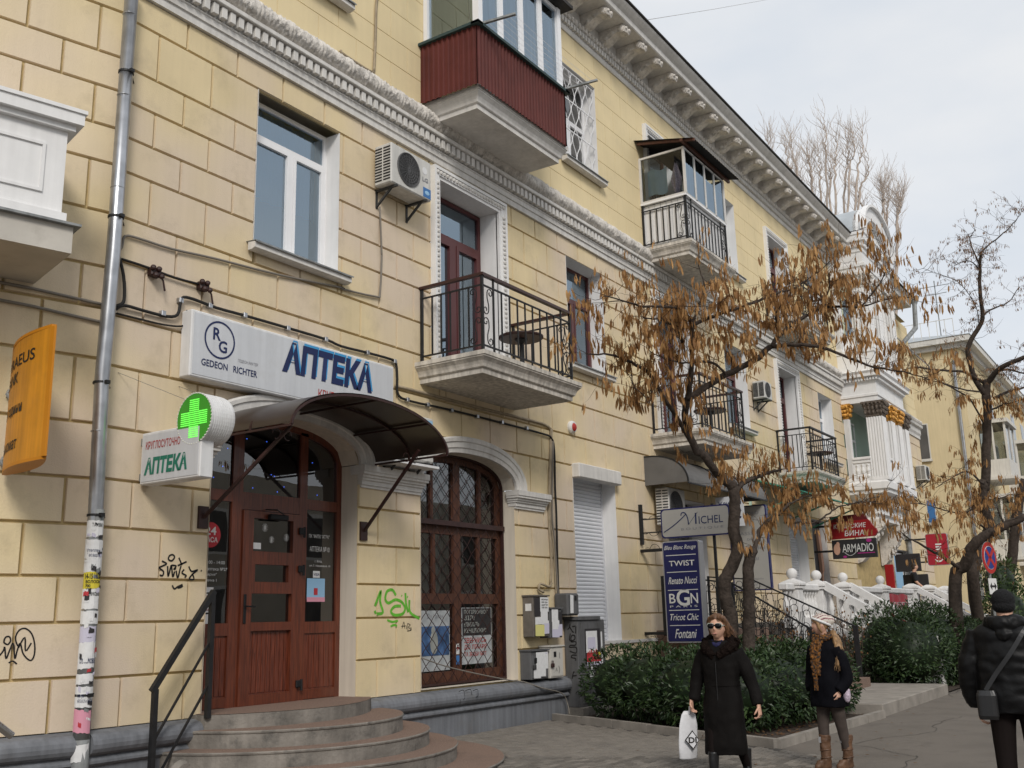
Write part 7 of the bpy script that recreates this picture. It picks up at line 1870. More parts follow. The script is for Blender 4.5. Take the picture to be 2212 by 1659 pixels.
t2.limb(L_('D', [(1860, 1400), (1920, 1230), (1960, 1090), (2080, 980), (2212, 880)], TD - .3, TD + .2), .045, .032)
t2.limb(L_('E', [(0, 545), (120, 440), (300, 370)], TD + .2, TD + .4), .03, .012)
t2.limb(L_('E', [(60, 680), (300, 690), (480, 670), (640, 560), (800, 470), (1000, 420), (1200, 370), (1420, 260)], TD + .2, TD + 1.0), .022, .005)
t2.limb(L_('E', [(1000, 420), (1300, 410), (1640, 440), (1900, 450), (2200, 545)], TD + .9, TD + 1.6), .014, .004)
t2.limb(L_('E', [(870, 460), (1050, 410), (1300, 440), (1500, 480), (1640, 520)], TD + .5, TD + .9), .010, .004)
t2.sprout(1, .6, .42, .006, 1, .36, 4, .165, .1, .1, .02); t2.done()
# right-hand trees
RD = 23.5
def ground_of(crop, x, y, d): p = atD(crop, x, y, d); return Vector((p.x, p.y, 0))
fb = ground_of('F', 1020, 1700, RD)
t3 = Tree('leaning_tree', 'leaning street tree rising right behind the taller hedge', 31, fb)
t3.limb([fb, fb + Z_ * 1.0] + L_('F', [(1090, 1560), (1250, 1350), (1330, 1130), (1450, 960), (1640, 850), (1800, 760), (2000, 660), (2230, 560)], RD, RD - .8), .165, .08)
t3.limb(L_('F', [(1200, 1420), (1080, 1350), (900, 1230), (700, 1110), (480, 990), (300, 900), (180, 800)], RD, RD - 1.5), .05, .008)
t3.limb(L_('F', [(2230, 560), (2500, 430)], RD - .8, RD - 1), .08, .05)
t3.limb(L_('F', [(1480, 950), (1560, 860), (1600, 780), (1500, 700)], RD, RD - .2), .04, .02)
t3.sprout(1, .55, .8, .008, 1, .25, 6, .15, .1, .2, .03); t3.done()
fb = ground_of('F', 1420, 1900, 27)
t4 = Tree('tall_tree', 'tall dark street tree with spreading upper branches at the right', 32, fb); d4 = 26.5
t4.limb([fb, fb + Z_ * 1.2] + L_('F', [(1370, 1560), (1420, 1300), (1520, 1050), (1620, 850), (1640, 650), (1560, 450), (1555, 200), (1560, 0)], d4, d4) + L_(6, [(1960, 1500), (1970, 1200), (1975, 1000), (1965, 900), (1970, 800)], d4, d4), .165, .10)
t4.limb(L_(6, [(1960, 900), (1880, 760), (1850, 600), (1910, 480), (1945, 400), (1930, 250), (1925, 100), (1930, -20)], d4, d4 - .6), .075, .035)
t4.limb(L_(6, [(1970, 830), (2040, 740), (2130, 690), (2260, 640)], d4, d4 - 1), .08, .05)
t4.limb(L_(6, [(2010, 760), (2100, 735), (2212, 760)], d4, d4 - .4), .04, .02)
t4.limb(L_(6, [(2020, 920), (2110, 880), (2230, 850)], d4, d4 + .5), .045, .03)
t4.limb(L_(6, [(1950, 820), (1820, 750), (1650, 740), (1500, 720), (1380, 760)], d4, d4 - 1.5), .04, .01)
t4.limb(L_(6, [(1945, 880), (1800, 860), (1640, 800), (1560, 730)], d4, d4 - .8), .025, .007)
t4.limb(L_(6, [(1945, 390), (2010, 340), (2110, 300), (2180, 200)], d4 - .3, d4), .03, .008)
t4.limb(L_(6, [(1920, 460), (1900, 330), (1800, 180), (1700, 130), (1560, 80)], d4 - .3, d4 - 1), .012, .005)
t4.limb(L_(6, [(1925, 100), (1860, 30), (1760, 60)], d4 - .5, d4 - .5), .02, .006)
t4.limb([atD(6, 1930, 0, d4 - .6)] + L_(3, [(1930, 1640), (1980, 1590), (2080, 1510), (2160, 1430), (2200, 1360)], d4 - .6, d4), .03, .006)
t4.limb([atD(6, 1925, 60, d4 - .6)] + L_(3, [(1880, 1620), (1860, 1540), (1900, 1490)], d4 - .6, d4 - .6), .025, .006)
t4.sprout(1, 1.15, .62, .007, 1, .30, 6, .075, .15, .2, .0)
t4.flush('pod_small'); n4 = len(t4.limbs)
t4.limb(L_(6, [(1950, 1480), (1850, 1400), (1760, 1430), (1640, 1500)], d4 - .2, d4 - 1), .03, .008); t4.limb(L_(6, [(1960, 1100), (1860, 930), (1700, 830), (1560, 800)], d4, d4 - 1.2), .03, .008); t4.limb(L_(6, [(1985, 1000), (2090, 960), (2200, 930)], d4, d4 - .5), .03, .012); t4.limb(L_('F', [(1560, 300), (1400, 420), (1200, 500), (900, 450), (500, 330)], d4, d4 - 1), .03, .007); t4.limb(L_('F', [(1600, 200), (1800, 260), (2000, 200), (2200, 300)], d4, d4 + .4), .03, .01)
t4.sprout(n4, 1.4, .7, .008, 1, .40, 5, .17, .1, .1, .03); t4.done()
fb = ground_of('F', 1950, 2000, 31)
t5 = Tree('tall_tree', 'straight pale barked trunk at the right picture edge behind the road sign', 33, fb)
t5.limb([fb, fb + Z_ * .8] + L_('F', [(1960, 1650), (2010, 1300), (2050, 900), (2080, 600), (2150, 250), (2230, -50)], 31, 31), .17, .13); t5.limb(L_('F', [(2050, 1000), (1980, 820), (1850, 600), (1780, 420)], 31, 31), .05, .02); t5.sprout(1, .5, .8, .008, 1, .3, 6, .15); t5.done()
gb = hedge('loose green bush beside the leaning trunk below the red phone sign', [(33.2, -4.9, 1.3, .8, .7, 1.2), (33.6, -4.7, 2.3, .7, .6, .9)], 1500, .15, 8, 'green_bush')
bare_shrub(34.0, -4.6, 3.4, 14, 'tall bare bush among the dark trunks below the red phone sign', 9, .9)
# poplars behind the roof
def poplar(crop, x, y, dep, H, label, seed, stems, spread):
    base = atD(crop, x, y, dep); rr = random.Random(seed)
    t = Tree('poplar_tree', label, seed, (base.x, base.y, 0), 'bare poplars behind the roof'); zb = base.z
    for k in range(stems):
        off = Vector((rr.uniform(-1, 1), rr.uniform(-1, 1), 0)) * spread; h = H * rr.uniform(.6, 1.0) * (1 - .35 * off.length / (spread * 1.5))
        p0 = Vector((base.x, base.y, zb - 7)) + off * .35
        t.limb([p0 - Z_ * 8, p0, p0 + off * .5 + Z_ * (7 + h * .4), p0 + off * .7 + Z_ * (7 + h * .75), p0 + off * .75 + Z_ * (7 + h)], .13, .015, 9, .10)
    for P, r0, r1 in list(t.limbs):
        for j in range(int(len(P) * .42), len(P)):
            for q in range(rr.choice((0, 1, 1, 2))):
                d = Vector((rr.uniform(-.75, .75), rr.uniform(-.75, .75), 1)); L = rr.uniform(.7, 2.6); pts = [P[j]]
                for i in range(4): d = (d + Vector((rr.uniform(-.4, .4), rr.uniform(-.4, .4), .08))).normalized(); pts.append(pts[-1] + d * L / 4)
                t.tw.tube(pts, [.022, .018, .014, .010, .007], 3, cap=False)
                for i in (1, 2, 3):
                    d2 = (d + Vector((rr.uniform(-.6, .6), rr.uniform(-.6, .6), .2))).normalized(); t.tw.tube([pts[i], pts[i] + d2 * .45, pts[i] + d2 * .8 + Vector((rr.uniform(-.1, .1), rr.uniform(-.1, .1), .1))], [.011, .009, .006], 3, cap=False)
    t.done('bark_pale')
poplar(3, 900, 1400, 72, 9.0, 'large bare poplar rising behind the roof left of the round gable', 41, 14, 2.9)
poplar(3, 1270, 1560, 78, 5.8, 'smaller bare poplar behind the round gable', 42, 7, 1.7)

# ================================================================== far buildings and hill
FB = thing('far_building', 'yellow plastered apartment building beyond the loggia with a white eave', 'building', (55, 5, 0))
fx, fy, fz = 55.0, -1.05, 14.75
mb = MB(); mb.box(fx, 100, fy, 14, 0, fz); mb.build('wall', M['yellow_wall'], FB)
mb = MB(); mb.box(fx - .25, 100.2, fy - .25, 14, fz, fz + .25); mb.box(fx - .55, 100.5, fy - .6, 14, fz + .25, fz + .55); mb.build('eave', M['far_white'], FB)
mb = MB(); mb.ring_loft([[(fx - .6, fy - .65, fz + .55), (100.6, fy - .65, fz + .55), (100.6, 16, fz + .55), (fx - .6, 16, fz + .55)], [(fx + 4, fy + 5, fz + 2.1), (96, fy + 5, fz + 2.1), (96, 10, fz + 2.1), (fx + 4, 10, fz + 2.1)]]); mb.build('roof', M['roof_zinc'], FB)
mb = MB(); mb.tube([(fx - .12, fy + .35, 2), (fx - .12, fy + .35, 13.9), (fx - .3, fy + .1, 14.5)], .08, 10); mb.build('downpipe', M['steel'], FB)
for (y0, y1, z0, z1, m) in ((.98, 1.9, 9.25, 11.0, 'room'), (1.05, 1.6, 6.0, 7.1, 'paper_blue')):
    f_ = MB(); f_.box(fx - .02, fx + .02, y0 - .06, y1 + .06, z0 - .06, z1 + .06); w = f_.build('window', M['far_white'], FB)
    p_ = MB(); p_.box(fx - .035, fx - .02, y0, y1, z0, z1); p_.build('pane', M[m], w); s_ = MB(); s_.box(fx - .15, fx, y0 - .1, y1 + .1, z0 - .16, z0 - .07); s_.build('sill', M['far_white'], w)
rr_ = MB()
for i in range(12): rr_.bar((fx + .2, fy + .2 + .4 * i, fz + .8), (fx + .2, fy + .2 + .4 * i, fz + 1.7), .03)
rr_.bar((fx + .2, fy + .2, fz + 1.68), (fx + .2, fy + 4.8, fz + 1.68), .03); rr_.build('roof_railing', M['far_white'], FB)
for (x0, x1, z0, z1) in ((57.5, 60.5, 8.3, 11.1), (66, 69, 8.3, 11.1), (57.5, 60.5, 4.2, 7.2), (66, 69, 4.2, 7.2), (76, 79, 4.2, 11.0)):
    mb = MB(); mb.box(x0, x1, fy - 1.3, fy, z0, z0 + .9); mb.box(x0 - .15, x1 + .15, fy - 1.45, fy, z1, z1 + .2); mb.box(x0 - .1, x1 + .1, fy - 1.4, fy, z0 - .15, z0)
    for xx in (x0, (x0 + x1) / 2, x1 - .1): mb.box(xx, xx + .1, fy - 1.3, fy - 1.2, z0 + .9, z1)
    for yy in (fy - .65,): mb.box(x0, x0 + .08, yy - .05, yy + .05, z0 + .9, z1)
    b = mb.build('glazed_balcony', M['far_white'], FB)
    p_ = MB(); p_.box(x0 + .04, x1 - .04, fy - 1.25, fy - .05, z0 + .9, z1); p_.build('pane', M['glass_dark'], b)
for i in range(9):
    for z in (5.0, 9.0, 12.0):
        x0 = 62.0 + 4.2 * i
        if 65 < x0 < 70 or 75 < x0 < 80: continue
        f_ = MB(); f_.box(x0, x0 + 1.5, fy - .03, fy + .02, z, z + 1.7); w = f_.build('window', M['far_white'], FB); p_ = MB(); p_.box(x0 + .1, x0 + 1.4, fy - .045, fy - .03, z + .1, z + 1.6); p_.build('pane', M['glass_dark'], w)
a6 = ac_unit(59.3, 60.0, fy - 1.4, fy - 1.7, 7.35, 7.95, 'distant air conditioner on the yellow building beside a glazed balcony', brackets=False)
AN = MB(); AN.bar((56.5, 0, fz + .5), (56.3, 0, fz + 4.2), .05); AN.bar((56.0, -.8, fz + 3.8), (56.6, .9, fz + 4.0), .03); AN.bar((56.1, -.6, fz + 3.4), (56.5, .6, fz + 3.5), .03); tag(AN.build('roof_antenna', M['steel_dull']), 'thin television antenna on the roof of the yellow building', 'antenna')
F2 = thing('far_building', 'pale plastered building at the end of the street', 'building', (104, 0, 0)); mb = MB(); mb.box(102, 140, -4.5, 14, 0, 13); mb.build('wall', M['far_white'], F2)
mb = MB(); mb.box(101.4, 141, -5.2, 14, 13, 13.6); mb.build('roof', M['roof'], F2)
for i in range(4):
    for z in (1.6, 5.4, 9.2):
        f_ = MB(); f_.box(101.97, 102.02, -3.8 + 3.0 * i, -2.3 + 3.0 * i, z, z + 1.8); w = f_.build('window', M['stucco_white'], F2); p_ = MB(); p_.box(101.955, 101.97, -3.7 + 3 * i, -2.4 + 3 * i, z + .1, z + 1.7); p_.build('pane', M['glass_dark'], w)
hl = MB(); N = 60; vs = []
for i in range(N + 1):
    x = 600 + 1200 * i / N
    for j, (yy, zz) in enumerate(((-500, 0), (-300, 60), (0, 150), (250, 230), (600, 330), (1200, 420))):
        vs.append((x + 500 * j / 5, yy + 80 * noise.noise(Vector((i * .3, j, 0))), zz * (.75 + .3 * noise.noise(Vector((i * .12, j * .7, 3))))))
hl.add(vs, [(i * 6 + j, (i + 1) * 6 + j, (i + 1) * 6 + j + 1, i * 6 + j + 1) for i in range(N) for j in range(5)])
struct(hl.build('hills', M['hill'], None, smooth=True, fixn=False))
# house fronts across the street (seen only mirrored in the panes)
OB = thing('opposite_building', 'row of plain house fronts across the street, seen mirrored in the shop glass', 'building', (10, -34, 0))
mb = MB(); mb.box(-40, 90, -46, -34, 0, 10); mb.build('wall', M['opposite'], OB)
for i in range(16):
    for z in (1.2, 5.5):
        f_ = MB(); f_.box(-36 + 8 * i, -33.5 + 8 * i, -34.06, -33.98, z, z + 2.6); f_.build('window', M['stucco_white'], OB); p_ = MB(); p_.box(-35.8 + 8 * i, -33.7 + 8 * i, -33.98, -33.96, z + .2, z + 2.4); p_.build('pane', M['room'], OB)
# overhead wire
ow = MB(); ow.tube([atD(3, -300, 140, 40), atD(3, 200, 60, 60), atD(3, 620, -15, 80), atD(3, 900, -60, 90)], .012, 4); tag(ow.build('overhead_wire', M['cable_grey']), 'thin overhead wire crossing the pale sky above the eave', 'wire')
wu = MB(); q0 = onX('C', 1000, 1500, 47.0); wu.tube([(46.9, -.1, 7.9), (47.2, -.9, 7.75), (49, -1.2, 7.3)], .03, 6); 
# eave downpipe at the far end of the roof
ep = MB(); ep.tube([(45.4, -.98, 14.8), (45.2, -.95, 13.6), (43.5, -.5, 12.4), (43.2, -.15, 11.8), (43.2, -.12, 1.6)], .10, 10); ep.lathe([(.1, 14.7), (.22, 15.0), (.22, 15.05), (.1, 15.05)], (45.4, -.98, 0), 10); tag(ep.build('eave_downpipe', M['steel_dull']), 'grey rain pipe with funnel bending in from the eave beyond the round gable', 'drainpipe')
bw = MB(); bw.prism([(41.2, -.3, 13.1), (44.6, -.3, 13.1), (44.6, -1.8, 11.2), (41.2, -1.8, 11.2)], (0, .03, .08)); tag(bw.build('window_hood', M['awning_grey']), 'grey sloping sheet hood on the wall beyond the round gable', 'hood')

# ================================================================== no-stopping sign
RS = thing('road_sign', 'round blue and red no stopping sign on a pole beside the dark trunks', 'road sign', (atD('F', 1645, 1230, 22.5).x, atD('F', 1645, 1230, 22.5).y, 0))
rp = atD('F', 1645, 1230, 22.5); ang = R(-72); nx = Vector((math.cos(R(196)), math.sin(R(196)), 0)); nx = Vector((-.98, -.2, 0)).normalized()
view = (CAM - rp); view.z = 0; view.normalize(); side = Vector((-view.y, view.x, 0)); nrm = (view * math.cos(R(66)) + side * math.sin(R(66))).normalized(); wx = Vector((-nrm.y, nrm.x, 0))
def disc(r, off, m, name, z=0):
    mb = MB(); N = 40; c = rp + nrm * off; mb.prism([c + wx * (r * math.cos(2 * math.pi * i / N)) + Z_ * (r * math.sin(2 * math.pi * i / N)) for i in range(N)], nrm * .004); mb.build(name, M[m], RS)
disc(.355, -.01, 'silver', 'plate'); disc(.345, .0, 'road_red', 'rim'); disc(.255, .006, 'lettering_white', 'white_line'); disc(.245, .012, 'road_blue', 'field')
cr2 = MB()
for sg in (-1, 1):
    d = (wx * sg + Z_).normalized(); e = (wx * -sg + Z_).normalized(); c = rp + nrm * .018
    cr2.obox(c, d * .245, e * .042, nrm * .002)
cr2.build('cross', M['road_red'], RS)
ax = MB(); c = rp - Z_ * .62; ax.obox(c, wx * .19, Z_ * .17, nrm * .006); ax.build('arrow_plate', M['lettering_white'], RS)
aw = MB(); c = c + nrm * .008; aw.obox(c, wx * .08, Z_ * .022, nrm * .002)
for sg in (-1, 1): aw.prism([c + wx * (sg * .16), c + wx * (sg * .07) + Z_ * .08, c + wx * (sg * .07) - Z_ * .08], nrm * .003)
aw.build('arrow', M['lettering_black'], RS)
pl_ = MB(); q = rp - nrm * .04; pl_.tube([(q.x, q.y, 0), (q.x, q.y, rp.z + .3)], .03, 10); pl_.build('pole', M['steel_dull'], RS)

# ================================================================== people
class Figure:
    def __init__(s, pos, fwd, label):
        s.o = Vector((pos[0], pos[1], pos[2] if len(pos) > 2 else 0.0)); f = Vector((fwd[0], fwd[1], 0)).normalized(); s.F = f; s.A = Vector((-f.y, f.x, 0))   # A: towards the person's left
        s.root = thing('person', label, 'person', s.o)
    def P(s, a, f, z): return s.o + s.A * a + s.F * f + Z_ * z
    def loft(s, rings, n=20, yaw=0.0, p=2.4):
        """rings: (a, f, z, ra, rf[, yaw])"""
        mb = MB(); out = []
        for rg in rings:
            a, f, z, ra, rf = rg[:5]; yw = R(rg[5]) if len(rg) > 5 else yaw; A = s.A * math.cos(yw) + s.F * math.sin(yw); Fw = s.F * math.cos(yw) - s.A * math.sin(yw); c = s.P(a, f, z); ring = []
            for k in range(n):
                t = 2 * math.pi * k / n; ct, st = math.cos(t), math.sin(t); e = 2 / p
                ring.append(c + A * (ra * math.copysign(abs(ct) ** e, ct)) + Fw * (rf * math.copysign(abs(st) ** e, st)))
            out.append(ring)
        mb.ring_loft(out); return mb
    def limb(s, pts, rad, n=12):
        mb = MB(); P = smooth_pts([s.P(*p) for p in pts], 3); m = len(P); k = len(rad) - 1; rr = []
        for i in range(m):
            t = i / (m - 1) * k; j = min(int(t), k - 1); rr.append(rad[j] + (rad[j + 1] - rad[j]) * (t - j))
        mb.tube(P, rr, n); return mb
    def merge(s, mbs, name, m, voxel=.014, smooth=3, fold=0.0, fscale=(9, 9, 4), parent=None, seed=0):
        tot = MB()
        for b in mbs: tot.add(b.v, b.f)
        o = tot.build(name, M[m], None, smooth=True)
        md = o.modifiers.new('r', 'REMESH'); md.mode = 'VOXEL'; md.voxel_size = voxel; md.use_smooth_shade = True
        if smooth: sm = o.modifiers.new('s', 'SMOOTH'); sm.iterations = smooth; sm.factor = .5
        evaluated(o); o.data.materials.clear(); o.data.materials.append(M[m])
        if fold:
            me = o.data; ns = [v.normal.copy() for v in me.vertices]
            for v, nn in zip(me.vertices, ns):
                q = Vector((v.co.x * fscale[0] + seed, v.co.y * fscale[1], v.co.z * fscale[2])); v.co += nn * (fold * (noise.noise(q) + .5 * noise.noise(q * 2.1)))
            me.update()
        attach(o, parent or s.root); return o
    def head(s, c, yaw, size=1.0, pitch=0.0):
        """head mesh builder; c chin-to-crown centre (a,f,z); yaw turns the face towards the person's left"""
        C_ = s.P(*c); A = s.A * math.cos(yaw) + -s.F * math.sin(yaw) * -1 * 0; 
        Fw = (s.F * math.cos(yaw) + s.A * math.sin(yaw)); A = Vector((-Fw.y, Fw.x, 0)); U = Z_
        if pitch: U = (Z_ * math.cos(pitch) + Fw * math.sin(pitch)); Fw = Fw * math.cos(pitch) - Z_ * math.sin(pitch)
        s.hc, s.hA, s.hF, s.hU, s.hs = C_, A, Fw, U, size
        n, m = 36, 28; vs = []
        for j in range(m + 1):
            th = math.pi * j / m; z = -math.cos(th); rr = math.sin(th)
            for k in range(n):
                t = 2 * math.pi * k / n; a, f = rr * math.cos(t), rr * math.sin(t)
                ra, rf, rz = .075, .092, .115
                if z < 0: ra *= 1 - .30 * abs(z) ** 1.6; 
                if z < 0 and f < 0: rf *= 1 - .45 * abs(z)
                x, y, w = a * ra, f * rf, z * rz
                if f > 0:
                    g = lambda ca, cz, sa, sz: math.exp(-((a - ca) / sa) ** 2 - ((z - cz) / sz) ** 2)
                    y += .024 * g(0, -.14, .13, .15) + .010 * g(0, .06, .12, .2)            # nose
                    y -= .012 * (g(.36, .10, .20, .11) + g(-.36, .10, .20, .11))              # eye sockets
                    y += .008 * g(0, -.47, .3, .10) + .008 * g(0, -.80, .35, .14)             # lips, chin
                    y += .005 * g(.45, -.15, .25, .2) + .005 * g(-.45, -.15, .25, .2)
                vs.append(s.hp(x, y, w))
        mb = MB(); mb.add(vs, [(j * n + k, j * n + (k + 1) % n, (j + 1) * n + (k + 1) % n, (j + 1) * n + k) for j in range(m) for k in range(n)])
        for sg in (-1, 1):
            o = len(mb.v); mb.sphere((0, 0, 0), 1, 8, 6)
            for i in range(o, len(mb.v)): x, y, z = mb.v[i]; mb.v[i] = tuple(s.hp(sg * .075 + x * .010, -.008 + y * .016, -.005 + z * .028))
        return mb
    def hp(s, x, y, z): return s.hc + (s.hA * x + s.hF * y + s.hU * z) * s.hs
    def hell(s, c, r, n=14, m=10):
        mb = MB(); mb.sphere((0, 0, 0), 1, n, m)
        mb.v = [tuple(s.hp(c[0] + x * r[0], c[1] + y * r[1], c[2] + z * r[2])) for x, y, z in mb.v]; return mb
    def strand(s, pts, rad, n=7): mb = MB(); P = smooth_pts([s.hp(*p) for p in pts], 4); m = len(P); mb.tube(P, [rad[0] + (rad[1] - rad[0]) * i / (m - 1) for i in range(m)], n); return mb
    def hand(s, wrist, palm_dir, curl_dir, thumb_dir, scale=1.0):
        """palm and five separate bent fingers; vectors in world space; wrist a world point"""
        d, c, th = palm_dir.normalized(), curl_dir.normalized(), thumb_dir.normalized(); k = scale; out = []
        mb = MB(); P0 = wrist; P1 = wrist + d * .085 * k
        rings = []
        for t, w, h in ((-.2, .026, .020), (.0, .027, .019), (.4, .038, .016), (.8, .042, .015), (1.05, .040, .012)):
            q = P0 + (P1 - P0) * t; rings.append([q + th * (w * k * math.cos(2 * math.pi * i / 12)) + c * (h * k * math.sin(2 * math.pi * i / 12)) for i in range(12)])
        mb.ring_loft(rings); out.append(mb)
        for i, (off, L) in enumerate(((.030, .070), (.010, .080), (-.010, .074), (-.029, .058))):
            b = P1 + th * (off * k) - d * .012 * k; f1 = b + d * (L * .45 * k) + c * (L * .18 * k); f2 = f1 + d * (L * .18 * k) + c * (L * .38 * k); f3 = f2 - d * (L * .10 * k) + c * (L * .24 * k)
            m_ = MB(); m_.tube([b, f1, f2, f3], [.0095 * k, .009 * k, .008 * k, .0065 * k], 8); out.append(m_)
        b = P0 + d * .02 * k + th * .024 * k; t1 = b + (d * .5 + th * .8 + c * .2).normalized() * .035 * k; t2 = t1 + (d * .8 + th * .3 + c * .5).normalized() * .03 * k; t3 = t2 + (d * .7 + c * .6).normalized() * .022 * k
        m_ = MB(); m_.tube([b, t1, t2, t3], [.012 * k, .0105 * k, .0095 * k, .007 * k], 8); out.append(m_)
        return out
def paint_by(o, mats, fn):
    """several materials on one mesh by face position"""
    o.data.materials.clear()
    for m in mats: o.data.materials.append(M[m])
    for p in o.data.polygons: p.material_index = fn(p.center)

img_left = Vector((-math.cos(YAW), math.sin(YAW), 0))
# ------------------------------------------------------------------ woman in a long dark coat
def face_dir(pos, ang):
    to = Vector((CAM.x - pos[0], CAM.y - pos[1], 0)).normalized(); lf = Vector((to.y, -to.x, 0))     # lf: towards picture left
    if lf.dot(img_left) < 0: lf = -lf
    return to * math.cos(R(ang)) + lf * math.sin(R(ang))
wp = atD(9, 268, 1300, 10.75)
W = Figure((wp.x, wp.y), face_dir(wp, 22), 'woman in sunglasses and a long dark coat walking with a white plastic bag')
# body (skin): head, neck, hands, legs
hd = W.head((0.0, .03, 1.555), R(6), 1.12)
neck = W.limb([(0, -.01, 1.34), (0, .0, 1.42), (0, .01, 1.49)], [.062, .055, .058])
legs = [W.limb([(-.09, 0, .80), (-.09, .10, .47), (-.085, .16, .10)], [.085, .062, .045]), W.limb([(.09, 0, .80), (.10, -.06, .47), (.11, -.26, .13)], [.085, .062, .045])]
torso = W.loft([(0, 0, .78, .16, .11), (0, 0, 1.0, .12, .09), (0, 0, 1.25, .16, .10), (0, 0, 1.36, .10, .07)])
hA = W.P(-.335, .06, .80); hB = W.P(.385, .00, .755)        # wrists: her right (picture left), her left
handsA = W.hand(hA, (-Z_ + W.F * .1), -W.A * -1, W.F, 1.0); handsB = W.hand(hB, (-Z_ + W.A * .15 + W.F * .1), -W.A, W.F, 1.05)
body = W.merge([hd, neck, torso] + legs, 'body', 'skin', .011, 1)
paint_by(body, ['skin', 'tights'], lambda c: 1 if c.z < .85 else 0)
W.merge(handsA, 'hand', 'skin', .0045, 1); W.merge(handsB, 'hand', 'skin', .0045, 1)
# coat
coat = [W.loft([(0, .0, .27, .215, .17), (0, .0, .34, .22, .175), (0, .0, .55, .215, .165), (0, .0, .80, .205, .15), (0, .0, .97, .185, .135), (0, .0, 1.02, .185, .135), (0, .0, 1.16, .205, .145), (0, .0, 1.27, .20, .135), (0, -.01, 1.35, .17, .11), (0, -.01, 1.42, .105, .095)], 28),
        W.limb([(-.17, -.01, 1.30), (-.25, -.02, 1.14), (-.29, -.01, .97), (-.32, .04, .80)], [.085, .08, .07, .062]), W.limb([(.17, -.01, 1.30), (.26, -.04, 1.12), (.32, -.05, .94), (.375, -.01, .76)], [.085, .08, .07, .062])]
coat_o = W.merge(coat, 'coat', 'coat_black', .013, 2, .014, (7, 7, 5))
belt = W.loft([(0, 0, .955, .192, .142), (0, 0, 1.0, .192, .142)], 24); belt.build('belt', M['coat_black'], W.root)
pk = MB(); pts = [W.P(.0, .148, z) for z in (.30, .6, .95)] + [W.P(0, .150, 1.2)]; pk.tube(pts, .006, 5); pk.build('front_seam', M['black'], W.root)
fur = [W.limb([(-.15, .0, 1.36), (-.12, .08, 1.33), (-.02, .13, 1.25)], [.07, .06, .04]), W.limb([(.15, .0, 1.36), (.12, .08, 1.33), (.02, .13, 1.25)], [.07, .06, .04]), W.limb([(-.15, .0, 1.38), (-.09, -.10, 1.41), (.09, -.10, 1.41), (.15, .0, 1.38)], [.07, .08, .08, .07])]
W.merge(fur, 'fur_collar', 'fur', .009, 1, .014, (34, 34, 34))
sf = W.limb([(-.06, .05, 1.41), (0, .08, 1.37), (.06, .05, 1.41)], [.022, .026, .022]); sf.build('scarf', M['scarf_blue'], W.root, smooth=True)
# hair swept to the picture right
hair = [W.hell((0, -.02, .045), (.086, .098, .088)), W.hell((.012, -.055, -.01), (.086, .075, .11)), W.strand([(.03, .06, .105), (.075, .03, .07), (.092, -.01, -.01), (.10, -.05, -.10)], (.03, .02)), W.strand([(.0, .065, .105), (-.06, .045, .08), (-.082, .0, .02), (-.08, -.02, -.07)], (.026, .012)),
        W.strand([(.06, -.03, .06), (.11, -.05, -.02), (.135, -.07, -.12)], (.035, .008)), W.strand([(.05, -.06, .06), (.11, -.09, -.03), (.15, -.11, -.10)], (.035, .008)), W.strand([(.06, .0, .09), (.10, -.03, .03), (.13, -.05, -.06)], (.028, .006))]
W.merge(hair, 'hair', 'hair_brown', .009, 1, .010, (40, 40, 9))
hs_ = MB()
for k in range(46):
    a0 = rnd.uniform(-.3, 1.0); q = W.strand([(.05 + .03 * a0, -.02 + rnd.uniform(-.06, .04), .09 - .05 * a0), (.10 + rnd.uniform(-.015, .02), -.05 + rnd.uniform(-.05, .05), .0), (.135 + rnd.uniform(-.03, .05), -.08 + rnd.uniform(-.05, .05), -.10 + rnd.uniform(-.05, .05))], (.0035, .001), 3); hs_.add(q.v, q.f)
stuff(hs_.build('loose_hair', M['hair_brown'], W.root))
lip = W.hell((0, .096, -.056), (.024, .010, .0075), 10, 6); lip.build('lips', M['lips'], W.root, smooth=True)
sg_ = MB()
for sg in (-1, 1):
    q = W.hell((sg * .034, .091, .014), (.037, .016, .025), 16, 10); o = q.build('sunglass_lens', M['shades'], W.root, smooth=True)
    ring = MB(); ring.tube([W.hp(sg * .034 + .036 * math.cos(t), .092 - .008 * abs(math.cos(t)), .014 + .024 * math.sin(t) + (.008 if sg * math.cos(t) > .6 and math.sin(t) > .2 else 0)) for t in [2 * math.pi * k / 22 for k in range(22)]], .0040, 6, closed=True); sg_.add(ring.v, ring.f)
    bar = MB(); bar.tube([W.hp(sg * .068, .082, .018), W.hp(sg * .078, .03, .018), W.hp(sg * .080, -.01, .012)], .004, 5); sg_.add(bar.v, bar.f)
sg_.build('sunglasses', M['shades_frame'], W.root, smooth=True)
for a, f0, f1, zz in ((-.085, .13, .30, 0.0), (.11, -.30, -.12, .02)):
    bt = [W.limb([(a, f0 + .02, .30), (a, f0 + .03, .16), (a, f0 + .02, .06)], [.056, .050, .048]), W.loft([(a, f0 + .07, .012 + zz, .042, .125), (a, f0 + .07, .045 + zz, .045, .125), (a, f0 + .05, .085 + zz, .040, .085)], 16)]
    W.merge(bt, 'boot', 'boot_black', .009, 1)
PB = thing('plastic_bag', 'crumpled white plastic carrier bag in the hand of the woman', 'bag', W.P(-.36, .1, .22))
bg = MB(); rings = []
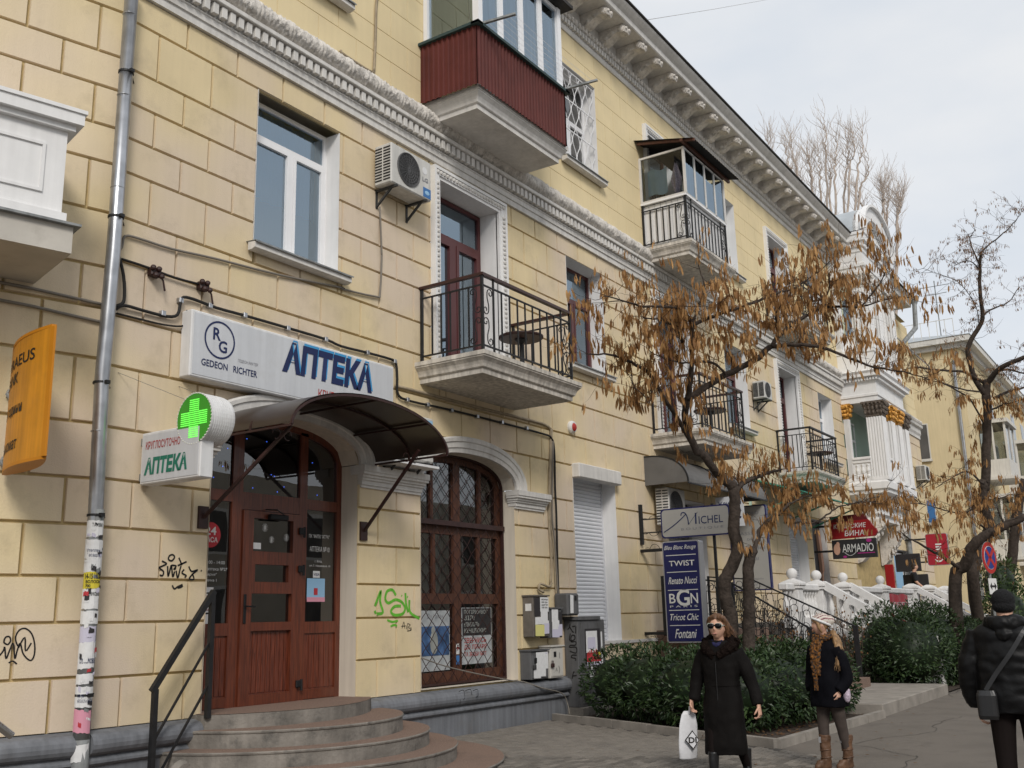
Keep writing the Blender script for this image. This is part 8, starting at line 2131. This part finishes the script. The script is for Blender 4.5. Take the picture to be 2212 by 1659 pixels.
for t, ra, rf in ((0, .065, .05), (.03, .085, .06), (.35, .092, .045), (.7, .085, .035), (.92, .07, .02), (1.0, .045, .012)):
    z = .20 + .49 * t; c = W.P(-.385 - .03 * (1 - t), .05, z); rings.append([c + W.F * (ra * math.copysign(abs(math.cos(q)) ** .7, math.cos(q))) * -.25 + (W.A * .25 + W.F) .normalized() * 0 + (_r * 1.0) * (ra * math.copysign(abs(math.cos(q)) ** .7, math.cos(q))) + W.F * (rf * math.sin(q)) for q in [2 * math.pi * k / 24 for k in range(24)]])
bg.ring_loft(rings); bo = bg.build('bag_body', M['bag_white'], PB, smooth=True)
for v in bo.data.vertices: v.co += Vector((noise.noise(v.co * 14), noise.noise(v.co * 14 + Vector((5, 0, 0))), 0)) * .014
hn = MB(); hn.tube(smooth_pts([W.P(-.375, .05, .66), W.P(-.36, .06, .71), W.P(-.352, .07, .735)], 3), .014, 6); hn.build('bag_handle', M['bag_white'], PB)
rh = Vector((_r.x, _r.y, 0)).normalized(); fr = -Vector((_f.x, _f.y, 0)).normalized(); bc = W.P(-.395, .05, .40)
dm = MB(); c = bc + rh * .03 + fr * .062; dm.add([c - rh * .085, c - Z_ * .10, c + rh * .07, c + Z_ * .10], [(0, 1, 2, 3)]); dm.build('print', M['lettering_black'], PB, fixn=False)
dm = MB(); c = c + fr * .004; dm.add([c - rh * .070, c - Z_ * .083, c + rh * .06, c + Z_ * .083], [(0, 1, 2, 3)]); dm.build('print', M['bag_white'], PB, fixn=False)
lettering('DI', c - rh * .045 - Z_ * .03 + fr * .004, rh, Z_, .085, .06, M['lettering_black'], PB, bold=.03)

# ------------------------------------------------------------------ girl in a knitted hat
gp_ = atD(9, 955, 1300, 11.35)
Gf = face_dir(gp_, 42)
G = Figure((gp_.x, gp_.y), Gf, 'girl in a white patterned knitted hat, black jacket and tan boots')
hd = G.head((0, .03, 1.545), R(-38), .96)
neck = G.limb([(0, -.01, 1.34), (0, .0, 1.42), (0, .015, 1.49)], [.052, .047, .052])
legs = [G.limb([(-.08, .0, .72), (-.075, .04, .45), (-.065, .05, .14)], [.088, .062, .05]), G.limb([(.08, -.02, .72), (.085, -.07, .45), (.085, -.13, .18)], [.088, .062, .05])]
torso = G.loft([(0, 0, .66, .145, .105), (0, 0, .8, .15, .105), (0, 0, 1.0, .11, .085), (0, 0, 1.25, .14, .09), (0, 0, 1.36, .09, .06)])
body = G.merge([hd, neck, torso] + legs, 'body', 'skin', .011, 1); paint_by(body, ['skin', 'jeans'], lambda c: 1 if c.z < .9 else 0)
jk = [G.loft([(0, -.01, .66, .215, .165), (0, -.01, .70, .218, .168), (0, 0, .88, .20, .15), (0, 0, 1.05, .178, .135), (0, 0, 1.2, .185, .135), (0, 0, 1.29, .17, .12), (0, 0, 1.36, .12, .09), (0, 0, 1.41, .075, .07)], 26),
      G.limb([(-.15, 0, 1.29), (-.225, -.03, 1.12), (-.245, -.01, .96), (-.19, .06, .84)], [.075, .07, .066, .062]), G.limb([(.15, 0, 1.29), (.225, -.04, 1.12), (.25, -.03, .96), (.20, .05, .84)], [.075, .07, .066, .062])]
G.merge(jk, 'jacket', 'coat_navy', .013, 2, .011, (8, 8, 5), seed=4)
hair = [G.hell((0, -.02, .03), (.082, .095, .095)), G.strand([(.05, .055, .06), (.075, .03, -.02), (.072, .0, -.09)], (.022, .012)), G.strand([(-.05, .055, .06), (-.075, .03, -.02), (-.072, .0, -.09)], (.022, .012)), G.strand([(-.05, .075, .06), (.0, .085, .055), (.05, .075, .04)], (.016, .012))]
G.merge(hair, 'hair', 'hair_blond', .009, 1, .006, (40, 40, 9))
pony = [G.limb([(.07, -.07, 1.47), (.14, -.05, 1.38), (.195, .0, 1.26), (.205, .04, 1.10)], [.03, .04, .04, .012]), G.limb([(.06, -.09, 1.46), (.13, -.09, 1.36), (.18, -.05, 1.22), (.20, -.02, 1.06)], [.03, .036, .034, .008]), G.limb([(.07, -.07, 1.46), (.16, -.02, 1.36), (.20, .05, 1.2)], [.02, .025, .006])]
G.merge(pony, 'hair', 'hair_blond', .010, 1, .012, (45, 45, 7))
hs_ = MB()
for k in range(40):
    e = lambda s_: rnd.uniform(-s_, s_); q = G.limb([(.07 + e(.02), -.07 + e(.02), 1.47), (.14 + e(.03), -.05 + e(.03), 1.38), (.20 + e(.03), .0 + e(.04), 1.25), (.205 + e(.04), .02 + e(.05), 1.08 + e(.05))], [.004, .004, .003, .001], 3); hs_.add(q.v, q.f)
stuff(hs_.build('loose_hair', M['hair_blond'], G.root))
hat = [G.hell((0, -.022, .052), (.092, .108, .085), 20, 14), G.hell((0, -.105, .05), (.06, .065, .06))]
hat_o = G.merge(hat, 'knitted_hat', 'stucco_clean', .008, 1, .005, (60, 60, 60))
def knit(name):
    m = bpy.data.materials.new(name); m.use_nodes = True; n, l = m.node_tree.nodes, m.node_tree.links; b = n['Principled BSDF']; b.inputs['Roughness'].default_value = .95
    geo = n.new('ShaderNodeNewGeometry'); w = n.new('ShaderNodeTexWave'); w.bands_direction = 'DIAGONAL'; w.inputs['Scale'].default_value = 11; w.inputs['Distortion'].default_value = 1.2
    no = n.new('ShaderNodeTexNoise'); no.inputs['Scale'].default_value = 90; l.new(geo.outputs['Position'], w.inputs['Vector']); l.new(geo.outputs['Position'], no.inputs['Vector'])
    ma = n.new('ShaderNodeMath'); ma.operation = 'MULTIPLY'; l.new(w.outputs['Fac'], ma.inputs[0]); l.new(no.outputs['Fac'], ma.inputs[1])
    r = n.new('ShaderNodeValToRGB'); e = r.color_ramp.elements; e[0].position = .30; e[0].color = (.55, .50, .44, 1); e[1].position = .50; e[1].color = (.06, .04, .05, 1); q = e.new(.42); q.color = (.36, .12, .14, 1)
    l.new(ma.outputs[0], r.inputs['Fac']); l.new(r.outputs['Color'], b.inputs['Base Color']); MATS[name] = m; return m
knit('knit_pattern'); hat_o.data.materials.clear(); hat_o.data.materials.append(M['knit_pattern'])
brim = MB(); P = [G.hp(.090 * math.cos(t), -.012 + .104 * math.sin(t) - .0, .035 + .045 * math.sin(t)) for t in [2 * math.pi * k / 26 for k in range(26)]]; brim.tube(P, .014, 7, closed=True); brim.build('hat_brim', M['paper'], G.root, smooth=True)
mat('scarf_mix', (.19, .078, .016), .95, var=.5, vscale=60, hue=((.020, .021, .023), 48)); 
sc1 = [G.limb([(-.085, .0, 1.42), (-.05, .085, 1.40), (.05, .085, 1.40), (.085, .0, 1.42), (0, -.08, 1.43)], [.034, .038, .038, .034, .034]), G.limb([(-.02, .10, 1.38), (-.03, .145, 1.25), (-.03, .150, 1.05), (-.02, .155, .93)], [.042, .04, .034, .022]), G.limb([(.03, .10, 1.36), (.025, .14, 1.2), (.015, .145, 1.0)], [.036, .034, .025])]
G.merge(sc1, 'scarf', 'scarf_mix', .010, 1, .018, (38, 38, 38))
for k in range(5):
    fr_ = MB(); fr_.tube([G.P(-.035 + .012 * k, .168, .945), G.P(-.03 + .012 * k, .175, .84)], .005, 4); fr_.build('scarf_fringe', M['scarf_mix'], G.root)
lip = G.hell((0, .094, -.056), (.020, .010, .007), 10, 6); lip.build('lips', M['lips'], G.root, smooth=True)
for a, f0 in ((-.065, .05), (.085, -.13)):
    bt = [G.limb([(a, f0 - .005, .36), (a, f0, .26), (a, f0 + .0, .15), (a, f0, .06)], [.066, .060, .056, .052]), G.loft([(a, f0 + .06, .012, .045, .125), (a, f0 + .06, .05, .047, .125), (a, f0 + .04, .10, .042, .085)], 16)]
    b = G.merge(bt, 'boot', 'boot_brown', .009, 1, .007, (20, 20, 20)); st = MB()
    for z in (.31, .20, .12):
        st.tube([G.P(a + .058 * math.cos(t), f0 + .058 * math.sin(t), z + .01 * math.cos(t)) for t in [2 * math.pi * k / 18 for k in range(18)]], .008, 5, closed=True)
    st.build('boot_strap', M['boot_brown'], G.root); bk2 = MB(); q = G.P(a - .01, f0 + .066, .31); bk2.box(q.x - .012, q.x + .012, q.y - .012, q.y + .012, q.z - .03, q.z + .03); bk2.build('buckle', M['silver'], G.root)
gl2 = G.hand(G.P(.20, .03, .84), (-Z_ + G.F * .5), -G.A, G.F, .9); G.merge(gl2, 'hand', 'skin', .0045, 1)
GB = MB(); c = G.P(.235, -.03, .80); GB.sphere(c, .06, 12, 8, .7, .7, 1.5); tag(GB.build('striped_bag', M['cloth_dots'], None, smooth=True), 'small striped bag at the hip of the girl in the knitted hat', 'bag')

# ------------------------------------------------------------------ man seen from behind at the right edge
mp = atD(9, 2168, 1300, 8.5)
Mn = Figure((mp.x, mp.y), -face_dir(mp, 6) , 'man in black padded jacket and knit cap seen from behind at right edge')
hd = Mn.head((0, .03, 1.70), R(0), 1.05)
neck = Mn.limb([(0, -.01, 1.48), (0, .0, 1.56), (0, .015, 1.63)], [.07, .062, .065])
legs = [Mn.limb([(-.11, 0, .92), (-.11, .02, .52), (-.11, .0, .06)], [.115, .085, .065]), Mn.limb([(.11, 0, .92), (.12, -.04, .52), (.12, -.10, .06)], [.115, .085, .065])]
torso = Mn.loft([(0, 0, .86, .18, .13), (0, 0, 1.1, .16, .12), (0, 0, 1.4, .19, .12), (0, 0, 1.52, .10, .08)])
body = Mn.merge([hd, neck, torso] + legs, 'body', 'skin', .012, 1); paint_by(body, ['skin', 'tights'], lambda c: 1 if c.z < 1.2 else 0)
jk = []
rr = [(0, 0, .83, .245, .19), (0, 0, .86, .25, .195)]
for k in range(7):
    z = .90 + .085 * k; w = .255 + .012 * math.sin(k * .8) + .008 * k * .6
    rr += [(0, 0, z, w, .20), (0, 0, z + .042, w + .005, .205), (0, 0, z + .078, w, .20)]
rr += [(0, 0, 1.53, .22, .16), (0, 0, 1.58, .13, .12)]
jk.append(Mn.loft(rr, 30)); jk.append(Mn.limb([(-.22, 0, 1.47), (-.31, -.02, 1.25), (-.335, .02, 1.05), (-.30, .08, .88)], [.105, .10, .09, .078])); jk.append(Mn.limb([(.22, 0, 1.47), (.31, -.02, 1.25), (.335, .02, 1.05), (.30, .08, .88)], [.105, .10, .09, .078]))
Mn.merge(jk, 'jacket', 'jacket', .013, 2, .016, (6, 6, 9), seed=9)
hood = [Mn.limb([(-.12, .02, 1.54), (-.11, -.09, 1.56), (0, -.15, 1.55), (.11, -.09, 1.56), (.12, .02, 1.54)], [.05, .065, .075, .065, .05]), Mn.limb([(-.08, -.10, 1.50), (0, -.17, 1.46), (.08, -.10, 1.50)], [.05, .06, .05])]
Mn.merge(hood, 'hood', 'jacket', .012, 1, .012, (14, 14, 14), seed=2)
cap = [Mn.hell((0, -.012, .045), (.090, .106, .092), 20, 14), Mn.hell((0, -.03, -.005), (.088, .09, .06), 20, 14)]
Mn.merge(cap, 'knit_cap', 'knit_black', .009, 1)
for sg in (-1, 1): hh = Mn.hand(Mn.P(sg * .295, .09, .86), -Z_, Mn.A * -sg, Mn.F, 1.1); Mn.merge(hh, 'hand', 'skin', .005, 1)
for a, f0 in ((-.11, 0), (.12, -.10)):
    bt = Mn.loft([(a, f0 + .08, .0, .052, .15), (a, f0 + .08, .06, .054, .15), (a, f0 + .04, .12, .05, .09)], 16); bt.build('shoe', M['boot_black'], Mn.root, smooth=True)
SB = thing('shoulder_bag', 'small black shoulder bag on a strap across the back of the man', 'bag', Mn.P(.20, -.2, .80))
mb = MB(); rings = []
for z, w, d in ((.79, .09, .035), (.82, .10, .045), (.98, .10, .045), (1.02, .085, .03)):
    c = Mn.P(.19, -.225, z); rings.append([c + Mn.A * (w * .8 * math.copysign(abs(math.cos(q)) ** .6, math.cos(q))) + Mn.F * (d * math.copysign(abs(math.sin(q)) ** .6, math.sin(q))) for q in [2 * math.pi * k / 20 for k in range(20)]])
mb.ring_loft(rings); mb.build('bag_body', M['bag_black'], SB, smooth=False)
mb = MB(); P = smooth_pts([Mn.P(.19, -.24, 1.02), Mn.P(.10, -.235, 1.15), Mn.P(-.04, -.232, 1.33), Mn.P(-.15, -.19, 1.50), Mn.P(-.17, -.05, 1.575)], 6); ribbon(mb, P, .035, -Mn.F, .002); mb.build('strap', M['bag_black'], SB, fixn=False)

# ------------------------------------------------------------------ man in a black T-shirt on the terrace
T = Figure((37.2, -1.5, 1.48), Vector((.35, -1, 0)), 'man in a black T-shirt standing behind the white balustrade by the shop')
hd = T.head((0, .06, 1.66), R(10), 1.04); neck = T.limb([(0, .0, 1.42), (0, .02, 1.5), (0, .05, 1.58)], [.065, .058, .06])
legs = [T.limb([(-.10, 0, .92), (-.10, .02, .5), (-.10, 0, .05)], [.11, .085, .06]), T.limb([(.10, 0, .92), (.10, .02, .5), (.10, 0, .05)], [.11, .085, .06])]
arms = [T.limb([(-.20, .0, 1.38), (-.24, .02, 1.16), (-.20, .20, .98)], [.06, .05, .038]), T.limb([(.20, .0, 1.38), (.24, .02, 1.16), (.20, .22, .98)], [.06, .05, .038])]
torso = T.loft([(0, 0, .86, .17, .125), (0, 0, 1.1, .165, .12), (0, 0, 1.36, .19, .115), (0, 0, 1.46, .10, .08)])
hands = T.hand(T.P(-.20, .21, .97), T.F, -Z_, T.A, 1.0) + T.hand(T.P(.20, .23, .97), T.F, -Z_, -T.A, 1.0)
body = T.merge([hd, neck, torso] + legs + arms + hands, 'body', 'skin', .012, 1); paint_by(body, ['skin', 'tights'], lambda c: 1 if c.z < 1.48 + .9 else 0)
T.merge([T.loft([(0, 0, .85, .19, .14), (0, 0, 1.1, .182, .135), (0, 0, 1.34, .205, .13), (0, 0, 1.44, .15, .10), (0, .0, 1.48, .08, .075)], 22), T.limb([(-.19, 0, 1.40), (-.235, .01, 1.24), (-.245, .02, 1.17)], [.075, .072, .068]), T.limb([(.19, 0, 1.40), (.235, .01, 1.24), (.245, .02, 1.17)], [.075, .072, .068])], 'tshirt', 'tshirt', .014, 2, .008)
T.merge([T.hell((0, -.025, .04), (.084, .092, .09)), T.hell((0, -.05, -.02), (.08, .06, .07))], 'hair', 'hair_dark', .011, 1)
